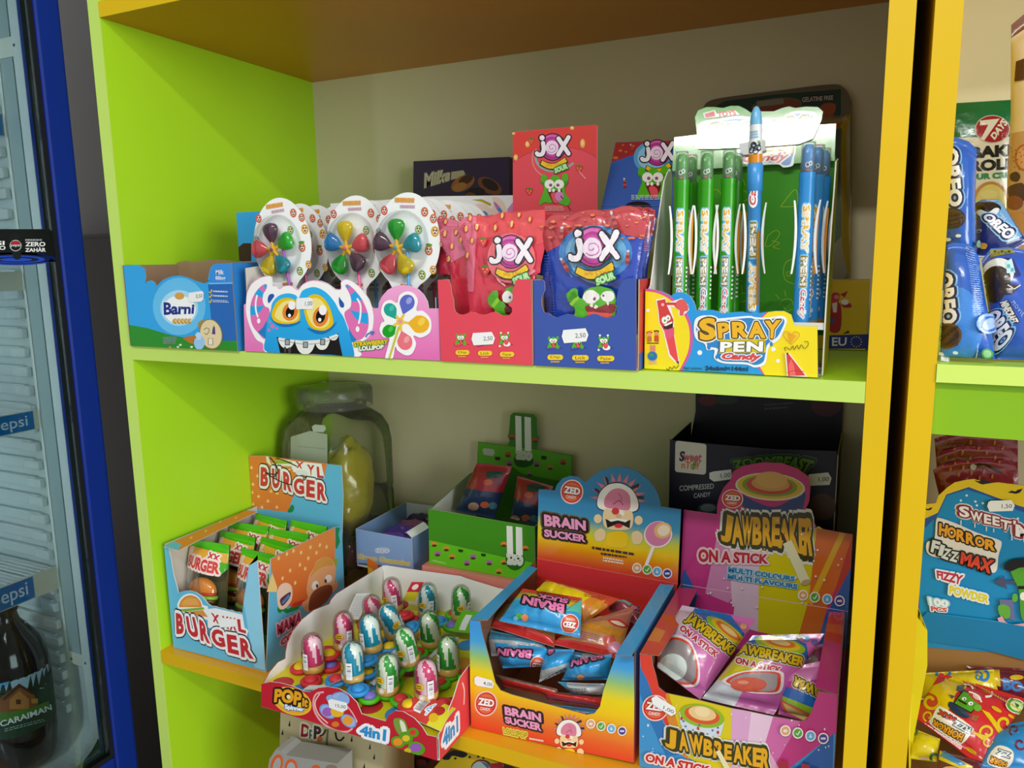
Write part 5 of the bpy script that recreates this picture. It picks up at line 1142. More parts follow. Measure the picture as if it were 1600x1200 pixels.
def mrc(px, py):
    P, n = MR_(px, py); P = P.copy(); P.y = min(max(P.y, .0146), .1885); P.z = max(P.z, ZF); return P, n
a = Art(mrc, z=(400, 810, 5.217))
a.panel([(80, 1260), (120, 330), (180, 300), (640, 72), (700, 60), (720, 560), (720, 1100)], BSKY, '#cfc8bc', .0012)
a.poly([(120, 332), (185, 300), (640, 72), (648, 200), (640, 360), (600, 480), (400, 700), (290, 720), (200, 700), (160, 520), (125, 420)], lambda x, y: mixc('#e58a3e', '#d9602c', min(1, max(0, (y - 850) / 100))))
a.poly([(648, 75), (685, 75), (672, 130), (685, 190), (660, 250), (648, 240)], '#1f8a4a'); a.poly([(640, 320), (665, 330), (655, 400), (630, 410)], '#8fb02a'); a.poly([(175, 720), (215, 715), (260, 740), (320, 700), (380, 680), (340, 740), (250, 775), (215, 755), (195, 775), (175, 760)], '#1f8a3a'); a.poly([(400, 700), (290, 725), (300, 690), (400, 660)], '#cf3a2c')
for q in ((185, 325), (252, 290), (305, 265), (367, 278), (443, 235), (520, 218), (575, 232), (492, 280), (425, 325), (357, 378), (400, 410), (277, 425), (215, 488), (318, 525)): a.ell(q[0], q[1], 10, 17, '#f2cc80', 10, 10)
a.poly([(130, 445), (172, 560), (168, 600), (85, 598)], '#f0d084')
a.blob([(470, 400), (490, 350), (550, 315), (610, 330), (650, 400), (640, 520), (665, 510), (660, 570), (600, 620), (520, 700), (440, 760), (390, 740), (375, 690), (420, 650), (410, 580), (430, 470)], '#e8a878', 5); a.blob([(470, 410), (490, 360), (550, 318), (610, 335), (630, 380), (560, 390), (500, 420), (440, 480)], '#d89a48', 5)
a.blob([(440, 640), (500, 570), (600, 540), (620, 600), (560, 690), (470, 740), (430, 750)], '#8a4a30', 5); a.ell(480, 545, 26, 38, '#f0ece6', 20); a.ell(590, 490, 28, 32, '#f0ece6', 20); a.ell(496, 550, 9, 16, '#3a3030'); a.ell(566, 510, 9, 16, '#3a3030')
a.blob([(170, 600), (200, 540), (250, 525), (290, 560), (290, 660), (240, 730), (195, 740), (175, 700)], '#eed0b8', 5); a.blob([(195, 660), (240, 620), (280, 600), (270, 650), (220, 710), (200, 700)], '#6a3040', 5); a.poly([(205, 685), (265, 615), (275, 640), (215, 700)], '#4a86c4')
a.text('MAMA', [(155, 870), (365, 755), (365, 850), (175, 955)], [(.14, '#e8b8c4'), (0, '#b0305a')], bold=.06, shear=.2); a.text('COA', [(195, 990), (345, 880), (350, 940), (205, 1040)], [(.14, '#e8b8c4'), (0, '#b0305a')], bold=.06, shear=.2)
make('side_panel', a.b, CARD, bu)['label'] = 'side panel with orange bun print'
make('base_panel', B().box((.012, .0146, ZF), (.1764, .188, ZF + .0012), '#cfc8bc'), CARD, bu)
MH = clampx(PY(.1892), .0012, .1795, zmin=ZF)
a = Art(MH, z=(380, 700, 9.229))
a.panel([(75, 110), (330, 115), (430, 130), (690, 180), (1395, 250), (1430, 260), (1450, 700), (1430, 1060), (1430, 3100), (60, 3100), (60, 900)], BSKY, '#d4d0c6', .0014)
a.poly([(75, 112), (330, 117), (1210, 225), (1180, 380), (900, 500), (725, 690), (640, 925), (75, 855)], BUN)
for q in ((118, 280), (205, 400), (140, 520), (128, 635), (220, 695), (355, 762), (138, 805), (485, 850), (270, 850), (400, 620), (490, 650)): a.poly([(q[0] - 24, q[1] + 6), (q[0] + 4, q[1] - 28), (q[0] + 26, q[1] + 14), (q[0], q[1] + 28)], '#f2cc80')
a.blob([(640, 915), (700, 820), (735, 850), (720, 910), (680, 930)], '#1f8a4a', 4)
a.poly([(330, 118), (700, 182), (720, 300), (640, 330), (400, 260), (340, 200)], '#eae8dc'); a.poly([(360, 150), (700, 200), (700, 225), (450, 230)], '#8fb02a'); a.poly([(365, 125), (560, 150), (400, 230)], '#d8903c'); a.poly([(430, 245), (700, 265), (700, 310), (560, 290)], '#d8903c')
a.poly([(700, 185), (1130, 228), (1175, 440), (1000, 430), (720, 340)], '#eef0ea')
a.text('X', [(750, 190), (880, 205), (850, 300), (770, 285)], [(0, '#cc3a3a')], bold=.06); a.text('Y', [(920, 235), (1030, 250), (1000, 400), (960, 400)], [(0, '#cc3a3a')], bold=.06); a.text('L', [(1060, 265), (1150, 285), (1165, 440), (1070, 430)], [(0, '#cc3a3a')], bold=.06)
for off, c in ((.17, '#10161a'), (.12, '#eeeee8'), (0, '#cc3a3a')):
    for ch, q in (('B', [(260, 270), (370, 285), (360, 560), (255, 540)]), ('U', [(420, 290), (540, 300), (530, 580), (425, 580)]), ('R', [(580, 330), (700, 370), (710, 640), (590, 600)]), ('G', [(730, 430), (880, 440), (890, 670), (740, 660)]), ('E', [(920, 450), (1040, 470), (1040, 720), (915, 700)]), ('R', [(1075, 490), (1200, 510), (1205, 765), (1075, 745)])): a.text(ch, q, [(off, c)], bold=.05)
a.poly([(790, 320), (900, 320), (940, 370), (800, 395), (760, 360)], '#dfe6e8')
for p in ([(390, 130), (470, 230), (505, 310), (500, 350)], [(480, 145), (620, 185), (780, 262)], [(330, 350), (450, 378), (510, 340)], [(340, 360), (450, 430), (560, 485), (710, 530)], [(480, 300), (485, 450)], [(500, 360), (440, 430)], [(870, 430), (890, 460), (930, 400)]): a.curve(p, 14, '#1a1c18')
make('header_card', a.b, CARD, bu)['label'] = 'tall header card with red lettering'

def on_front(bvh):
    """print laid straight from the front on an object drawn in its own space"""
    def f(x, z):
        h = bvh.ray_cast(Vector((x, -1, z)), Vector((0, 1, 0)))
        return (None, None) if h[0] is None else (h[0], Vector((0, -1, 0)) if h[1].y < 0 else -h[1])
    f.hug = 1
    return f
def burger_bag(label, seed):
    r = thing('burger_gummy', label, 'gummy candy', (0, 0, 0), 'burger gummies in the pale blue carton')
    w, h = .036, .120
    top, bot = [(-w, h), (w, h)], [(-w, 0), (w, 0)]
    lf, rt = [(-w, h), (-w * .97, h * .5), (-w, 0)], [(w, h), (w * .97, h * .5), (w, 0)]
    b, f = bag_mesh(local, top, rt, bot, lf, .017, .004, '#ffffff', '#ffffff', seed=seed, nu=32, nv=38, wr=.0008)
    n = 32 * 38 * 2
    front, rear = B(), B()
    front.v = b.v; front.f = b.f[:n]; front.c = b.c[:n]; front.sm = b.sm[:n]
    rear.v = list(b.v); rear.f = b.f[n:]; rear.c = [[lin('#4b5238')] * 4 for _ in b.f[n:]]; rear.sm = b.sm[n:]
    make('film_front', front, CLEAR, r)['label'] = 'clear front film'; make('film_back', rear, WRAP, r)
    a = Art(on_front(f), lay=2, maxpx=.0016)
    a.poly([(-.036, .082), (-.022, .092), (-.005, .084), (.012, .090), (.03, .080), (.036, .088), (.036, .12), (-.036, .12)], '#3fae10'); a.poly([(-.036, .094), (-.02, .101), (0, .096), (.018, .101), (.036, .094), (.036, .108), (-.036, .111)], '#e8a83a')
    a.poly([(-.036, .112), (.036, .110), (.036, .12), (-.036, .12)], '#4fbe16'); 
    a.text('XX', [(.006, .108), (.026, .105), (.026, .097), (.006, .100)], [(.2, '#f0e8e0'), (0, '#c83038')], bold=.06)
    a.text('BURGER', [(-.028, .101), (.028, .096), (.028, .080), (-.028, .085)], [(.16, '#f0d8d0'), (0, '#cf3a34')], bold=.05)
    a.ell(-.026, .105, .005, .006, '#e8c8b0')
    make('printed_header', a.b, WRAP, r)
    a = Art(on_front(f), lay=2, maxpx=.0016); a.poly([(-.036, .0), (.036, .0), (.036, .012), (.02, .018), (0, .012), (-.02, .019), (-.036, .014)], '#3fae10'); a.ell(.012, .012, .004, .005, '#d89ad0')
    make('printed_foot', a.b, WRAP, r)
    g = B(); c = (-.006, .0, .045)
    def bun(zs, s):
        return lambda u, v: Vector((c[0] + .024 * math.cos(u * 2 * math.pi) * math.cos((v) * math.pi / 2), -.003 - .0105 * math.sin(u * 2 * math.pi) * math.cos(v * math.pi / 2), c[2] + zs + s * .018 * math.sin(v * math.pi / 2)))
    g.grid(bun(.007, 1), 20, 8, '#e08a30', closed_u=True); g.grid(bun(-.011, -.7), 20, 6, '#e8a860', closed_u=True)
    g.lathe([(0, -.0105), (.023, -.0105), (.0245, -.006), (.023, -.003), (0, -.003)], (c[0], -.003, c[2]), '#6a2f1c', 20); g.lathe([(0, -.002), (.026, -.003), (.0265, 0), (.024, .002), (0, .002)], (c[0], -.003, c[2]), '#8fc02a', 20); g.lathe([(0, .002), (.0235, .003), (.0235, .006), (0, .007)], (c[0], -.003, c[2]), '#d83a3a', 20)
    for i, v in enumerate(g.v):
        if i > 20 * 9 + 20 * 7 - 1: v.y = -.003 + (v.y + .003) * .45
    make('gummy', g, CANDY, r)['label'] = 'burger-shaped gummy'
    return r
G0 = burger_bag('front left burger gummy pouch behind the carton window', 3)
def setg(o, x, y, tl, rz, dz=0): o.location = (x, y, ZB + .024 + dz); o.rotation_euler = (math.radians(-tl), 0, math.radians(rz))
setg(G0, .0505, .036, 10, 3, .004)
c = copy_tree(G0); c['label'] = 'front right burger gummy pouch, partly behind the blue post of the carton'; setg(c, .131, .040, 12, -4)
for i, (col, x) in enumerate((('left', .0555), ('right', .129))):
    for j in range(3):
        c = copy_tree(G0); c['label'] = 'burger gummy pouch in the %s row of the pale blue carton, %s from the front' % (col, ('second', 'third', 'fourth')[j]); setg(c, x + .003 * (-1) ** j, .072 + .030 * j, 13 + 1.5 * j, random.uniform(-8, 8), .004 + .003 * j)

# ---- clear square jar
jar = thing('candy_jar', 'big clear square plastic jar with screw lid behind the burger carton', 'jar', (.086, .300, ZB))
def sq(cx, cy, hw, z, p=4.5):
    def f(u):
        t = u * 2 * math.pi; c, s = math.cos(t), math.sin(t); k = (abs(c) ** p + abs(s) ** p) ** (-1 / p); return Vector((cx + hw * k * c, cy + hw * k * s, z))
    return f
prof = [(.070, .0008, 6), (.076, .006, 6), (.077, .03, 6), (.0755, .034, 6), (.077, .038, 6), (.077, .09, 6), (.0755, .094, 6), (.077, .098, 6), (.077, .15, 6), (.0755, .154, 6), (.077, .158, 6), (.077, .235, 6), (.075, .26, 5), (.068, .278, 4), (.058, .290, 2.5), (.0545, .294, 2), (.0545, .302, 2)]
n = len(prof) - 1
make('jar_body', B().grid(lambda u, v: sq(.086, .300, prof[round(v * n)][0] * .93, ZB + prof[round(v * n)][1], prof[round(v * n)][2])(u), 56, n, '#ffffff', closed_u=True), CLEARJ, jar)
make('lid', B().lathe([(.0585, .298), (.061, .299), (.061, .326), (.0585, .330), (.03, .3315), (0, .3315)], (.086, .300, ZB), '#ffffff', 40), clear('lid_plastic', '#dfe2d6', body=.18, bodycol='#c4c8b4'), jar)['label'] = 'clear screw lid'
b = B(); a = Art(PY(.2265), b, z=(420, 580, 3.75)); a.panel([(128, 385), (240, 350), (342, 370), (342, 620), (128, 620)], '#b9bfae', '#b9bfae', .0004); a.line([(170, 440), (330, 455)], 6, '#a4ab9a'); make('label', b, MATTE, jar)
a = Art(PY(.2262), z=(420, 580, 3.75), lay=4); a.poly([(252, 325), (270, 312), (330, 318), (335, 340), (320, 358), (260, 354)], '#c9cfc6'); make('price_sticker', a.b, MATTE, jar)
def lump(name, label, c, r, col, seed, m=None, group=None):
    b = B()
    def fn(u, v):
        t = u * 2 * math.pi; q = (v - .5) * math.pi; d = Vector((math.cos(t) * math.cos(q), math.sin(t) * math.cos(q), math.sin(q)))
        k = 1 + .22 * noise.noise(d * 2.2 + Vector((seed, 0, 0))) + .1 * noise.noise(d * 6 + Vector((0, seed, 0)))
        return Vector((c[0] + d.x * r[0] * k, c[1] + d.y * r[1] * k, c[2] + d.z * r[2] * k))
    b.grid(fn, 28, 18, col, closed_u=True); o = make(name, b, m or WRAP, base=(c[0], c[1], c[2] - r[2])); tag(o, label, 'candy bag', group); return o
lump('candy_bag', 'crumpled yellow candy bag inside the clear jar, upper half', (.105, .30, ZB + .165), (.040, .042, .075), '#b9ac1e', 2)
lump('candy_bag', 'dark green candy bag at the bottom of the clear jar', (.070, .29, ZB + .045), (.042, .038, .040), '#1f4a24', 5)
lump('candy_bag', 'dull red candy bag at the bottom right of the clear jar', (.132, .30, ZB + .06), (.018, .045, .03), '#6a2a1c', 8)

# ---- flat cartons lying at the back
def slab(name, label, a0, a1, top, col, deco=None):
    b = B(); b.box((a0[0], a0[1], ZF), (a1[0], a1[1], top), col, .0006); r = thing(name, label, 'box', ((a0[0] + a1[0]) / 2, (a0[1] + a1[1]) / 2, ZB))
    if deco: deco(b)
    make('box_body', b, CARD, r); return r
def od_(b):
    a = Art(clampx(PY(.2235), .1922, .2878, zmin=ZF), b, z=(420, 580, 3.75), lay=2); a.poly([(400, 1060), (640, 1130), (640, 1300), (400, 1300)], '#d8742c'); a.blob([(445, 1150), (470, 1120), (520, 1130), (540, 1180), (500, 1230), (450, 1230)], '#14183a', 4); a.ell(580, 1170, 30, 22, '#d8b02c'); a.ell(470, 1115, 30, 10, '#f0a04a')
slab('snack_box', 'flat orange box with navy shapes under the lilac box', (.192, .224), (.288, .385), ZB + .061, '#d8742c', od_)
slab('snack_box', 'flat salmon pink box lying under the green creature carton', (.292, .220), (.470, .388), ZB + .088, '#e08a7c')

# ---- lilac box
li = thing('candy_carton', 'small open lilac carton of purple packets behind the spinner tray', 'candy carton', (.22, .30, ZB + .061))
yl = .232; ML_ = PY(yl); lx0, lx1 = ML_(556, 850)[0].x, ML_(644, 860)[0].x; lz0 = ZB + .0616
fl = lambda px, py: (lambda P, n: (Vector((min(max(P.x, lx0), lx1), P.y, max(lz0, P.z))), n))(*ML_(px, py))
lzt = ML_(600, 834)[0].z
a = Art(fl, z=(420, 580, 3.75)); a.panel([(510, 925), (840, 985), (845, 1160), (512, 1120)], '#86a8d8', '#dfe4e6', .001)
a.ell(665, 1050, 48, 20, '#a9c0e2'); a.text('ZOO', [(625, 1038), (705, 1040), (705, 1066), (625, 1064)], [(0, '#d4e0f0')], bold=.04); a.text('Gross Gummies', [(520, 1068), (830, 1110), (825, 1142), (520, 1098)], [(.06, '#cfd8c0'), (0, '#d8b43a')], bold=.02)
make('front_panel', a.b, CARD, li)
for nm, x in (('l', lx0 + .0011), ('r', lx1)):
    q = Art(WX(x, 1)); q.panel([(yl + .0012, lz0), (yl + .0012, lzt), (.375, lzt), (.375, lz0)], '#7c9ece', '#dfe4e6', .001, raw=True)
    if nm == 'r': q.blob([(.27, lz0 + .006), (.30, lz0 + .005), (.33, lz0 + .012), (.31, lz0 + .03), (.28, lz0 + .028)], '#8a9a5a', 4)
    make('side_panel', q.b, CARD, li)
make('base_panel', B().box((lx0 + .0012, yl + .0012, lz0), (lx1 - .0012, .374, lz0 + .001), '#dfe4e6'), CARD, li)
q = Art(WY(.3745)); q.panel([(lx0 + .0012, lz0), (lx1 - .0012, lz0), (lx1 - .0012, lzt), (lx0 + .0012, lzt)], '#dfe4e6', '#86a8d8', .001, raw=True); make('back_panel', q.b, CARD, li)
q = B(); q.grid(lambda u, v: Vector((lx1 - .002 - .012 * math.sin(v * 1.6), yl + .004 + u * .05, lzt - .002 + .008 * math.sin(v * 2.2))), 8, 8, '#e8ecec'); make('torn_flap', q, MATTE, li)
for i in range(4): lump('candy_packet', 'purple candy packet in the lilac carton, %s from the front' % ('first', 'second', 'third', 'fourth')[i], ((lx0 + lx1) / 2 + .003 * (-1) ** i, yl + .028 + i * .032, (lz0 + lzt) / 2 - .002), ((lx1 - lx0) * .37, .0125, (lzt - lz0) * .40), ['#5a3a9a', '#4a2f86', '#6a3a5a', '#3f2a66'][i], i + 11)

# ---- green creature carton
yg = .230; MG = PY(yg); gx0, gx1 = MG(669, 835)[0].x, MG(836, 870)[0].x; gz0 = ZB + .0886
gr = thing('candy_carton', 'green carton with long white rabbit ears on front and raised back card', 'candy carton', ((gx0 + gx1) / 2, .30, ZB + .088))
fg = lambda px, py: (lambda P, n: (Vector((min(max(P.x, gx0), gx1), P.y, max(gz0, P.z))), n))(*MG(px, py))
a = Art(fg, z=(540, 630, 4)); GZ = '#3f8f16'
a.panel([(518, 660), (700, 690), (1010, 745), (1190, 775), (1180, 990), (1060, 1180), (525, 1040)], GZ, '#c9c9bc', .001)
a.poly([(522, 855), (700, 895), (1000, 965), (1160, 995), (1180, 1010), (1060, 1200), (525, 1060)], '#63c41a')
def gum(q, c): 
    for x, y in q: a.ell(x, y, 20, 16, c); a.ell(x, y + 10, 16, 8, '#4a3a20')
gum([(575, 940), (797, 960), (758, 998), (898, 996)], '#b06ab0'); gum([(665, 958), (958, 1050), (630, 908), (555, 880), (990, 992)], '#d89a2c')
for q in ((720, 922), (862, 948)): a.poly([(q[0] - 16, q[1] - 10), (q[0] + 16, q[1] - 6), (q[0] + 12, q[1] + 10), (q[0] - 12, q[1] + 8)], '#1f3a14')
def ears(a, cx, yt, yb, s):
    a.poly([(cx - 52 * s, yt), (cx - 14 * s, yt + 4), (cx - 10 * s, yb), (cx - 48 * s, yb)], '#e4e8e2'); a.poly([(cx + 6 * s, yt + 6), (cx + 46 * s, yt + 12), (cx + 50 * s, yb), (cx + 8 * s, yb)], '#e4e8e2')
a.blob([(1010, 940), (1060, 930), (1110, 950), (1115, 1010), (1060, 1045), (1005, 1010)], '#1f6a1a', 5); ears(a, 1058, 765, 950, 1.0)
a.text('ZOO', [(1008, 945), (1108, 960), (1105, 1010), (1012, 1000)], [(.14, '#e4e8e2'), (.02, '#3f8f16'), (0, '#e4e8e2')], bold=.04); a.ell(1035, 965, 7, 7, '#2a4a1a'); a.ell(1080, 970, 7, 7, '#2a4a1a')
gum([(990, 880), (1125, 905)], '#d88a2c'); a.greek([(545, 975), (650, 1000), (650, 1015), (545, 990)], 1, '#c9e0a0')
make('front_panel', a.b, CARD, gr)
gzt = MG(750, 809)[0].z
q = Art(WX(gx0 + .0011, 1)); q.panel([(yg + .0012, gz0), (yg + .0012, gzt - .002), (.36, gzt + .02), (.374, gzt + .02), (.374, gz0)], '#cfd0c6', '#3f8f16', .001, raw=True); make('side_panel', q.b, CARD, gr)
q = Art(WX(gx1, 1)); q.panel([(yg + .0012, gz0), (yg + .0012, gzt - .002), (.374, gzt), (.374, gz0)], '#2f7010', '#8a8a80', .001, raw=True); make('side_panel', q.b, CARD, gr)
make('base_panel', B().box((gx0 + .0012, yg + .0012, gz0), (gx1 - .0012, .374, gz0 + .001), '#c9c9bc'), CARD, gr)
MGH = PY(.3745); fgh = clampx(MGH, gx0, gx1 + .004, zmin=gz0)
a = Art(fgh, z=(540, 630, 4))
a.panel([(828, 240), (1015, 265), (1025, 230), (1012, 205), (1020, 190), (1030, 75), (1050, 58), (1175, 70), (1195, 90), (1200, 195), (1210, 215), (1195, 290), (1418, 325), (1410, 1300), (820, 1300)], '#357a12', '#c9c9bc', .001)
a.poly([(828, 372), (1050, 400), (1100, 440), (1412, 500), (1412, 330), (1200, 292), (830, 244)], '#58a81a')
a.blob([(1055, 340), (1110, 320), (1170, 345), (1165, 385), (1110, 402), (1062, 385)], '#1f5a1a', 5); ears(a, 1112, 78, 300, 1.0)
a.text('ZOO', [(1065, 300), (1165, 312), (1160, 355), (1068, 345)], [(.14, '#d4d8d0'), (.02, '#357a12'), (0, '#d4d8d0')], bold=.04)
gum([(1015, 320), (1360, 368), (1040, 210), (1185, 230)], '#b0502c'); gum([(1025, 375), (1195, 380)], '#a05aa0'); gum([(1280, 400)], '#b8862c'); gum([(1150, 440)], '#8a8a80')
for q in ((950, 345), (1240, 340)): a.poly([(q[0] - 18, q[1] - 12), (q[0] + 18, q[1] - 8), (q[0] + 14, q[1] + 12), (q[0] - 14, q[1] + 10)], '#12260c')
a.poly([(855, 290), (870, 280), (925, 288), (935, 310), (920, 330), (865, 322)], '#b4bcb0')
make('header_card', a.b, CARD, gr)['label'] = 'green back card with white ears'
def packet(label, y, q, seed):
    r = thing('candy_packet', label, 'candy packet', tuple(PY(y)(540 + q[3][0] / 4, 630 + q[3][1] / 4)[0]))
    Mq = clampx(on_plane((0, y, gz0 + .05), (0, -1, .18)), zmin=gz0 + .0016)
    b, f = bag_mesh(Mq, [q[0], q[1]], [q[1], q[2]], [q[3], q[2]], [q[0], q[3]], .014, .004, lambda u, v: '#2a3f66' if v > .5 else '#a8283a', '#8a2030', (540, 630, 4), seed=seed, nu=18, nv=18)
    a = Art(on_mesh(f), b, z=(540, 630, 4), lay=3, maxpx=4); x, y0 = q[0]
    a.blob([(x + 60, y0 + 60), (x + 110, y0 + 50), (x + 170, y0 + 60), (x + 150, y0 + 90), (x + 70, y0 + 95)], '#2f4a4a', 4); a.ell(x + 70, y0 + 120, 30, 20, '#d05a3a'); a.ell(x + 130, y0 + 120, 34, 22, '#8a3a5a'); a.ell(x - 20, y0 + 270, 34, 26, '#c8a08a'); a.ell(x + 50, y0 + 260, 28, 20, '#d86a4a'); a.ell(x + 100, y0 + 265, 26, 22, '#4a8aa0')
    make('packet_body', b, WRAP, r)
packet('dark red and navy candy packet at the left of the green carton', .285, [(820, 375), (1040, 395), (930, 720), (690, 670)], 21)
packet('dark red and navy candy packet at the right of the green carton', .290, [(1075, 455), (1300, 520), (1190, 760), (1030, 720)], 22)

# ================================================================== spinner lollipop tray
TX0, TX1, TY0, TY1 = .2262, .4762, -.0485, .2150
ty = thing('candy_tray', 'red display tray with white stepped walls jutting over the shelf edge', 'display tray', (.35, .08, ZB))
RED = '#c01f30'
FLZ = ZB + .0265
b = B(); b.box((TX0 + .0012, TY0 + .0012, ZF), (TX1 - .0012, TY1 - .0012, ZF + .0012), '#d8d8d4')
make('base_panel', b, CARD, ty)
a = Art(clampx(PZ(FLZ), TX0 + .0012, TX1 - .0012), z=(400, 880, 3.75))
MFl = WZ(FLZ); fl_ = Art(MFl); fl_.panel([(TX0 + .0013, TY0 + .0013), (TX1 - .0013, TY0 + .0013), (TX1 - .0013, TY1 - .0013), (TX0 + .0013, TY1 - .0013)], '#d6cc1e', '#bdb6a8', .0009, raw=True)
for i in range(7):
    for j in range(6): fl_.ell(TX0 + .020 + i * .0325 + (j % 2) * .016, TY0 + .02 + j * .042, .014, .012, ('#c02a34', '#3a84c8', '#d6cc1e', '#e2962a')[(i + 2 * j) % 4], 20 * i, 14)
make('tray_insert', fl_.b, CARD, ty)['label'] = 'yellow printed insert'
MTF = clampx(PY(TY0), TX0, TX1, zmin=ZF)
a = Art(MTF, z=(400, 1050, 4))
a.panel([(35, 215), (32, 75), (90, 62), (150, 68), (230, 90), (300, 122), (340, 125), (390, 100), (450, 92), (520, 105), (580, 140), (630, 190), (660, 262), (730, 285), (810, 308), (830, 270), (870, 242), (920, 248), (990, 290), (1040, 345), (1070, 395), (1130, 408), (1136, 575)], RED, '#dcdcd8', .001)
a.ell(225, 182, 128, 82, '#e8c43a', 22); a.ell(225, 182, 118, 74, '#e8aa2a', 22); a.ell(222, 178, 104, 60, '#efd23a', 22)
a.text('POP', [(118, 105), (290, 130), (280, 218), (112, 190)], [(.13, '#2a1a0a'), (0, '#e8a41c')], bold=.06, bend=.1); a.text('it', [(290, 160), (330, 168), (322, 222), (288, 215)], [(.12, '#2a1a0a'), (0, '#e8a41c')], bold=.05)
a.text('Spinner', [(180, 200), (302, 220), (300, 255), (180, 238)], [(.12, '#2a6aa8'), (0, '#f2f4f6')], bold=.05); a.ell(205, 155, 12, 14, '#efe2b0')
a.curve([(425, 125), (380, 135), (360, 180), (370, 250), (420, 320), (500, 365), (570, 372), (605, 350)], 12, '#e8a4a8'); a.curve([(400, 135), (370, 190), (390, 260), (450, 320)], 8, '#e8c4c0'); a.curve([(560, 200), (600, 250), (628, 300)], 9, '#e8a4a8'); a.ell(625, 308, 10, 10, '#f0c0b8')
for q in ((450, 245, 58, 40, 35), (520, 165, 60, 42, -10), (580, 305, 55, 36, 35)): a.ell(*q[:4], '#7a9ad8', q[4]); a.ell(q[0], q[1], q[2] * .82, q[3] * .82, '#9cb8e8', q[4])
a.ell(450, 248, 34, 28, '#a060b8'); a.ell(575, 302, 32, 28, '#e8a030'); a.ell(510, 245, 42, 36, '#e8b82a'); a.ell(498, 325, 24, 18, '#d87a2a'); a.blob([(440, 160), (470, 140), (500, 170), (530, 140), (580, 150), (575, 200), (480, 210)], '#8ab0e8', 4)
a.text('4in1', [(652, 330), (818, 358), (812, 432), (648, 392)], [(.22, '#f2f6f8'), (0, '#2f8fd0')], bold=.06)
a.blob([(860, 300), (890, 285), (930, 300), (950, 350), (960, 400), (930, 420), (880, 370)], '#7a9a3a', 5); a.blob([(900, 300), (930, 320), (945, 390), (915, 370)], '#dfe6d0', 4)
for q in ((890, 435, 46, 36), (1005, 475, 55, 42), (985, 375, 36, 30), (940, 410, 44, 40)): a.ell(*q, '#5a9a1e', 20)
a.ell(888, 435, 30, 24, '#e8902a'); a.ell(1000, 470, 34, 28, '#9a5ab8'); a.ell(982, 375, 20, 17, '#d83a34'); a.ell(940, 412, 24, 20, '#e2c42a'); a.ell(950, 490, 22, 18, '#c9b42a')
make('front_panel', a.b, CARD, ty)
sticker(a, [(452, 178), (470, 165), (570, 190), (576, 230), (540, 250), (462, 222)], '15,00', ty, tquad=[(500, 196), (566, 208), (562, 232), (498, 218)])
MTR = PX(TX1)
def mtr(px, py):
    P, n = MTR(px, py); P = P.copy(); P.y = min(max(P.y, TY0 + .0012), TY1); P.z = max(P.z, ZF); return P, n
q = Art(WX(TX1, 1)); q.panel([(TY0 + .0012, ZF), (TY0 + .0012, ZB + .031), (-.036, ZB + .036), (-.024, ZB + .048), (-.014, ZB + .055), (0, ZB + .070), (.02, ZB + .0735), (.09, ZB + .072), (TY1, ZB + .072), (TY1, ZF)], '#dd4148', '#dcdcd8', .001, raw=True)
q.zoom(0, 0, 1); q.text('4in1', [(-.040, ZB + .030), (-.006, ZB + .030), (-.006, ZB + .010), (-.040, ZB + .010)], [(.2, '#f2f6f8'), (0, '#2f8fd0')], bold=.06); q.curve([(.006, ZB + .062), (.010, ZB + .05), (.008, ZB + .034)], .0022, '#f0d0cc')
make('side_panel', q.b, CARD, ty)['label'] = 'red right side panel'
MTL = PX(TX0 + .0012)
def mtl_(px, py):
    P, n = MTL(px, py); P = P.copy(); P.y = min(max(P.y, TY0 + .0012), TY1); P.z = max(P.z, ZF); return P, n
q = Art(mtl_, z=(400, 880, 3.75)); q.panel([(45, 700), (80, 640), (130, 580), (172, 560), (175, 520), (185, 470), (215, 400), (270, 330), (340, 275), (430, 240), (440, 215), (470, 180), (600, 100), (745, 12), (748, 600), (45, 900)], '#f4f6f6', '#c01f30', .001); make('side_panel', q.b, CARD, ty)['label'] = 'white stepped left side panel'
MTB = clampx(PY(TY1 - .0011), TX0, TX1, zmin=ZF)
q = Art(MTB, z=(400, 880, 3.75)); q.panel([(700, 8), (760, 12), (960, 42), (1200, 75), (1240, 90), (1420, 145), (1600, 175), (1600, 800), (700, 800)], '#f6f8f8', '#c01f30', .001); make('back_panel', q.b, CARD, ty)['label'] = 'white back wall'

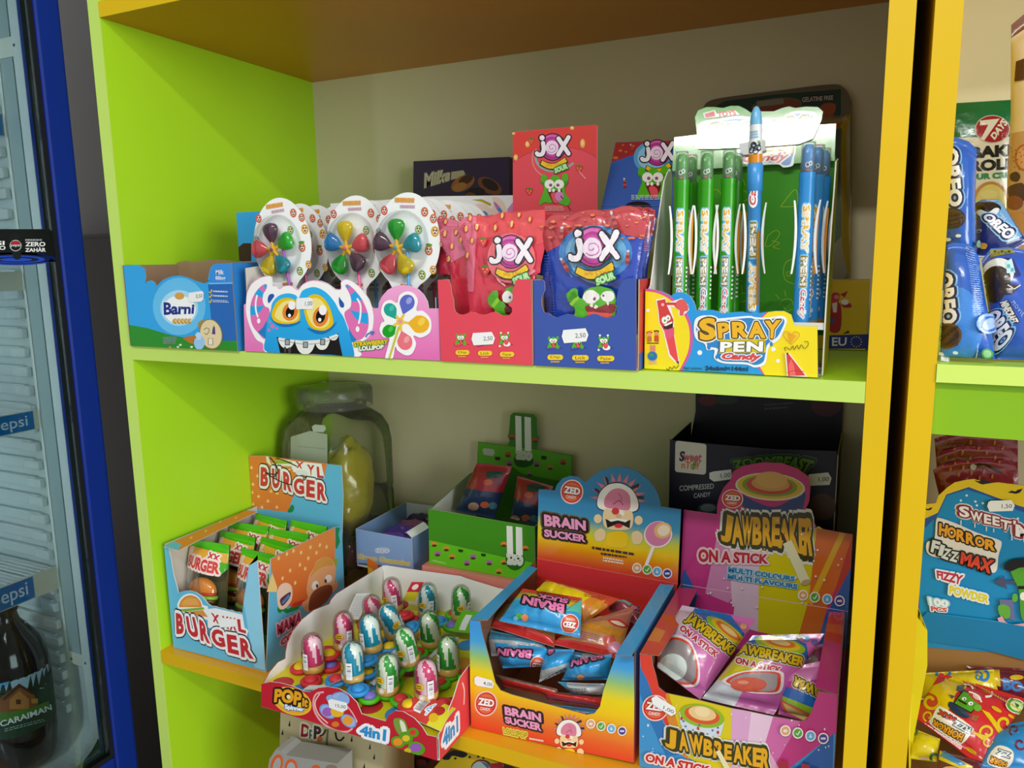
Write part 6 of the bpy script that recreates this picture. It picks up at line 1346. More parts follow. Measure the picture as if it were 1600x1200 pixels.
def spinner_pop(c1, c2, sp, bumps, label):
    """capsule of candy on a three-armed pop spinner; local origin under the spinner"""
    r = thing('spinner_lollipop', label, 'lollipop', (0, 0, 0), 'spinner lollipops in the red tray')
    b = B()
    for k in range(3):
        t = math.radians(90 + 120 * k); d = Vector((math.cos(t), math.sin(t), 0)); c = d * .0215
        b.lathe([(0, 0), (.0115, 0), (.0130, .0015), (.0130, .0042), (.0115, .0055), (.0092, .0055), (.0086, .0048), (0, .0046)], c, sp, 22)
        s = Vector((-d.y, d.x, 0)); b.add([d * .002 + s * .006, d * .014 + s * .005, d * .014 - s * .005, d * .002 - s * .006, d * .002 + s * .006 + Vector((0, 0, .0045)), d * .012 + s * .005 + Vector((0, 0, .0045)), d * .012 - s * .005 + Vector((0, 0, .0045)), d * .002 - s * .006 + Vector((0, 0, .0045))], [(0, 3, 2, 1), (4, 5, 6, 7), (0, 1, 5, 4), (1, 2, 6, 5), (2, 3, 7, 6), (3, 0, 4, 7)], sp)
    b.lathe([(0, 0), (.0105, 0), (.0115, .0012), (.0115, .0045), (.0105, .0058), (0, .0058)], (0, 0, 0), sp, 22)
    s_ = make('spinner', b, mat('soft_rubber', .5, .4), r)
    for k in range(3):
        t = math.radians(90 + 120 * k); make('pop_bump', B().sphere((math.cos(t) * .0215, math.sin(t) * .0215, .0047), (.0082, .0082, .0052), bumps[k], 16, 8), MATS['soft_rubber'], s_)
    z0 = .006
    make('capsule_foot', B().lathe([(0, z0), (.0126, z0), (.0134, z0 + .0015), (.0134, z0 + .009), (0, z0 + .0095)], (0, 0, 0), '#e2b860', 24), PLAST, r)
    prof = [(.0126, .0096), (.0125, .014), (.0123, .022), (.0121, .031), (.0113, .0365), (.0094, .0408), (.0062, .0438), (.0028, .0451), (0, .0454)]
    n = len(prof) - 1; bb = B()
    bb.grid(lambda u, v: Vector((prof[round(v * n)][0] * math.cos(u * 6.2832), prof[round(v * n)][0] * math.sin(u * 6.2832), z0 + prof[round(v * n)][1])), 32, n, lambda u, v: c1 if (int((u * 7 + v * 1.6)) % 2 == 0) else c2, closed_u=True)
    make('candy', bb, CANDY, r)['label'] = 'two-tone swirl candy'
    prof2 = [(.0139, .001), (.0140, .012), (.0138, .032), (.0129, .0385), (.0106, .0433), (.0068, .0466), (.0033, .0478), (0, .048)]
    make('capsule', B().lathe(prof2, (0, 0, z0), '#ffffff', 28), CLEAR, r)['label'] = 'clear capsule'
    def cyl(u, v): t = u / .0142; return Vector((.0142 * math.sin(t), -.0142 * math.cos(t), v)), Vector((math.sin(t), -math.cos(t), 0))
    a = Art(cyl, lay=2, maxpx=.003); a.poly([(.003, .012), (.0105, .012), (.0105, .033), (.003, .033)], '#e6e8ea')
    for i in range(7): a.poly([(.0045, .016 + i * .0021), (.0092, .016 + i * .0021), (.0092, .0171 + i * .0021 - (i % 3) * .0004), (.0045, .0171 + i * .0021 - (i % 3) * .0004)], '#3a3d42')
    make('barcode_label', a.b, MATTE, r)
    a = Art(cyl, lay=2, maxpx=.003); a.ell(-.0065, .026, .0055, .0042, '#d8b020', 15); a.greek([(-.0105, .028), (-.0025, .0285), (-.0025, .0235), (-.0105, .023)], 2, '#3a2a10', .5)
    make('brand_label', a.b, MATTE, r)['label'] = 'yellow oval label'
    a = Art(cyl, lay=2, maxpx=.003); a.ell(-.004, .0135, .0036, .0036, '#e6e2da'); a.ell(-.004, .0135, .0028, .0028, '#a83a34'); a.ell(-.004, .0135, .0022, .0022, '#e6e2da')
    make('warning_label', a.b, MATTE, r)
    return r
PK, PKW, TB, TBW, GG, GW = '#cf3f74', '#f0cdd8', '#1794b4', '#e2efe6', '#2fa03a', '#e4eeda'
RS_, BS, GS = '#cf3038', '#2f8fd6', '#4fb81a'
YB_, RB_, PB_ = '#e6c41a', '#d8343a', '#7a6ac8'
base_pop = {'p': spinner_pop(PK, PKW, RS_, [PB_, YB_, RS_], 'x'), 'b': spinner_pop(TB, TBW, BS, [YB_, RB_, BS], 'x'), 'g': spinner_pop(GG, GW, GS, [RB_, PB_, RB_], 'x')}
pops = [('p', 340, 640, 0, 0, -30, 'pink and white capsule lollipop at the front left corner of the tray'), ('b', 550, 712, 0, 0, -10, 'blue and white capsule lollipop in the front row of the tray'),
        ('g', 770, 775, 0, 3, 20, 'green striped capsule lollipop in the front row of the tray'), ('p', 1015, 808, 0, 0, 25, 'pink capsule lollipop with bold barcode at the tray front right'),
        ('p', 515, 512, 0, 2, 40, 'pink capsule lollipop with barcode, behind the front left pink one'), ('b', 685, 545, 3, -6, -40, 'blue capsule lollipop with oval label in the middle of the tray'),
        ('g', 905, 625, 0, -9, 30, 'green capsule lollipop with tilted barcode in the tray middle'), ('g', 1130, 668, 0, -3, -60, 'green capsule lollipop beside the yellow and blue carton'),
        ('p', 700, 405, 0, -6, 70, 'pink capsule lollipop half hidden behind the blue one'), ('b', 830, 470, -10, -14, 90, 'leaning blue capsule lollipop in the tray middle'),
        ('g', 1030, 505, 0, 8, -80, 'green capsule lollipop leaning right in the third row'), ('p', 812, 300, 0, -4, 15, 'pink capsule lollipop by the back left wall of the tray'),
        ('b', 1015, 318, 0, 3, 25, 'blue capsule lollipop by the white back wall'), ('g', 1200, 345, 0, 2, 55, 'dark green capsule lollipop by the back right wall')]
used_ = set()
for i_, (k, px, py, tx, ro, rz, lab) in enumerate(pops):
    lift = (0, .0105, 0, .0105, .0105, .021, .0105, 0, 0, .0105, 0, .0105, 0, .0105)[i_]
    P = PZ(FLZ + .006 + lift)(400 + px / 3.75, 880 + (py - 12) / 3.75)[0]
    o = base_pop[k] if k not in used_ else copy_tree(base_pop[k]); used_.add(k); o['label'] = lab
    P.x = min(max(P.x, TX0 + .037), TX1 - .037); P.y = min(max(P.y, TY0 + .037), TY1 - .037)
    o.location = (P.x, P.y, FLZ + .0012 + lift + .036 * math.sin(math.radians(max(abs(tx), abs(ro))))); o.rotation_euler = (math.radians(tx), math.radians(ro), math.radians(rz))
def leaflet(label, P0, wv, hv, col, back, deco=None, nm='paper_leaflet'):
    """folded paper: wv across, hv upwards, small curl"""
    P0, wv, hv = Vector(P0), Vector(wv), Vector(hv); n = wv.cross(hv).normalized(); b = B()
    b.grid(lambda u, v: P0 + wv * u + hv * v + n * (.004 * math.sin(v * 3)), 2, 8, col); b.grid(lambda u, v: P0 + wv * u + hv * v + n * (.004 * math.sin(v * 3) - .0012), 2, 8, back, flip=True)
    if deco:
        a = Art(lambda x, z: (P0 + wv * x + hv * z + n * (.004 * math.sin(z * 3)), n), b, lay=3, maxpx=.15); deco(a)
    o = make(nm, b, MATTE, base=P0); return tag(o, label, 'leaflet')
def PT(px, py, z): return PZ(z)(400 + px / 3.75, 880 + py / 3.75)[0]
P = PT(525, 330, FLZ + .012); leaflet('grey-white paper leaflet standing at the left wall of the tray', P, (.018, .008, 0), (.004, .022, .030), '#d9dde0', '#c9cdd0', lambda a: a.greek([(.1, .9), (.9, .9), (.9, .1), (.1, .1)], 12, '#b4b8bc', .4))
P = PT(640, 690, FLZ + .004); leaflet('long pale paper leaflet leaning between the blue and green lollipops', P, (.016, -.004, 0), (.028, .030, .034), '#c4ccd4', '#b4bcc4', lambda a: a.greek([(.1, .9), (.9, .9), (.9, .1), (.1, .1)], 14, '#a4acb4', .4))
P = PT(1000, 560, FLZ + .010); leaflet('folded grey paper leaflet in front of the leaning green lollipop', P, (.006, -.012, 0), (.034, .022, .026), '#b8bcbc', '#a8acac')
P = PT(275, 745, FLZ + .006); leaflet('curled white paper strip at the front left of the tray', P, (.004, .008, .002), (.044, .010, .016), '#dfe2e2', '#cfd2d2')
P = PT(930, 905, FLZ + .008); leaflet('red and yellow paper leaflet with barcode hanging at the tray front right', P + Vector((-.012, -.004, .003)), (.050, -.004, -.004), (.004, .026, .012), '#d8d030', '#e6e6e0', lambda a: (a.poly([(0, 0), (.62, 0), (.7, 1), (0, 1)], '#c8403a'), a.poly([(.14, .25), (.36, .25), (.40, .85), (.18, .85)], '#e6e8e8'), [a.poly([(.17 + i * .028, .32), (.185 + i * .028, .32), (.21 + i * .028, .8), (.195 + i * .028, .8)], '#33363a') for i in range(7)], a.text('4', [(.46, .8), (.58, .8), (.54, .3), (.42, .3)], [(.08, '#f0f2f2'), (0, '#3a8fd0')], bold=.05), a.ell(.74, .62, .12, .2, '#b03028'), a.ell(.70, .3, .11, .16, '#d8b020')))
P = PT(860, 220, FLZ + .03); leaflet('red and yellow leaflet corner by the back wall of the tray', P, (.016, .006, .0), (.010, .010, .026), '#d8d030', '#e6e6e0', lambda a: (a.poly([(0, .5), (1, .5), (1, 1), (0, 1)], '#cf3038'), a.ell(.5, .75, .25, .14, '#f0e8e4')))
P = PT(1150, 400, FLZ + .02); leaflet('green and white leaflet with barcode at the right of the tray', P, (.022, .004, .0), (.006, .020, .022), '#5fb01e', '#e6e6e0', lambda a: a.poly([(.35, .1), (.75, .1), (.75, .8), (.35, .8)], '#d4dadc'))
for px, py, sp_, bm in ((620, 800, BS, [RB_, RB_, YB_]), (895, 270, BS, [YB_, BS, RB_]), (1180, 480, BS, [RB_, YB_, RB_]), (925, 240, RS_, [PB_, YB_, RB_])): pass

# ================================================================== brain sour-candy carton
def badge_row(a, pts, s):
    for (x, y), c in zip(pts, ('#e0a878', '#58a838', '#68b0e0', '#4a4090')):
        a.ell(x, y, s, s * 1.05, '#f2eee8', 0, 18); a.ell(x, y, s * .78, s * .82, c, 0, 18)
    (x, y) = pts[1]; a.line([(x - s * .35, y), (x - s * .05, y + s * .35), (x + s * .4, y - s * .4)], s * .2, '#f2f4ee')
    (x, y) = pts[0]; a.ell(x, y, s * .4, s * .3, '#f2e6d8'); (x, y) = pts[2]; a.poly([(x - s * .3, y + s * .3), (x, y - s * .5), (x + s * .3, y + s * .3)], '#dcecf6'); (x, y) = pts[3]; a.rect(x - s * .45, y - s * .2, x + s * .45, y + s * .2, '#d8d8e8')
def zed(a, cx, cy, rx, ry, rot=8):
    a.ell(cx, cy, rx, ry, '#f0cfc8', rot); a.ell(cx, cy, rx * .9, ry * .9, '#cf2a2c', rot); a.ell(cx, cy, rx * .78, ry * .78, '#de6a3a', rot)
    a.poly([(cx - rx * .78, cy - ry * .0), (cx + rx * .78, cy + ry * .12), (cx + rx * .6, cy + ry * .5), (cx - rx * .6, cy + ry * .4)], '#d8483a')
    c, d = math.cos(math.radians(rot)), math.sin(math.radians(rot)); Q = lambda x, y: (cx + (x * c - y * d) * rx, cy + (x * d + y * c) * ry)
    a.text('ZED', [Q(-.72, -.4), Q(.72, -.4), Q(.72, .18), Q(-.72, .18)], [(.1, '#a8201c'), (0, '#f6f2ee')], bold=.07); a.text('CANDY', [Q(-.45, .3), Q(.45, .3), Q(.45, .55), Q(-.45, .55)], [(0, '#f0d8d0')], bold=.04)
def brainhead(a, cx, cy, s):
    Q = lambda x, y: (cx + x * s, cy + y * s)
    for i in range(11):
        t = math.radians(180 + i * 18 + 4); a.poly([Q(.72 * math.cos(t - .13), -.15 + .72 * math.sin(t - .13)), Q(1.12 * math.cos(t), -.15 + 1.08 * math.sin(t)), Q(.72 * math.cos(t + .13), -.15 + .72 * math.sin(t + .13))], '#d87880')
    for i, t in enumerate((200, 236, 318, 348)):
        t = math.radians(t); a.poly([Q(.7 * math.cos(t - .06), -.1 + .75 * math.sin(t - .06)), Q(1.05 * math.cos(t + .06), -.1 + 1.1 * math.sin(t + .06)), Q(1.0 * math.cos(t + .16), -.1 + 1.0 * math.sin(t + .16)), Q(.7 * math.cos(t + .1), -.1 + .75 * math.sin(t + .1))], '#20282a')
    a.blob([Q(-.75, .25), Q(-.85, -.1), Q(-.7, -.5), Q(-.35, -.78), Q(.1, -.82), Q(.5, -.62), Q(.75, -.3), Q(.85, .1), Q(.7, .35), Q(.0, .4)], '#3a3432', 5); a.blob([Q(-.72, .22), Q(-.82, -.1), Q(-.67, -.48), Q(-.35, -.74), Q(.1, -.78), Q(.5, -.58), Q(.72, -.28), Q(.81, .1), Q(.66, .32), Q(.0, .36)], '#f0eee6', 5)
    a.blob([Q(-.5, .15), Q(-.52, -.2), Q(-.25, -.52), Q(.1, -.58), Q(.42, -.38), Q(.5, .0), Q(.42, .28), Q(0, .25)], '#d8809c', 5); a.curve([Q(-.2, .05), Q(.05, -.1), Q(.2, .08)], s * .05, '#a85070'); a.curve([Q(.0, -.4), Q(.15, -.2), Q(.05, -.05)], s * .04, '#b86080')
    a.blob([Q(-.5, .22), Q(0, .35), Q(.52, .3), Q(.6, .75), Q(.4, 1.05), Q(-.4, 1.02), Q(-.6, .7)], '#ead0a0', 5)
    a.ell(*Q(-.8, .62), s * .16, s * .18, '#ead0a0'); a.ell(*Q(.82, .68), s * .16, s * .18, '#ead0a0')
    a.ell(*Q(-.1, .32), s * .15, s * .14, '#c83a3a'); a.ell(*Q(.15, .42), s * .1, s * .09, '#f2f0ea'); a.ell(*Q(.03, .52), s * .12, s * .1, '#e0b080')
    a.poly([Q(-.5, .62), Q(-.3, .72), Q(0, .62), Q(.3, .74), Q(.5, .66), Q(.46, 1.0), Q(.2, .88), Q(-.1, .86), Q(-.42, .98)], '#1a1414'); a.ell(*Q(.02, .9), s * .16, s * .09, '#d8343a'); a.poly([Q(-.38, .66), Q(0, .6), Q(.4, .68), Q(.3, .76), Q(0, .68), Q(-.28, .74)], '#f2f2ec')
    a.blob([Q(-.45, 1.25), Q(-.1, 1.12), Q(.25, 1.15), Q(.4, 1.35), Q(.3, 1.75), Q(-.4, 1.7)], '#efc81e', 4); a.blob([Q(-.95, 1.2), Q(-.7, 1.0), Q(-.5, 1.15), Q(-.55, 1.45), Q(-.85, 1.5)], '#ead0a0', 4); a.blob([Q(.55, 1.2), Q(.8, 1.1), Q(.98, 1.3), Q(.9, 1.6), Q(.6, 1.6)], '#ead0a0', 4)
br_ = thing('candy_carton', 'rainbow gradient lollipop carton with pink lettering and cartoon exposed brain header', 'candy carton', (.573, .11, ZB))
BX0, BX1, BY1 = .4795, .6675, .206
MBR = clampx(on_plane((.4795, .018, 0), (.058, -1, 0)), BX0, BX1, zmin=ZF)
ST = ['#d8382a', '#e0622a', '#e8941c', '#efc80c', '#e8d40c', '#8fc06a', '#3f9fdc', '#3a94d8']
def zg(mapf, z0=ZB, z1=ZB + .126): return grad(mapf, z0, z1, ST)
a = Art(MBR, z=(730, 880, 3.75), maxpx=12)
a.panel([(18, 968), (15, 335), (75, 340), (85, 400), (130, 560), (165, 700), (195, 745), (260, 770), (560, 850), (700, 888), (745, 880), (778, 840), (800, 740), (845, 610), (872, 540), (976, 545), (984, 1172)], zg(MBR), '#8a6a50', .0012)
a.maxpx = None
zed(a, 110, 823, 66, 74)
a.text('BRAIN', [(218, 838), (432, 880), (436, 932), (222, 890)], [(.2, '#3a2418'), (.13, '#2a1a20'), (0, '#e89ac0')], bold=.1); a.text('SUCKER', [(218, 895), (434, 938), (438, 985), (226, 936)], [(.2, '#3a2418'), (.13, '#2a1a20'), (0, '#e89ac0')], bold=.1)
a.text('LOLLIPOP', [(210, 960), (355, 990), (352, 1030), (214, 1000)], [(.1, '#e8e46a'), (0, '#a8a01e')], bold=.05); a.greek([(365, 1018), (465, 1035), (465, 1050), (365, 1032)], 1, '#e8d8d0', .7)
brainhead(a, 598, 985, 88); badge_row(a, [(726, 938), (786, 952), (846, 966), (909, 980)], 27)
make('front_panel', a.b, GLOSS, br_)
sticker(a, [(45, 668), (60, 658), (145, 682), (160, 705), (150, 730), (60, 715), (45, 700)], '4,00', br_, tquad=[(98, 688), (150, 700), (148, 722), (96, 712)])
for x, sg, y0 in ((BX0, -1, .020), (BX1, 1, .031)):
    q = Art(WX(x, sg)); q.panel([(y0, ZF), (y0, ZB + .1305), (BY1, ZB + .1305), (BY1, ZF)], grad(lambda p, z: (Vector((0, 0, z)), 0), ZB, ZB + .126, ST), '#7a5a44', .0012, raw=True); make('side_panel', q.b, GLOSS, br_)
make('base_panel', B().box((BX0 + .0013, .032, ZF), (BX1 - .0013, BY1 - .002, ZF + .0012), '#8a6a50'), CARD, br_)
BZT = ZB + .131
for pts in ([(15, 335), (120, 332), (245, 195), (412, 30), (345, 12)], [(866, 538), (984, 545), (1232, 130), (1130, 122)]):
    q = Art(clampx(PZ(BZT), BX0, BX1), z=(730, 880, 3.75)); q.panel(pts, '#3f9fdc', '#8a6a50', .001); make('top_flap', q.b, GLOSS, br_)
MBH = clampx(PY(.2075), BX0 - .002, BX1 + .006, zmin=ZF)
a = Art(MBH, z=(730, 720, 4.706), maxpx=12)
a.panel([(510, 880), (515, 700), (525, 210), (600, 212), (642, 220), (660, 175), (700, 130), (760, 110), (820, 120), (860, 150), (880, 150), (930, 105), (1000, 65), (1080, 45), (1160, 45), (1250, 75), (1330, 135), (1390, 215), (1415, 280), (1425, 335), (1572, 358), (1548, 905), (1450, 1400), (540, 1400)], grad(MBH, -.305, -.185, ['#d8342e', '#dc4a30', '#e68a1c', '#efc80c', '#c8d03a', '#3f94b8', '#2f86b8', '#2f80b0', '#2f80b0']), '#8a6a50', .0014)
a.maxpx = None
a.poly([(515, 718), (1550, 905), (1345, 1010), (1000, 945), (540, 838)], '#d8363c'); a.line([(515, 718), (1550, 905)], 4, '#e87a6a')
zed(a, 770, 228, 84, 90)
a.text('BRAIN', [(565, 392), (872, 440), (874, 515), (568, 478)], [(.26, '#6a4a20'), (.16, '#20141c'), (0, '#ec9cc4')], bold=.1); a.text('SUCKER', [(565, 500), (872, 545), (874, 600), (568, 558)], [(.26, '#6a4a20'), (.16, '#20141c'), (0, '#ec9cc4')], bold=.1)
brainhead(a, 1110, 310, 185)
a.ell(1405, 540, 105, 98, '#efe6e4', -20); a.ell(1405, 535, 95, 90, '#d880a8', -20); a.ell(1440, 510, 66, 58, '#e8b878', -20); a.ell(1445, 510, 46, 40, '#f2e2c8', -20); a.line([(1370, 630), (1318, 765)], 26, '#efe2da'); a.line([(1370, 632), (1318, 762)], 15, '#f6f2ee')
a.greek([(920, 622), (1252, 675), (1250, 700), (920, 648)], 1, '#3a3a3a', .7); a.greek([(985, 668), (1180, 698), (1178, 715), (985, 690)], 1, '#3a3a3a', .7); a.greek([(1000, 700), (1165, 728), (1163, 765), (1000, 740)], 2, '#f0e6d8', .6)
badge_row(a, [(1250, 786), (1325, 797), (1398, 812), (1473, 826)], 36)
make('header_card', a.b, GLOSS, br_)['label'] = 'rainbow header card with cartoon brain'
def plane3(P0, n): return on_plane(P0, n)
def zpouch(label, P0, nrm, q, front, back, deco, seed, z=(740, 880, 5.715), hf=.012, m=None, group=None, lo=None, hi=None, name='candy_pouch', ymin=None, wr=.0036):
    """pouch lying in a carton: q = TL, TR, BR, BL corners in the art's pixels on the plane (P0, nrm)"""
    Mq = clampx(plane3(P0, nrm), lo, hi, zmin=ZF + .0018, ymin=ymin if ymin is not None else .0335 + hf)
    r = thing(name, label, 'candy pouch', tuple(Mq(z[0] + q[3][0] / z[2], z[1] + q[3][1] / z[2])[0]), group)
    b, f = bag_mesh(Mq, [q[0], q[1]], [q[1], q[2]], [q[3], q[2]], [q[0], q[3]], hf, .003, front, back, z, seed=seed, nu=42, nv=38, seal=.09, wr=wr, wf=40)
    a = Art(on_mesh(f), b, z=z, lay=3, maxpx=2.2); deco(a); make('pouch_body', b, m or WRAP, r); return r
BLU = '#2f9ad8'
def bl(u, v): return '#c8402e' if v < .08 else '#cf7a2e' if v < .2 else '#c9b03a' if v < .36 else '#5fb8c4' if v < .45 else BLU
bg = 'blue and yellow wrapped lollipops in the rainbow carton'
L_, H_ = BX0 + .0025, BX1 - .0025
def d_top(a):
    a.text('BRAIN', [(805, 445), (432, 360), (450, 290), (812, 370)], [(.15, '#1a1420'), (0, '#e87ab4')], bold=.08); a.text('SUCK', [(835, 365), (560, 305), (575, 275), (850, 325)], [(.15, '#1a1420'), (0, '#e87ab4')], bold=.08)
    zed(a, 858, 540, 80, 86, 190); a.ell(408, 470, 28, 28, '#58b04a'); a.ell(462, 482, 32, 30, '#e0905a'); a.ell(380, 490, 22, 20, '#7ac8e8'); a.poly([(820, 430), (960, 330), (955, 450), (900, 440)], '#58b8a8'); a.greek([(560, 265), (900, 320), (900, 300), (580, 250)], 1, '#8a2a1c', .6)
def d_txt(a):
    a.greek([(960, 600), (1200, 660), (1140, 720), (940, 680)], 4, '#9a6a8a', .5); a.poly([(960, 560), (1050, 540), (1340, 620), (1300, 660)], '#d8902a'); a.blob([(1200, 510), (1290, 500), (1380, 560), (1330, 580), (1240, 550)], '#c83a3a', 4); a.blob([(1220, 520), (1290, 520), (1350, 560), (1300, 560)], '#e8d8c0', 4); a.poly([(1140, 660), (1250, 640), (1290, 760), (1220, 830)], '#d85a4a'); a.ell(1260, 750, 60, 50, '#d88aa8')
def d_front(x0, y0, s, flip=1):
    def f(a):
        a.text('BRAIN', [(x0 + 360 * s, y0 + 60 * s), (x0 + 60 * s, y0 + 30 * s), (x0 + 70 * s, y0 - 30 * s), (x0 + 370 * s, y0 - 10 * s)], [(.15, '#1a1420'), (0, '#e87ab4')], bold=.08)
        zed(a, x0 + 420 * s, y0 + 110 * s, 66 * s, 70 * s, 190); a.ell(x0 + 30 * s, y0 + 150 * s, 28 * s, 28 * s, '#58b04a'); a.ell(x0 + 84 * s, y0 + 160 * s, 28 * s, 30 * s, '#e0905a')
    return f
def d_red(a): a.poly([(100, 480), (720, 700), (720, 760), (100, 580)], '#c8302c')
def d_red2(a): a.poly([(680, 660), (1300, 800), (1300, 860), (680, 740)], '#c8302c'); d_txt(a)
zpouch('wrapped lollipop lying on top of the rainbow carton, blue with upside-down pink lettering', (.55, .07, -.300), (0, -.62, .78), [(440, 228), (968, 312), (950, 668), (228, 515)], bl, '#d8d8d0', d_top, 31, group=bg, lo=L_, hi=H_, hf=.016)
zpouch('orange and yellow wrapped lollipop behind the top blue one', (.60, .115, -.318), (.1, -.5, .86), [(650, 150), (1300, 320), (960, 560), (560, 240)], lambda u, v: '#d84a34' if v < .3 else '#e0882a' if u > .75 else '#e8c818', '#c8402e', lambda a: (a.greek([(990, 270), (1200, 300), (1200, 330), (990, 300)], 2, '#a8502a', .5), a.poly([(1020, 420), (1100, 340), (1180, 330), (1060, 480)], '#e0982a')), 32, group=bg, lo=L_, hi=H_)
zpouch('wrapped lollipop under the top blue one with red sealed edge, left', (.52, .055, -.330), (0, -.35, .94), [(300, 330), (740, 440), (720, 748), (128, 558)], lambda u, v: '#c8302c' if v > .82 else '#8a6a3a', '#d8d8d0', d_red, 33, group=bg, lo=L_, hi=H_)
zpouch('brown and orange wrapped lollipop with printed text at the right of the rainbow carton', (.62, .060, -.330), (0, -.35, .94), [(960, 540), (1440, 380), (1290, 850), (690, 720)], lambda u, v: '#c8302c' if v > .86 else '#c98a4a' if v > .4 else '#b86a5a', '#d8d8d0', d_red2, 34, group=bg, lo=L_, hi=H_)
zpouch('teal wrapped lollipop in the back right corner of the rainbow carton', (.63, .15, -.325), (0, -.3, .95), [(1230, 340), (1486, 390), (1480, 560), (1200, 420)], lambda u, v: '#58b8b4' if v < .5 else '#a84a5a', '#d8d8d0', lambda a: a.text('BRA', [(1410, 375), (1520, 390), (1510, 430), (1400, 405)], [(.15, '#1a1420'), (0, '#e87ab4')], bold=.08), 35, group=bg, lo=L_, hi=H_)
zpouch('blue wrapped lollipop at the left of the rainbow carton window, badge at its right', (.52, .036, -.355), (.05, -.92, .4), [(150, 740), (640, 760), (640, 960), (190, 1020)], lambda u, v: BLU, '#d8d8d0', d_front(150, 790, 1.0), 36, group=bg, lo=L_, hi=H_, hf=.019)
zpouch('blue wrapped lollipop in the middle of the rainbow carton window', (.56, .046, -.355), (.05, -.92, .4), [(650, 770), (900, 770), (860, 950), (540, 1120)], lambda u, v: BLU if v < .6 else '#b8c0c0', '#d8d8d0', lambda a: (a.text('B', [(720, 790), (670, 830), (655, 790), (700, 760)], [(.15, '#1a1420'), (0, '#e87ab4')], bold=.08), a.greek([(600, 1090), (860, 960), (820, 920), (580, 1060)], 3, '#4a5458', .5)), 37, group=bg, lo=L_, hi=H_, hf=.019)
zpouch('blue wrapped lollipop at the right of the rainbow carton window', (.62, .040, -.355), (0, -.92, .4), [(870, 860), (1235, 810), (1190, 1080), (740, 1110)], lambda u, v: BLU, '#d8d8d0', lambda a: (a.text('BRAIN', [(1160, 850), (870, 930), (880, 860), (1130, 790)], [(.15, '#1a1420'), (0, '#e87ab4')], bold=.08), a.ell(955, 1015, 34, 26, '#e0905a')), 38, group=bg, lo=L_, hi=H_, hf=.019)
zpouch('silver-backed wrapped lollipop low in the rainbow carton window', (.62, .034, -.378), (0, -.9, .45), [(740, 1070), (1170, 1075), (1160, 1190), (860, 1200)], lambda u, v: '#b9bfc0' if u > .2 else '#3fa4c8', '#d8d8d0', lambda a: a.greek([(800, 1110), (1050, 1120), (1030, 1180), (840, 1180)], 4, '#5a6468', .5), 39, group=bg, lo=L_, hi=H_, m=FOIL)
zpouch('red edged wrapped lollipop at the bottom left of the rainbow carton window', (.53, .030, -.385), (0, -.75, .66), [(190, 1000), (740, 1130), (740, 1260), (230, 1150)], lambda u, v: '#c8302c' if v > .45 else '#7a5a4a', '#c8302c', lambda a: None, 40, group=bg, lo=L_, hi=H_, m=FOIL)
zpouch('red edged wrapped lollipop at the bottom right of the rainbow carton window', (.60, .033, -.39), (0, -.75, .66), [(600, 1140), (1180, 1190), (1150, 1310), (640, 1260)], lambda u, v: '#c8302c' if v > .2 else '#7a5a4a', '#c8302c', lambda a: None, 41, group=bg, lo=L_, hi=H_, m=FOIL)
zpouch('blue wrapped lollipop at the very bottom of the rainbow carton', (.60, .032, -.405), (0, -.85, .5), [(540, 1270), (1150, 1310), (1130, 1440), (560, 1420)], lambda u, v: '#3f8ab8', '#d8d8d0', lambda a: a.text('BRAIN', [(1000, 1330), (720, 1290), (720, 1330), (1000, 1370)], [(0, '#c880b0')], bold=.06), 42, group=bg, lo=L_, hi=H_)

zpouch('crumpled silver and blue wrapped lollipop between the two layers, left in the rainbow carton', (.53, .062, -.345), (.1, -.8, .6), [(110, 590), (640, 700), (640, 800), (160, 830)], lambda u, v: '#3f88a8' if v < .4 else '#aab2b4', '#8a9296', lambda a: a.greek([(200, 720), (600, 760), (600, 800), (200, 790)], 3, '#4a5458', .4), 43, group=bg, lo=L_, hi=H_, m=FOIL, wr=.006)
zpouch('crumpled blue wrapped lollipop between the two layers, right in the rainbow carton', (.61, .066, -.345), (0, -.8, .6), [(660, 740), (1230, 830), (1215, 940), (640, 860)], lambda u, v: '#2f7aa0' if u < .6 else '#8a9296', '#8a9296', lambda a: a.ell(760, 800, 50, 26, '#e87ab4'), 44, group=bg, lo=L_, hi=H_, m=FOIL, wr=.006)

# ================================================================== pink jawbreaker carton
jw = thing('candy_carton', 'pink and blue striped candy carton with yellow jagged lettering at the lower right', 'candy carton', (.768, .12, ZB))
JX0, JX1, JY0, JY1 = .6725, .8605, .030, .2215
MJ = clampx(PY(JY0), JX0, JX1, zmin=ZF)
a = Art(MJ, z=(1000, 920, 5))
C5 = lambda x, y: ((990 + x / 4.848 - 1000) * 5, (1060 + y / 4.848 - 920) * 5)
a.panel([(-8, 1600), (-10, 512), (88, 520), (100, 600), (125, 680), (145, 770), (200, 815), (420, 860), (720, 935), (1040, 998), (1250, 1035), (1300, 1030), (1340, 960), (1372, 870), (1395, 800), (1540, 832), (1528, 1700)], '#3f94d0', '#8a6a58', .0012)
a.poly([(-10, 512), (88, 520), (100, 600), (125, 680), (148, 775), (205, 815), C5(420, 420), C5(260, 380), C5(60, 40)], '#d8402e'); a.poly([(-10, 600), (60, 720), (160, 1000), (300, 1300), (200, 1300), (60, 1000), (-10, 800)], '#2f74b8')
a.poly([(205, 815), (420, 860), (712, 933), (712, 1230), C5(740, 679), C5(560, 679), C5(360, 570), C5(300, 400), C5(260, 250), C5(245, 130)], '#d8c81a'); a.poly([(205, 815), (225, 822), C5(420, 620), C5(330, 560), C5(240, 250)], '#d88a2a')
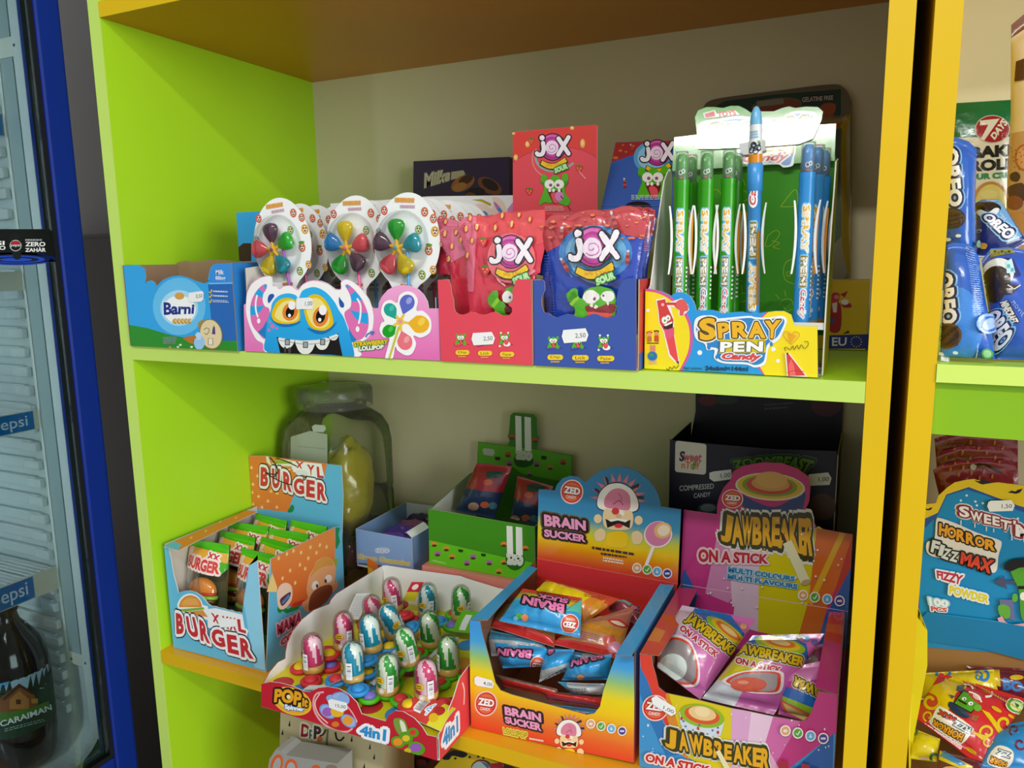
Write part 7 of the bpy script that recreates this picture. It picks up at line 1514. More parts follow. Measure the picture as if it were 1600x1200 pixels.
a.poly([(712, 933), (870, 960), C5(900, 679), C5(740, 679)], '#d8a4cc'); a.poly([(870, 962), (1040, 998), C5(960, 679), C5(840, 679)], '#e4c4dc'); a.poly([(1040, 998), (1250, 1035), C5(1100, 679), C5(940, 679)], '#cf6aa8'); a.poly([(1250, 1035), (1300, 1030), (1340, 960), (1372, 870), (1395, 800), (1540, 832), (1536, 1120), C5(1180, 679), C5(1060, 679)], '#bf3a80')
a.poly([C5(1515, 415), C5(1508, 700), C5(1200, 700)], '#2f5fa8'); a.poly([C5(940, 679), C5(1000, 500), C5(1100, 679), C5(1100, 900), C5(700, 900), C5(740, 640)], '#e0a8c8')
rn = random.Random(5)
for i in range(38):
    x, y = rn.random() * 1480 + 20, 880 + rn.random() * 400; s = 4 + rn.random() * 6
    if y > 860 + x * .14: a.poly([(x - s, y), (x, y - s * 1.4), (x + s, y), (x, y + s * 1.4)], '#f0dce8')
zed(a, *C5(165, 222), 100 * 1.03, 100 * 1.03, 8)
a.ell(*C5(515, 330), 172, 112, '#d4dfe8', 12); a.poly([C5(345, 250), C5(688, 330), C5(660, 430), C5(560, 440), C5(430, 400), C5(360, 330)], '#cfdce6'); a.ell(*C5(520, 282), 176, 88, '#8fb82a', 12); a.ell(*C5(520, 276), 140, 68, '#d8582a', 12); a.ell(*C5(522, 262), 110, 54, '#e8c88a', 12); a.ell(*C5(522, 248), 60, 40, '#f0d8a4', 12)
for q in ((395, 360), (450, 390), (500, 350), (600, 390), (640, 370), (560, 420), (380, 320)): a.ell(*C5(*q), 9, 8, '#4a70b8')
for q in ((490, 375), (640, 405), (365, 300)): a.ell(*C5(*q), 10, 14, '#c8303a')
jt = [('J', [(245, 365), (330, 390), (320, 545), (240, 500)]), ('A', [(345, 395), (410, 400), (420, 545), (350, 535)]), ('W', [(420, 410), (530, 425), (525, 570), (440, 560)]), ('B', [(535, 445), (605, 460), (600, 585), (530, 570)]), ('R', [(615, 460), (690, 475), (690, 600), (605, 590)]), ('E', [(690, 485), (750, 495), (745, 610), (690, 605)]), ('A', [(755, 490), (825, 500), (835, 640), (760, 625)]), ('K', [(830, 500), (905, 510), (905, 650), (835, 640)]), ('E', [(905, 510), (975, 520), (970, 665), (905, 655)]), ('R', [(975, 515), (1035, 530), (1030, 690), (960, 680)])]
def jaw(a, items, cv):
    for off, c in ((.2, '#e2e2da'), (.13, '#3a3a1a'), (0, '#e0a81a')):
        for ch, q in items: a.text(ch, [cv(*p) for p in q], [(off, c)], bold=.07)
    for ch, q in items:
        t = [cv(*p) for p in q]; a.text(ch, [t[0], t[1], tuple((t[1][k] + t[2][k]) / 2 for k in (0, 1)), tuple((t[0][k] + t[3][k]) / 2 for k in (0, 1))], [], bold=.07)
jaw(a, jt, C5)
a.poly([C5(605, 490), C5(640, 520), C5(650, 560), C5(625, 545)], '#5a3a1a'); a.poly([C5(625, 545), C5(655, 530), C5(745, 690), C5(700, 690)], '#e4e0b0')
a.text('ON A STICK', [C5(100, 555), C5(590, 655), C5(575, 720), C5(90, 620)], [(.14, '#eadcd8'), (0, '#c02a34')], bold=.06)
badge_row(a, [C5(1152, 386), C5(1246, 403), C5(1342, 425), C5(1438, 443)], 42)
for q in ((1110, 605), (1210, 660), (1275, 630), (1340, 665)): a.poly([C5(q[0], q[1]), C5(q[0] + 60, q[1] + 15), C5(q[0] + 55, q[1] + 90), C5(q[0] - 5, q[1] + 80)], '#a82a3c')
make('front_panel', a.b, GLOSS, jw)
s_ = sticker(a, [C5(140, 140), C5(175, 120), C5(320, 210), C5(325, 255), C5(290, 275), C5(150, 185)], '1,00', jw, tquad=[C5(235, 195), C5(312, 232), C5(305, 262), C5(228, 225)])
for x, sg in ((JX0, -1), (JX1, 1)):
    q = Art(WX(x, sg)); q.panel([(JY0 + .0014, ZF), (JY0 + .0014, ZB + .128), (JY1, ZB + .128), (JY1, ZF)], '#b83a7a', '#8a6a58', .0012, raw=True); make('side_panel', q.b, GLOSS, jw)
make('base_panel', B().box((JX0 + .0013, JY0 + .0015, ZF), (JX1 - .0013, JY1 - .001, ZF + .0012), '#8a6a58'), CARD, jw)
q = Art(clampx(PZ(ZB + .1286), JX0, JX1), z=(1000, 920, 5)); q.panel([(-10, 505), (150, 518), (330, 235), (452, 0), (300, -10)], '#b8386a', '#8a6a58', .001); q.poly([(-10, 505), (150, 518), (215, 420), (60, 380)], '#d8502a'); q.poly([(60, 380), (215, 420), (330, 235), (180, 190)], '#d0402e'); q.poly([(50, 400), (110, 300), (200, 330), (150, 420)], '#d87a2a'); make('top_flap', q.b, GLOSS, jw)
q = Art(clampx(PZ(ZB + .1286), JX0, JX1), z=(1000, 920, 5)); q.panel([(1478, 180), (1592, 182), (1542, 828), (1368, 768)], '#c03a80', '#8a6a58', .001); q.poly([(1474, 200), (1590, 200), (1575, 430), (1440, 400)], '#c03a34'); q.poly([(1462, 270), (1585, 285), (1580, 360), (1450, 330)], '#c85a2a'); make('top_flap', q.b, GLOSS, jw)
MJH = clampx(PY(.2225), JX0 - .002, JX1 + .003, zmin=ZF)
a = Art(MJH, z=(1030, 600, 3.334))
a.panel([(110, 1042), (128, 655), (300, 678), (302, 630), (312, 590), (335, 540), (372, 500), (385, 455), (440, 425), (540, 408), (640, 412), (720, 440), (775, 480), (788, 540), (782, 610), (760, 660), (800, 690), (818, 750), (1020, 785), (1000, 1200), (985, 1700), (150, 1700)], '#c83a8a', '#8a6a58', .0014)
a.poly([(128, 656), (300, 680), (310, 1100), (180, 1080), (110, 1040)], '#c03a84'); a.poly([(300, 800), (400, 760), (420, 1060), (360, 1140), (240, 1090)], '#cf8ab8'); a.poly([(365, 850), (440, 850), (470, 1150), (380, 1160)], '#dcc0d4'); a.poly([(440, 820), (520, 850), (515, 1290), (380, 1250), (400, 1100)], '#d8bcd4')
a.poly([(520, 860), (800, 760), (830, 740), (860, 760), (780, 1140), (720, 1330), (515, 1290)], '#d0c41a'); a.poly([(820, 750), (1020, 786), (985, 920), (880, 1140), (830, 1330), (720, 1330), (780, 1120)], '#cf6a2a'); a.poly([(940, 775), (970, 780), (800, 1150), (770, 1140)], '#d8a82a'); a.poly([(1012, 960), (1000, 1250), (860, 1220)], '#2f5fa8'); a.poly([(990, 1230), (980, 1390), (820, 1360), (870, 1200)], '#2f5fa8'); a.poly([(1020, 787), (1012, 960), (900, 1130), (970, 900)], '#b8402e'); a.poly([(110, 1040), (130, 960), (200, 1090), (180, 1200), (120, 1180)], '#2f5fa8')
a.line([(112, 1042), (985, 1185)], 3, '#e8b8d4')
a.poly([(303, 630), (312, 590), (335, 540), (372, 500), (385, 455), (440, 425), (540, 410), (640, 414), (720, 442), (775, 482), (787, 540), (781, 610), (758, 660), (820, 740), (300, 680)], '#c02a70')
a.blob([(400, 545), (440, 580), (600, 640), (750, 560), (755, 620), (720, 690), (600, 690), (450, 650)], '#26407a', 5); a.ell(578, 535, 182, 72, '#d8d8d0', 4); a.ell(578, 533, 172, 66, '#d8b41e', 4); a.ell(576, 530, 145, 55, '#7a9a2a', 4); a.ell(575, 528, 122, 46, '#c8402e', 4); a.ell(580, 520, 100, 38, '#cf9a4a', 4); a.ell(585, 500, 84, 44, '#d8a85a', 4)
zed(a, 382, 598, 56, 50, 5)
jh = [('J', [(330, 665), (390, 690), (370, 835), (320, 810)]), ('A', [(385, 680), (430, 695), (440, 840), (380, 830)]), ('W', [(430, 680), (490, 690), (480, 840), (435, 835)]), ('B', [(490, 690), (535, 690), (535, 840), (485, 835)]), ('R', [(540, 690), (590, 695), (590, 850), (540, 840)]), ('E', [(590, 690), (630, 690), (630, 845), (585, 840)]), ('A', [(625, 700), (680, 700), (690, 870), (620, 850)]), ('K', [(680, 695), (725, 700), (735, 880), (680, 865)]), ('E', [(725, 695), (765, 700), (770, 890), (730, 880)]), ('R', [(765, 695), (810, 700), (800, 895), (750, 890)])]
jaw(a, jh, lambda x, y: (x, y))
a.poly([(630, 760), (650, 780), (670, 830), (640, 810)], '#3a2a1a'); a.poly([(645, 830), (690, 810), (790, 1025), (740, 1040)], '#dcdcb4'); a.ell(766, 1030, 26, 14, '#b8a07a', -15)
a.text('ON A STICK', [(205, 855), (572, 885), (570, 935), (205, 925)], [(.15, '#e2c8cc'), (0, '#b8283c')], bold=.07)
a.text('MULTI COLOURS', [(362, 948), (708, 1000), (705, 1025), (360, 978)], [(.12, '#a8ccdc'), (0, '#2f7ab0')], bold=.07); a.text('MULTI FLAVOURS', [(358, 985), (722, 1040), (720, 1066), (356, 1012)], [(.12, '#a8ccdc'), (0, '#2f7ab0')], bold=.07)
badge_row(a, [(750, 1097), (811, 1107), (876, 1117), (940, 1126)], 27)
for i in range(26):
    x, y = rn.random() * 840 + 130, 700 + rn.random() * 460; s = 4 + rn.random() * 4; a.poly([(x - s, y), (x, y - s), (x + s, y), (x, y + s)], '#ecd8e4')
make('header_card', a.b, GLOSS, jw)['label'] = 'striped header card with die-cut candy bowl'
def d_jaw(sx, sy, ang, rev=False, win=None, ball='#dfeee8'):
    c, d = math.cos(math.radians(ang)), math.sin(math.radians(ang)); Q = lambda x, y: (sx + x * c - y * d, sy + x * d + y * c)
    def f(a):
        a.poly([Q(-260, -170), Q(-60, -260), Q(260, -170), Q(300, -60), Q(0, -60), Q(-250, -40)], '#2a66b4')
        a.ell(*Q(60, -120), 200, 62, '#8fb82a', ang); a.ell(*Q(60, -130), 160, 46, '#d8b82a', ang); a.ell(*Q(60, -136), 120, 32, '#d8702a', ang); a.ell(*Q(60, -140), 80, 20, '#e2c48a', ang)
        a.text('JAWBREAKER', [Q(-260, -70), Q(270, -70), Q(270, 30), Q(-260, 30)], [(.16, '#e8e4d0'), (.1, '#3a3a1a'), (0, '#d8b41e')], bold=.09)
        a.text('ON A STICK', [Q(-250, 45), Q(110, 45), Q(110, 95), Q(-250, 95)], [(.12, '#e8d8e0'), (0, '#b8283c')], bold=.06)
        for i, cc in enumerate(('#e0a878', '#58a838', '#68b0e0', '#6a60a8')): a.ell(*Q(130 + i * 62, -235 + i * 12), 26, 24, cc, 0, 14)
        if win:
            a.blob(win[0], '#f0dfe6', 6); a.blob(win[1], '#d8482e', 6); a.blob(win[2], '#9a8f92', 6); a.ell(*win[3], ball); a.ell(win[3][0] - win[3][2] * .3, win[3][1] - win[3][3] * .3, win[3][2] * .3, win[3][3] * .25, '#f4faf6' if ball[1] == 'd' else '#d88a70')
    return f
jg = 'pink wrapped candies in the striped carton'
zj = (1000, 920, 5); JL, JH = JX0 + .0055, JX1 - .0035
def sc(pts, k): 
    cx = sum(p[0] for p in pts) / len(pts); cy = sum(p[1] for p in pts) / len(pts); return [(cx + (x - cx) * k, cy + (y - cy) * k) for x, y in pts]
w1 = [(150, 560), (200, 430), (280, 390), (380, 430), (430, 530), (450, 640), (430, 730), (330, 745), (230, 700)]
w2 = [(690, 720), (780, 670), (900, 650), (1060, 655), (1085, 700), (1060, 790), (960, 800), (850, 790), (740, 750)]
zpouch('pink wrapped candy with white ball in its window, left in the striped carton', (.72, .075, -.338), (-.08, -.6, .8), [(330, 130), (905, 240), (470, 865), (60, 560)], lambda u, v: '#cf6ab4' if u > .35 else '#d8b8d4', '#d8d8d0', d_jaw(560, 400, 38, win=(sc(w1, 1.16), sc(w1, 1.04), sc(w1, .93), (258, 615, 112, 108))), 51, z=zj, group=jg, lo=JL, hi=JH, hf=.020, wr=.0022)
zpouch('pink wrapped candy with red ball in its window, middle of the striped carton', (.77, .066, -.335), (.05, -.80, .58), [(880, 365), (1440, 350), (1045, 985), (480, 860)], lambda u, v: '#cf6ab4' if u > .45 else '#d0c42a' if v < .72 else '#c8ccd4', '#d8d8d0', d_jaw(1010, 545, 12, win=(sc(w2, 1.2), sc(w2, 1.06), sc(w2, .92), (850, 745, 140, 55)), ball='#c8553c'), 52, z=zj, group=jg, lo=JL, hi=JH, hf=.022, wr=.0022)
zpouch('pink wrapped candy turned upside down at the right of the striped carton', (.83, .062, -.345), (.1, -.85, .5), [(1150, 620), (1440, 560), (1400, 1060), (1080, 980)], lambda u, v: '#cf7ab4' if v < .3 else '#b84a90', '#d8d8d0', lambda a: (a.poly([(1130, 760), (1400, 850), (1380, 940), (1100, 830)], '#2a66b4'), a.poly([(1100, 830), (1380, 940), (1360, 990), (1090, 860)], '#8fb82a'), a.poly([(1100, 870), (1340, 985), (1300, 1040), (1130, 960)], '#d8702a'), a.poly([(1120, 890), (1310, 990), (1280, 1030), (1150, 960)], '#d8b87a'), a.text('JAWBR', [(1420, 860), (1180, 750), (1220, 660), (1440, 770)], [(.16, '#e8e4d0'), (.1, '#3a3a1a'), (0, '#d8b41e')], bold=.09)), 53, z=zj, group=jg, lo=JL, hi=JH)
zpouch('pink wrapped candy half hidden behind the right-hand ones in the striped carton', (.82, .10, -.35), (.1, -.75, .65), [(1250, 470), (1430, 430), (1420, 680), (1180, 640)], lambda u, v: '#b85a94', '#d8d8d0', lambda a: a.ell(1330, 560, 60, 40, '#a8988c'), 54, z=zj, group=jg, lo=JL, hi=JH)

# ================================================================== dark navy carton behind
nv = thing('candy_carton', 'dark navy open carton with white logo square behind the striped candy carton', 'candy carton', (.745, .32, ZB))
NX0, NX1, NY0, NY1 = .6445, .8430, .262, .386
MN = clampx(PY(NY0), NX0, NX1, zmin=ZF); NV = '#11152e'
a = Art(MN, z=(1030, 600, 3.334))
a.panel([(52, 285), (60, 292), (300, 315), (600, 340), (925, 350), (915, 1400), (40, 1400)], NV, '#0c0f20', .0012)
a.poly(arc(100, 310, 16, 14, 180, 270, 4) + arc(230, 325, 16, 14, 270, 360, 4) + arc(228, 458, 16, 14, 0, 90, 4) + arc(98, 445, 16, 14, 90, 180, 4), '#e2dfd8')
a.text('Sweet', [(102, 350), (222, 358), (222, 408), (104, 402)], [(0, '#c85a6a')], shear=.2, bold=.03); a.text('nTuff', [(112, 402), (212, 408), (214, 445), (114, 440)], [(0, '#d8803a')], shear=.2, bold=.03); a.text('S', [(102, 348), (135, 350), (135, 405), (104, 402)], [(0, '#2a2f4a')], shear=.2, bold=.04); a.text('f', [(170, 400), (195, 402), (196, 448), (172, 446)], [(0, '#5a9a3a')], shear=.2, bold=.04)
a.text('COMPRESSED', [(105, 530), (286, 518), (284, 545), (106, 558)], [(0, '#c4c8d0')], bold=.01); a.text('CANDY', [(180, 570), (268, 562), (266, 586), (180, 594)], [(0, '#c4c8d0')], bold=.01)
a.text('ZOOMBEAST', [(375, 400), (812, 400), (770, 470), (395, 440)], [(.2, '#3a5a3a'), (.1, '#18240c'), (0, '#5a8a2a')], bold=.07, bend=.45)
a.ell(255, 650, 55, 30, '#3a4a5a'); a.ell(255, 645, 40, 20, '#7a8a94'); a.ell(850, 640, 70, 70, '#4a3020')
make('front_panel', a.b, CARD, nv)
sticker(a, [(262, 462), (285, 455), (375, 445), (380, 495), (285, 508), (262, 492)], '1,00', nv, tquad=[(320, 466), (372, 460), (372, 486), (320, 492)])
a.n += 3; sticker(a, [(780, 470), (880, 460), (898, 490), (888, 525), (785, 530), (770, 500)], '1,00', nv, tquad=[(830, 486), (884, 482), (884, 508), (830, 512)])
nzt = MN(1030 + 400 / 3.334, 600 + 325 / 3.334)[0].z
carton_walls(nv, NX0, NX1, NY0, NY1, ZB, nzt, '#0c0f20', '#0c0f20', zr=nzt)
q = Art(clampx(PY(NY1 - .0005), NX0, NX1, zmin=ZF), z=(1030, 600, 3.334)); q.panel([(60, 290), (190, 140), (190, 40), (960, 40), (960, 330), (940, 1400), (60, 1400)], '#0d1024', '#0c0f20', .0012)
q.ell(255, 85, 50, 30, '#6a1c2c'); q.ell(350, 82, 60, 24, '#2a4038'); q.greek([(550, 100), (700, 90), (700, 130), (550, 140)], 2, '#4a4f66', .5); q.ell(870, 110, 80, 60, '#5a2234')
make('header_card', q.b, CARD, nv)

# ================================================================== SECOND UNIT, upper shelf: biscuit packs
RL = RX + .0192
def roll_pack(label, name, cat, P0, nrm, edges, z, front, deco, seed, hf=.016, hb=.006, zmin=None, lo=None, group=None, m=None, wr=.0016):
    Mq = clampx(on_plane(P0, nrm), lo, None, zmin=zmin)
    t, r_, b_, l = edges
    r = thing(name, label, cat, tuple(Mq(z[0] + b_[0][0] / z[2], z[1] + b_[0][1] / z[2])[0]), group)
    b, f = bag_mesh(Mq, t, r_, b_, l, hf, hb, front, front if not callable(front) else '#9a9a94', z, seed=seed, nu=36, nv=40, seal=.05, wr=wr)
    a = Art(on_mesh(f), b, z=z, lay=3, maxpx=2.6); deco(a); make('pack_body', b, m or WRAP, r); return r
OB = '#2a63c8'
def oreo(a, q, sh=0): a.text('OREO', q, [(.20, '#7fbcf0'), (.12, '#101c50'), (0, '#eef2f6')], bold=.05)
def d_a(a):
    oreo(a, [(165, 230), (200, 640), (105, 655), (60, 240)]); a.ell(130, 730, 90, 72, '#3a2a20'); a.ell(130, 728, 80, 60, '#54402f')
    for i in range(60): a.ell(70 + (i * 37) % 130, 685 + (i * 23) % 95, 5, 4, '#2a1c14', 0, 6)
    for q in ((172, 855, 16, 12), (110, 880, 22, 12), (95, 840, 8, 8)): a.ell(*q, '#e8ecf0')
    a.ell(285, 915, 14, 26, '#6a9a8a')
def d_b(a):
    a.ell(150, 600, 180, 260, '#3f8ae0'); oreo(a, [(125, 235), (160, 580), (48, 600), (10, 250)]); a.ell(90, 670, 98, 85, '#6a4a30', -20); a.ell(85, 672, 88, 75, '#4a3222', -20)
    for i in range(70): a.ell(20 + (i * 41) % 150, 605 + (i * 29) % 130, 6, 4, '#2e1e14', -20, 6)
    a.greek([(200, 80), (250, 100), (320, 520), (270, 520)], 30, '#8fb0e0', .35)
    a.ell(340, 590, 70, 62, '#8fb8ec', 45); a.ell(345, 592, 55, 48, OB, 45); a.ell(345, 592, 36, 40, '#a8c4ec', 45); a.ell(342, 778, 36, 28, '#4aa05a', 40); a.ell(342, 778, 26, 19, '#9ad0a0', 40); a.text('Ingredients', [(288, 715), (284, 800), (272, 798), (276, 715)], [(0, '#e8eef4')], bold=0)
    for q in ((148, 770, 18, 9), (62, 782, 14, 10), (60, 820, 45, 12), (95, 825, 16, 14)): a.ell(*q, '#e4eaf0')
def d_c(a):
    a.poly([(310, 610), (460, 600), (620, 860), (520, 900), (420, 760), (330, 690)], '#6aa4d8'); a.ell(380, 650, 92, 38, '#15120f', 8); a.ell(385, 640, 70, 20, '#2a2320', 8); a.blob([(300, 690), (330, 670), (380, 690), (430, 660), (460, 670), (420, 720), (350, 730)], '#e6ecf0', 4)
    a.text('OREO', [(395, 695), (580, 830), (510, 890), (335, 720)], [(.26, '#8fc4ec'), (.14, '#15225a'), (0, '#eef2f6')], bold=.05); a.text('original', [(470, 690), (510, 735), (490, 752), (455, 705)], [(0, '#dfe8f0')], bold=0); a.ell(320, 822, 22, 12, '#aab8dc', -20); a.ell(318, 825, 15, 7, '#232a62', -20)
    a.blob([(320, 920), (345, 905), (375, 915), (365, 945), (330, 945)], '#d8a03a', 4)
def d_d(a):
    a.poly([(375, 85), (520, 80), (545, 110), (380, 140)], '#8a8a2a')
    for i in range(5): a.rect(400 + i * 24, 92 + (i % 2) * 10, 418 + i * 24, 108 + (i % 2) * 10, '#33381a')
    a.poly([(470, 145), (530, 150), (585, 260), (530, 280), (400, 250)], '#2a2a72'); a.ell(430, 250, 110, 100, '#e4ebee', -30); a.ell(425, 290, 92, 92, '#2f2019', -30); a.ell(400, 340, 76, 105, '#2f2019', -10); a.poly([(440, 380), (520, 320), (580, 330), (520, 390)], '#4a3022'); a.poly([(440, 395), (500, 330), (545, 350), (580, 325), (530, 385)], '#2a1c16'); a.line([(495, 325), (540, 355), (580, 328)], 8, '#e6e6e0')
    a.poly([(480, 175), (520, 150), (545, 245), (490, 250)], '#bfe4e8'); a.rect(490, 190, 510, 215, '#5ab0bc'); a.rect(515, 215, 535, 240, '#5ab0bc')
    a.text('MINECRAFT', [(495, 430), (570, 575), (520, 590), (445, 445)], [(.12, '#14141a'), (0, '#e8e6da')], bold=.06); a.text('MOVIE', [(540, 430), (605, 520), (590, 545), (520, 445)], [(0, '#a8c0ea')], bold=.0, space=1.3); a.text('A', [(455, 525), (465, 545), (452, 548), (445, 530)], [(0, '#dfe6f0')], bold=0)
    a.text('OREO', [(440, 480), (545, 660), (420, 800), (345, 540)], [(.16, '#7fbcf0'), (.09, '#101c50'), (0, '#eef2f6')], bold=.05)
zo, zp = (1460, 180, 4.536), (1460, 370, 4.329)
U0 = RZ + .0024
bk = thing('snack_bag', 'green and white baked roll chips bag with red oval badge standing at the back', 'snack bag', (.98, .30, RZ))
Mq = clampx(on_plane((0, .285, RZ), (0, -1, .04)), RL + .002, None, zmin=U0)
b, f = bag_mesh(Mq, [(60, -80), (150, -85), (570, -110)], [(570, -110), (575, 400), (580, 1200)], [(40, 1200), (300, 1200), (580, 1200)], [(60, -80), (50, 500), (40, 1200)], .016, .008, lambda u, v: '#0f7a44' if v < .2 else '#e9e4d2', '#e9e4d2', zo, seed=61, nu=22, nv=26, seal=.03, wr=.0014)
a = Art(on_mesh(f), b, z=zo, lay=3, maxpx=5); a.poly([(30, -90), (570, -110), (570, 150), (30, 160)], '#0f7a44'); a.ell(410, 100, 124, 100, '#d8d0c0'); a.ell(410, 100, 118, 94, '#a8202c'); a.text('7', [(322, 40), (462, 25), (400, 178), (325, 182)], [(0, '#efe9dc')], bold=.07); a.text('DAYS', [(395, 145), (485, 15), (520, 60), (425, 178)], [(0, '#efe9dc')], bold=.05)
a.text('BAKE', [(255, 228), (590, 200), (590, 288), (255, 308)], [(0, '#16130f')], bold=.09); a.text('ROLLS', [(250, 322), (630, 298), (630, 380), (250, 402)], [(0, '#16130f')], bold=.09); a.text('SOUR CREAM', [(205, 420), (640, 395), (640, 440), (205, 462)], [(0, '#1a8a54')], bold=.06)
a.ell(400, 620, 130, 150, '#c88a3a'); a.ell(400, 640, 112, 150, '#e2d07a'); a.ell(385, 560, 60, 30, '#ead98f')
make('bag_body', b, WRAP, bk)
ck = roll_pack('tall beige cookie bag with brown seal at the right picture edge', 'snack_bag', 'snack bag', (0, .225, RZ), (0, -1, .03), ([(545, -640), (640, -720), (1100, -760)], [(1100, -760), (1100, 300), (1080, 1250)], [(500, 1200), (800, 1230), (1080, 1250)], [(545, -640), (540, 0), (515, 500), (500, 1200)]), zo, lambda u, v: '#7a4a2a' if v < .05 else '#e4d4b4' if v < .42 else '#c9a27a', lambda a: (a.ell(640, 300, 70, 95, '#b06a44'), a.ell(640, 300, 55, 80, '#d8a070'), a.blob([(540, 420), (580, 400), (610, 430), (590, 470), (545, 460)], '#3a2430', 4), a.blob([(520, 520), (600, 480), (640, 500), (640, 600), (560, 620)], '#4a2a34', 4), a.ell(600, 760, 90, 80, '#c8905a'), a.ell(570, 620, 60, 50, '#8a4a3a'), [a.ell(545 + (i * 31) % 110, 230 + (i * 17) % 160, 4, 4, '#6a4030', 0, 6) for i in range(16)], a.poly([(585, -380), (640, -400), (640, -250), (575, -240)], '#4a2018')), 62, hf=.022, zmin=U0)
roll_pack('upright blue sandwich-cookie roll pack behind the yellow upright, back left', 'cookie_pack', 'cookie pack', (0, .105, RZ), (0, -1, .05), ([(30, 175), (150, 155), (240, 185), (300, 240)], [(300, 240), (290, 600), (300, 940), (305, 1240)], [(20, 1240), (150, 1250), (305, 1240)], [(30, 175), (25, 700), (20, 1240)]), zo, OB, d_a, 63, hf=.020, zmin=U0, lo=RL + .0035)
roll_pack('tilted dark blue cookie pack with milk splash print, middle of the pile', 'cookie_pack', 'cookie pack', (1.0, .12, RZ + .07), (0, -1, .35), ([(290, 625), (330, 600), (460, 598)], [(460, 598), (560, 740), (660, 900)], [(300, 1010), (480, 1010), (660, 900)], [(290, 625), (295, 800), (300, 1010)]), zo, '#23307a', d_c, 64, hf=.010, zmin=U0 + .03)
roll_pack('front left blue cookie pack lying on the right-hand shelf, small print facing', 'cookie_pack', 'cookie pack', (0, .022, RZ), (0, -1, .12), ([(65, 60), (130, 40), (230, 50), (300, 130)], [(300, 130), (340, 400), (400, 700), (412, 872)], [(14, 858), (200, 866), (412, 872)], [(65, 60), (45, 450), (14, 858)]), zp, OB, d_b, 65, hf=.016, zmin=U0 + .001, lo=RL + .003)
roll_pack('front right blue cookie pack with bitten cookie print, cut by the picture edge', 'cookie_pack', 'cookie pack', (0, .030, RZ), (0, -1, .22), ([(320, 160), (380, 80), (500, 70), (620, 90)], [(620, 90), (760, 450), (840, 890)], [(415, 872), (600, 882), (840, 890)], [(320, 160), (360, 450), (415, 872)]), zp, '#2a5ac0', d_d, 66, hf=.016, zmin=U0)

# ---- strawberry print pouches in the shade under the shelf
zs = (1420, 680, 5.289)
def d_s(a):
    for i in range(28): a.ell(220 + (i * 67) % 640, 40 + (i * 43) % 330, 10, 20, '#b87a2c', 10, 10)
    a.curve([(520, 250), (600, 240), (680, 270), (760, 310)], 20, '#1c0c10'); a.ell(532, 266, 26, 22, '#c9b8b4'); a.curve([(560, 280), (620, 265), (690, 300)], 22, '#8a3a54')
    for yy in (150, 175): a.curve([(580, 130 + yy - 150), (650, 130 + yy - 150), (740, 165 + yy - 150)], 6, '#5a1620')
for k, (y, sh) in enumerate(((.27, 0), (.30, -28), (.33, -12))):
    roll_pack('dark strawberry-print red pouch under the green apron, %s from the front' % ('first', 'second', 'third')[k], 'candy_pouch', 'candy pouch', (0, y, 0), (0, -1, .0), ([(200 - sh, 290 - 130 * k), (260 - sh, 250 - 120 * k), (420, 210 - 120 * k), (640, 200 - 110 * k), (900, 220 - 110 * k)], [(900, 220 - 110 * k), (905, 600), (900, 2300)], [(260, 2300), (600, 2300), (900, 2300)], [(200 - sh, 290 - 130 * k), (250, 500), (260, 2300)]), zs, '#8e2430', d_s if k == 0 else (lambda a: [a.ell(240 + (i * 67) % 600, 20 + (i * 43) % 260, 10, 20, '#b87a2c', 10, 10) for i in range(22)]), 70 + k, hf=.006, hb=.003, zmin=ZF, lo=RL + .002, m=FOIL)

# ---- halloween fizzy powder carton
hz = thing('candy_carton', 'blue and yellow fizzy powder carton with bats and spooky lettering at right edge', 'candy carton', (1.02, .13, ZB))
HX0, HX1, HY0, HY1 = RL + .004, 1.16, .035, .205
HBK = HX0
# yellow side with a cut-down front corner
q = Art(WX(HX0 + .0012, -1)); q.panel([(HY0 + .0015, ZF), (HY0 + .0015, ZB + .058), (.075, ZB + .072), (.13, ZB + .150), (HY1, ZB + .165), (HY1, ZF)], '#e0cc10', '#e8dc1c', .0012, raw=True); make('side_panel', q.b, CARD, hz)
q = Art(WX(HX1, 1)); q.panel([(HY0 + .0015, ZF), (HY0 + .0015, ZB + .06), (.075, ZB + .075), (.13, ZB + .150), (HY1, ZB + .165), (HY1, ZF)], '#e0cc10', '#e8dc1c', .0012, raw=True); make('side_panel', q.b, CARD, hz)
make('base_panel', B().box((HX0 + .0014, HY0 + .0015, ZF), (HX1 - .0014, HY1 - .002, ZF + .0012), '#9a7040'), CARD, hz)
q = Art(WY(HY0)); q.panel([(HX0, ZF), (HX1, ZF), (HX1, ZB + .05), (1.12, ZB + .03), (.965, ZB + .028), (HX0, ZB + .052)], '#e8d414', '#9a7040', .0012, raw=True); q.blob([(.93, ZB + .01), (.96, ZB + .015), (1.0, ZB + .008), (1.0, ZB + .002), (.93, ZB + .002)], '#2a7ac0', 4); make('front_panel', q.b, CARD, hz)
make('back_panel', B().box((HX0 + .0014, HY1 + .001, ZF), (HX1 - .0014, HY1 + .0022, ZB + .163), '#9a7040'), CARD, hz)['label'] = 'brown inner back'
q = Art(clampx(PY(.100), HX0 + .0016, HX1, zmin=ZF + .0015)); q.panel([(1400, 940), (1432, 962), (1449, 986), (1449, 1040), (1437, 1105), (1428, 1150), (1421, 1215), (1400, 1260)], '#e0d018', '#cbbd1c', .001); make('side_flap', q.b, CARD, hz)['label'] = 'yellow folded side flap'
MHz = clampx(PY(HY1 - .0004), HX0, HX1, zmin=ZF)
a = Art(MHz, z=(1420, 680, 5.289))
HB = '#1487c0'
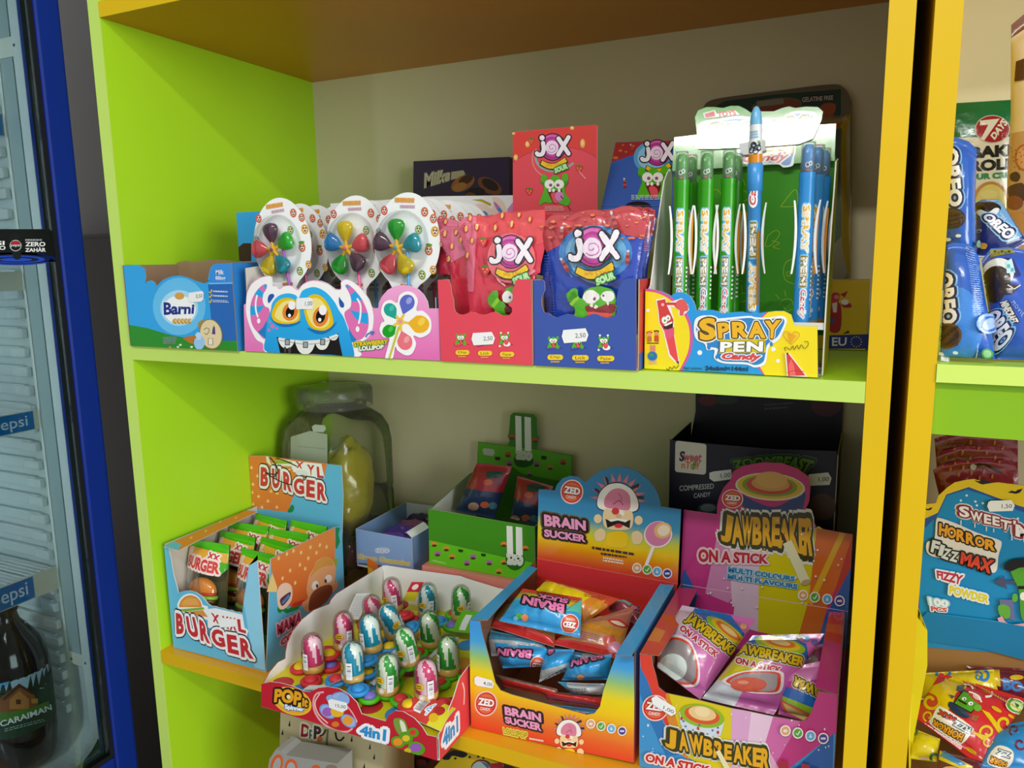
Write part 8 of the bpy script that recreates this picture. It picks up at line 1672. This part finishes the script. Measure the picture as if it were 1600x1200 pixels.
a.panel([(60, 620), (100, 575), (190, 565), (225, 560), (245, 500), (320, 430), (380, 390), (480, 368), (540, 362), (570, 372), (690, 395), (740, 390), (800, 398), (1400, 470), (1400, 1850), (120, 1750), (70, 1740)], '#e2c410', '#9a7040', .0012)
a.poly([(60, 720), (130, 690), (200, 660), (240, 640), (310, 490), (495, 428), (900, 580), (1400, 720), (1400, 1850), (120, 1750), (70, 1740)], '#28529a'); a.poly([(70, 760), (140, 760), (240, 660), (315, 500), (480, 450), (640, 500), (900, 620), (1400, 790), (1400, 1850), (120, 1750), (90, 1500)], HB)
a.blob([(540, 372), (580, 380), (610, 368), (650, 378), (690, 392), (640, 402), (600, 405)], '#14140f', 4)
for bx_, by_, s in ((880, 465, 1.0), (160, 610, .6)): a.poly([(bx_ - 64 * s, by_ + 10 * s), (bx_ - 30 * s, by_ - 8 * s), (bx_, by_), (bx_ + 20 * s, by_ - 14 * s), (bx_ + 62 * s, by_ - 24 * s), (bx_ + 40 * s, by_ + 8 * s), (bx_ + 5 * s, by_ + 20 * s), (bx_ - 35 * s, by_ + 12 * s)], '#14140f')
for q_ in ((430, 540), (478, 498), (550, 548), (562, 580), (612, 562), (902, 688)): a.ell(q_[0], q_[1], 10, 9, '#e0e8ec')
for off, c in ((.2, '#e4e0e0'), (.12, '#8a2a3a'), (0, '#efeaea')):
    for ch, qd in (('S', [(410, 580), (500, 590), (500, 680), (420, 670)]), ('W', [(505, 620), (610, 640), (600, 720), (515, 700)]), ('E', [(620, 645), (680, 660), (680, 735), (620, 725)]), ('E', [(690, 660), (750, 675), (750, 750), (690, 738)]), ('T', [(755, 690), (850, 710), (820, 790), (770, 770)]), ("'", [(862, 700), (885, 705), (880, 735), (860, 730)]), ('M', [(880, 730), (1040, 770), (1030, 870), (880, 830)]), ('I', [(1060, 780), (1090, 790), (1085, 880), (1055, 870)]), ('X', [(1100, 790), (1220, 820), (1210, 910), (1095, 890)])): a.text(ch, qd, [(off, c)], bold=.04)
for x, l in ((430, 40), (545, 30), (640, 36), (700, 30), (850, 60), (950, 50)): a.line([(x, 700 + (x - 430) * .25), (x, 700 + (x - 430) * .25 + l)], 8, '#dfe6ea')
a.blob([(150, 880), (210, 850), (225, 700), (260, 682), (400, 730), (560, 800), (740, 860), (765, 900), (740, 990), (720, 1120), (640, 1120), (420, 1040), (260, 1010), (180, 990), (145, 950)], '#e2ddd4', 5)
for off, c in ((.11, '#1c140c'), (0, '#e8a01c')):
    for ch, qd in (('H', [(250, 720), (325, 740), (310, 835), (245, 820)]), ('O', [(320, 745), (395, 765), (385, 855), (315, 840)]), ('R', [(395, 770), (470, 785), (465, 880), (390, 865)]), ('R', [(470, 795), (545, 815), (545, 910), (470, 890)]), ('O', [(545, 820), (630, 845), (620, 925), (545, 910)]), ('R', [(630, 850), (725, 870), (715, 955), (625, 935)])): a.text(ch, qd, [(off, c)], bold=.06)
Zd = lambda x, y: ((1420 + x / 4.327 - 1420) * 5.289, (840 + y / 4.327 - 680) * 5.289)
for off, c in ((.11, '#1c140c'), (0, '#d2dcd8')):
    for ch, qd in (('F', [(160, 10), (215, 25), (190, 110), (145, 90)]), ('I', [(215, 40), (245, 50), (225, 120), (195, 115)]), ('Z', [(240, 65), (290, 75), (265, 150), (215, 130)]), ('Z', [(285, 85), (340, 95), (325, 165), (270, 150)])): a.text(ch, [Zd(*p) for p in qd], [(off, c)], bold=.05)
for off, c in ((.11, '#1c140c'), (0, '#d8442a')): a.text('MAX', [Zd(355, 90), Zd(580, 150), Zd(550, 240), Zd(345, 170)], [(off, c)], bold=.06)
a.text('FIZZY', [Zd(185, 215), Zd(370, 250), Zd(350, 315), Zd(190, 270)], [(.16, '#dfe4e8'), (0, '#b8284a')], bold=.07); a.text('POWDER', [Zd(275, 315), Zd(545, 385), Zd(535, 440), Zd(270, 375)], [(.16, '#dfe4e8'), (0, '#d8cc2a')], bold=.07)
a.text('100', [Zd(130, 395), Zd(270, 420), Zd(265, 465), Zd(140, 450)], [(.12, '#9ac4d8'), (0, '#e8eef0')], bold=.05); a.text('PCS', [Zd(145, 455), Zd(260, 470), Zd(255, 500), Zd(150, 492)], [(.12, '#e8eef0'), (0, '#c84a4a')], bold=.05)
# spooky cartoon at the right
a.poly([Zd(575, 295), Zd(640, 250), Zd(650, 285), Zd(715, 285), Zd(715, 305), Zd(650, 305), Zd(665, 340)], '#4a4a6a')
a.blob([Zd(690, 205), Zd(760, 180), Zd(900, 190), Zd(920, 500), Zd(800, 560), Zd(755, 520), Zd(740, 350), Zd(700, 260)], '#4f9a2a', 5); a.blob([Zd(640, 200), Zd(680, 155), Zd(760, 135), Zd(900, 140), Zd(900, 200), Zd(760, 195), Zd(690, 220)], '#15151a', 4); a.rect(*Zd(735, 320), *Zd(900, 342), '#12160f'); a.ell(*Zd(770, 390), 26, 34, '#e8e8e0'); a.ell(*Zd(715, 400), 24, 36, '#5fa83a'); a.poly([Zd(610, 410), Zd(700, 415), Zd(715, 555), Zd(620, 520)], '#6a6a94'); a.blob([Zd(600, 460), Zd(640, 445), Zd(680, 470), Zd(675, 535), Zd(620, 530)], '#5fa83a', 4)
a.curve([Zd(610, 530), Zd(640, 580), Zd(700, 600), Zd(790, 590)], 60, '#14101a'); a.curve([Zd(612, 530), Zd(642, 578), Zd(700, 597), Zd(790, 588)], 46, '#d8a0b0'); a.ell(*Zd(700, 740), 52, 26, '#e4dcd8'); a.ell(*Zd(740, 745), 40, 24, '#5a2a22')
a.line([Zd(120, 500), Zd(600, 560), Zd(800, 600)], 5, '#3fa4d8'); a.poly([Zd(60, 560), Zd(120, 500), Zd(600, 562), Zd(820, 600), Zd(820, 830), Zd(480, 740), Zd(130, 695)], '#1278ac')
make('header_card', a.b, GLOSS, hz)['label'] = 'die-cut blue and yellow header card'
a.zoom(1420, 680, 5.289); sticker(a, [(655, 545), (675, 535), (845, 530), (872, 575), (855, 618), (665, 625), (645, 580)], '1,50', hz, tquad=[(765, 562), (850, 562), (850, 600), (765, 602)])
zr_ = (1410, 1030, 5.6); HL = HX0 + .003
def curls(a, pts, col):
    for x, y, s, d in pts:
        sp_ = [(x + s * (1 - i / 16) * math.cos(d + i * .5), y + s * (1 - i / 16) * math.sin(d + i * .5)) for i in range(13)]; a.curve(sp_, s * .34, col)
def d_red_(a):
    a.blob([(200, 270), (330, 210), (440, 160), (520, 190), (560, 250), (470, 300), (430, 420), (330, 460), (300, 330)], '#d8b80e', 5); a.poly([(690, 440), (760, 470), (860, 600), (900, 640), (840, 650), (780, 560)], '#d8b80e'); a.poly([(520, 520), (640, 640), (760, 680), (700, 710), (560, 600)], '#d8b80e')
    curls(a, [(250, 370, 80, 0), (230, 500, 50, 2), (890, 560, 75, 1), (740, 640, 65, 3), (400, 180, 60, 4), (740, 720, 50, 0)], '#d8b80e')
    for q_ in ((820, 440, 50, 16), (600, 800, 60, 20), (945, 500, 30, 12)): a.ell(*q_, '#d8a81a', 30)
    a.blob([(400, 390), (440, 380), (580, 480), (560, 520), (480, 490), (410, 430)], '#1f3350', 4); a.poly([(530, 270), (700, 360), (600, 480), (440, 390)], '#1c2410'); a.poly([(538, 285), (690, 365), (598, 465), (455, 388)], '#4f9a2a'); a.blob([(570, 300), (620, 275), (690, 330), (690, 390), (640, 380)], '#b83a34', 4); a.ell(650, 335, 40, 22, '#e8b0b0', 30); a.curve([(580, 290), (650, 320), (690, 380)], 12, '#f0ede4')
    a.ell(540, 352, 20, 14, '#eee'); a.ell(595, 392, 22, 16, '#eee'); a.ell(543, 355, 7, 6, '#111'); a.ell(598, 395, 7, 6, '#111'); a.line([(490, 360), (560, 400)], 14, '#12160f'); a.ell(655, 430, 34, 30, '#6aa83a'); a.poly([(610, 490), (670, 500), (640, 550), (600, 530)], '#9a5a3a'); a.poly([(405, 315), (460, 330), (430, 355)], '#5a4a5a'); a.poly([(480, 240), (545, 235), (530, 290), (470, 285)], '#4a4a5a'); a.curve([(540, 230), (590, 235), (615, 270)], 16, '#e8e0e0'); a.curve([(780, 290), (770, 330), (720, 335)], 18, '#e8e0e0')
    a.blob([(240, 570), (270, 500), (310, 430), (360, 430), (600, 590), (610, 640), (520, 740), (440, 710)], '#e6e2d8', 5)
    a.text('MAX', [(455, 560), (310, 480), (330, 445), (470, 520)], [(.1, '#1c140c'), (0, '#c8342a')], bold=.06); a.text('FIZZ', [(590, 660), (440, 575), (460, 530), (605, 610)], [(.1, '#1c140c'), (0, '#c8d4d8')], bold=.06); a.text('HORROR', [(520, 715), (255, 570), (285, 520), (545, 660)], [(.1, '#1c140c'), (0, '#e8a01c')], bold=.06); a.text("Sweet'nMix", [(490, 830), (160, 620), (190, 570), (515, 770)], [(.1, '#e8d8dc'), (0, '#e8a8b4')], bold=.04)
    a.ell(980, 415, 88, 62, '#e8e0c0', 10); a.ell(980, 415, 78, 54, '#4a9a2a', 10); a.ell(980, 415, 52, 38, '#cfe0a8', 10); a.poly([(970, 390), (1010, 410), (985, 440)], '#2a6a1a')
    L0 = a.n; a.n += 1
    for i in range(26): a.poly([(560 + i * 20, 205 + i * 11), (572 + i * 20, 190 + i * 11), (580 + i * 20, 216 + i * 11)], '#c8a01a', L0)
def d_gen(c1, c2, seed):
    def f(a):
        rn_ = random.Random(seed); curls(a, [(100 + rn_.random() * 900, 100 + rn_.random() * 800, 40 + rn_.random() * 40, rn_.random() * 6) for i in range(14)], c1)
        for i in range(8): a.ell(rn_.random() * 1000, 100 + rn_.random() * 800, 40, 16, c2, rn_.random() * 90)
    return f
hg = 'powder sachets in the spooky carton'
def sach(label, P0, n, q, col, deco, seed, hf=.010): return zpouch(label, P0, n, q, col, col, deco, seed, z=zr_, hf=hf, group=hg, lo=HL, hi=HX1 - .003, name='powder_sachet')
sach('red and yellow powder sachet on top with upside-down spooky lettering', (.97, .11, -.375), (.05, -.5, .86), [(330, 120), (1090, 350), (690, 945), (95, 500)], '#c8262e', d_red_, 81, .014)
sach('yellow and blue powder sachet behind the red one at left', (.97, .168, -.365), (0, -.8, .6), [(190, 120), (800, 90), (840, 300), (150, 360)], '#d8c01a', d_gen('#2a7ac0', '#4a9a2a', 3), 82)
sach('maroon and blue powder sachet at the back right of the spooky carton', (1.0, .172, -.37), (0, -.8, .6), [(560, 60), (1200, 90), (1250, 420), (840, 330)], '#6a1a30', lambda a: (a.text('BO', [(880, 160), (1060, 200), (1050, 290), (880, 270)], [(0, '#2a78c8')], bold=.1), a.ell(1000, 160, 60, 22, '#d8b01a'), a.poly([(790, 90), (850, 90), (860, 240), (780, 220)], '#d8b81a')), 83)
sach('yellow powder sachet with dark marks at the lower left under the red one', (.95, .07, -.395), (0, -.5, .86), [(80, 600), (330, 700), (300, 900), (70, 870)], '#d8c41a', d_gen('#2a6a4a', '#c8a8b4', 5), 84)
sach('blue powder sachet with upside-down lettering under the red one at right', (1.0, .07, -.40), (.05, -.5, .86), [(780, 600), (1200, 520), (1150, 1000), (680, 960)], '#2a86c8', lambda a: (curls(a, [(1030, 740, 60, 0), (980, 620, 50, 2)], '#6a1a40'), a.blob([(740, 900), (830, 760), (960, 800), (960, 900), (880, 960)], '#e6e2d8', 5), a.text('ZZ', [(940, 870), (820, 830), (840, 785), (950, 820)], [(.1, '#1c140c'), (0, '#c8d4d8')], bold=.06), a.text('HORR', [(900, 945), (750, 900), (780, 850), (915, 900)], [(.1, '#1c140c'), (0, '#e8a01c')], bold=.06)), 85)
sach('yellow, blue and maroon powder sachet at the front bottom of the spooky carton', (.97, .05, -.405), (0, -.55, .83), [(330, 790), (700, 900), (660, 1050), (290, 1020)], '#5a1a30', lambda a: (a.poly([(330, 800), (620, 940), (520, 960), (320, 880)], '#d8c01a'), a.poly([(360, 800), (560, 920), (500, 930), (330, 850)], '#2a86c8'), a.ell(420, 960, 70, 24, '#d8b01a')), 86)

# ================================================================== below the lower shelf, mostly out of the picture
ZL = SHELF0
zl_ = (410, 1090, 6.684)
def low_box(name, label, cat, y0, y1, pxs, base, part, deco, mtl=None):
    """upright pack standing on the bottom shelf: its visible top outline comes from the photo"""
    M0 = clampx(PY(y0), .002, WID - .002, zmin=ZL + .0008); z = zl_
    Mq = lambda px, py: (lambda P, n: (Vector((P.x, P.y, min(P.z, ZB - TH - .002))), n))(*M0(px, py))
    r = thing(name, label, cat, tuple(Mq(z[0] + pxs[-1][0] / z[2], z[1] + pxs[-1][1] / z[2])[0]))
    a = Art(Mq, z=z); a.panel(pxs, base, base, y1 - y0); deco(a); make(part, a.b, mtl or CARD, r); return r
def d_beige(a):
    for q in ((285, 265), (212, 355), (275, 440), (1125, 505), (1170, 610), (1065, 710), (935, 425)): a.poly([(q[0] - 14, q[1] + 26), (q[0] + 2, q[1] - 30), (q[0] + 8, q[1] + 30), (q[0] - 4, q[1] + 38)], '#1c1814')
    a.text('D', [(410, 270), (500, 285), (490, 420), (400, 405)], [(.12, '#d8cfae'), (0, '#8a1f34')], bold=.08); a.text('p', [(490, 330), (545, 335), (530, 440), (488, 430)], [(.12, '#d8cfae'), (0, '#2f6a74')], bold=.06); a.text('P', [(540, 290), (620, 305), (610, 440), (535, 430)], [(.12, '#d8cfae'), (0, '#3a2230')], bold=.08); a.ell(600, 430, 28, 32, '#c8682c')
    a.greek([(385, 440), (650, 510), (640, 620), (375, 550)], 4, '#4a4434', .4); a.curve([(685, 330), (675, 480), (680, 600), (720, 650), (770, 630), (780, 560)], 20, '#6a6448'); a.line([(700, 550), (810, 590)], 14, '#6a6448'); a.line([(745, 510), (770, 600)], 14, '#6a6448'); a.curve([(765, 360), (780, 430), (820, 445), (855, 410)], 18, '#1c1814'); a.curve([(600, 400), (640, 380), (665, 330)], 16, '#1c1814')
low_box('gift_bag', 'beige paper gift bag with dark drops and a hook print below the tray', 'bag', .045, .12, [(200, -200), (1255, 0), (1262, 1800), (140, 1800)], '#b3ab84', 'bag_body', d_beige)
low_box('snack_box', 'grey box with orange loops at the bottom left under the tray', 'box', .004, .035, [(60, 735), (75, 640), (140, 540), (190, 560), (240, 600), (780, 690), (800, 1900), (60, 1900)], '#9a9c98', 'box_body', lambda a: (a.ell(150, 700, 62, 110, '#d8622c', 15), a.ell(150, 710, 38, 85, '#a8aaa4', 15), a.ell(300, 730, 66, 90, '#d8622c'), a.ell(300, 740, 44, 66, '#a8b0b4'), a.ell(560, 740, 46, 40, '#d8622c'), a.ell(720, 730, 60, 30, '#8a7a68')))
zl_ = (560, 1140, 4.885)
low_box('snack_bag', 'yellow bag with black splatter edge under the lower shelf', 'snack bag', .020, .055, [(520, 360), (640, 220), (760, 160), (900, 190), (1270, 330), (1270, 1800), (510, 1800)], '#b8a012', 'bag_body', lambda a: (a.blob([(640, 220), (720, 160), (830, 180), (800, 215), (720, 200), (690, 230)], '#14120c', 4), [a.ell(*q, 10, 9, '#14120c') for q in ((740, 220), (850, 210), (915, 205), (955, 215), (690, 215))], a.ell(940, 290, 80, 62, '#6a1a1c'), a.ell(935, 300, 70, 60, '#8aa09a'), a.poly([(930, 240), (1010, 270), (990, 300)], '#3a5a6a'), a.poly([(1010, 260), (1100, 250), (1130, 400), (1000, 400)], '#8a1a20'), a.poly([(1110, 260), (1200, 290), (1200, 400), (1100, 400)], '#2a1a22')))
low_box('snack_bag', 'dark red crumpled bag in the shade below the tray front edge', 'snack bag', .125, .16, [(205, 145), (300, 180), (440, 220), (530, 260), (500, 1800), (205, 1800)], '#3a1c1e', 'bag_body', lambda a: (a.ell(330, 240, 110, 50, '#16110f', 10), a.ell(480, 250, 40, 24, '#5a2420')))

bpy.data.scenes.remove(TS)
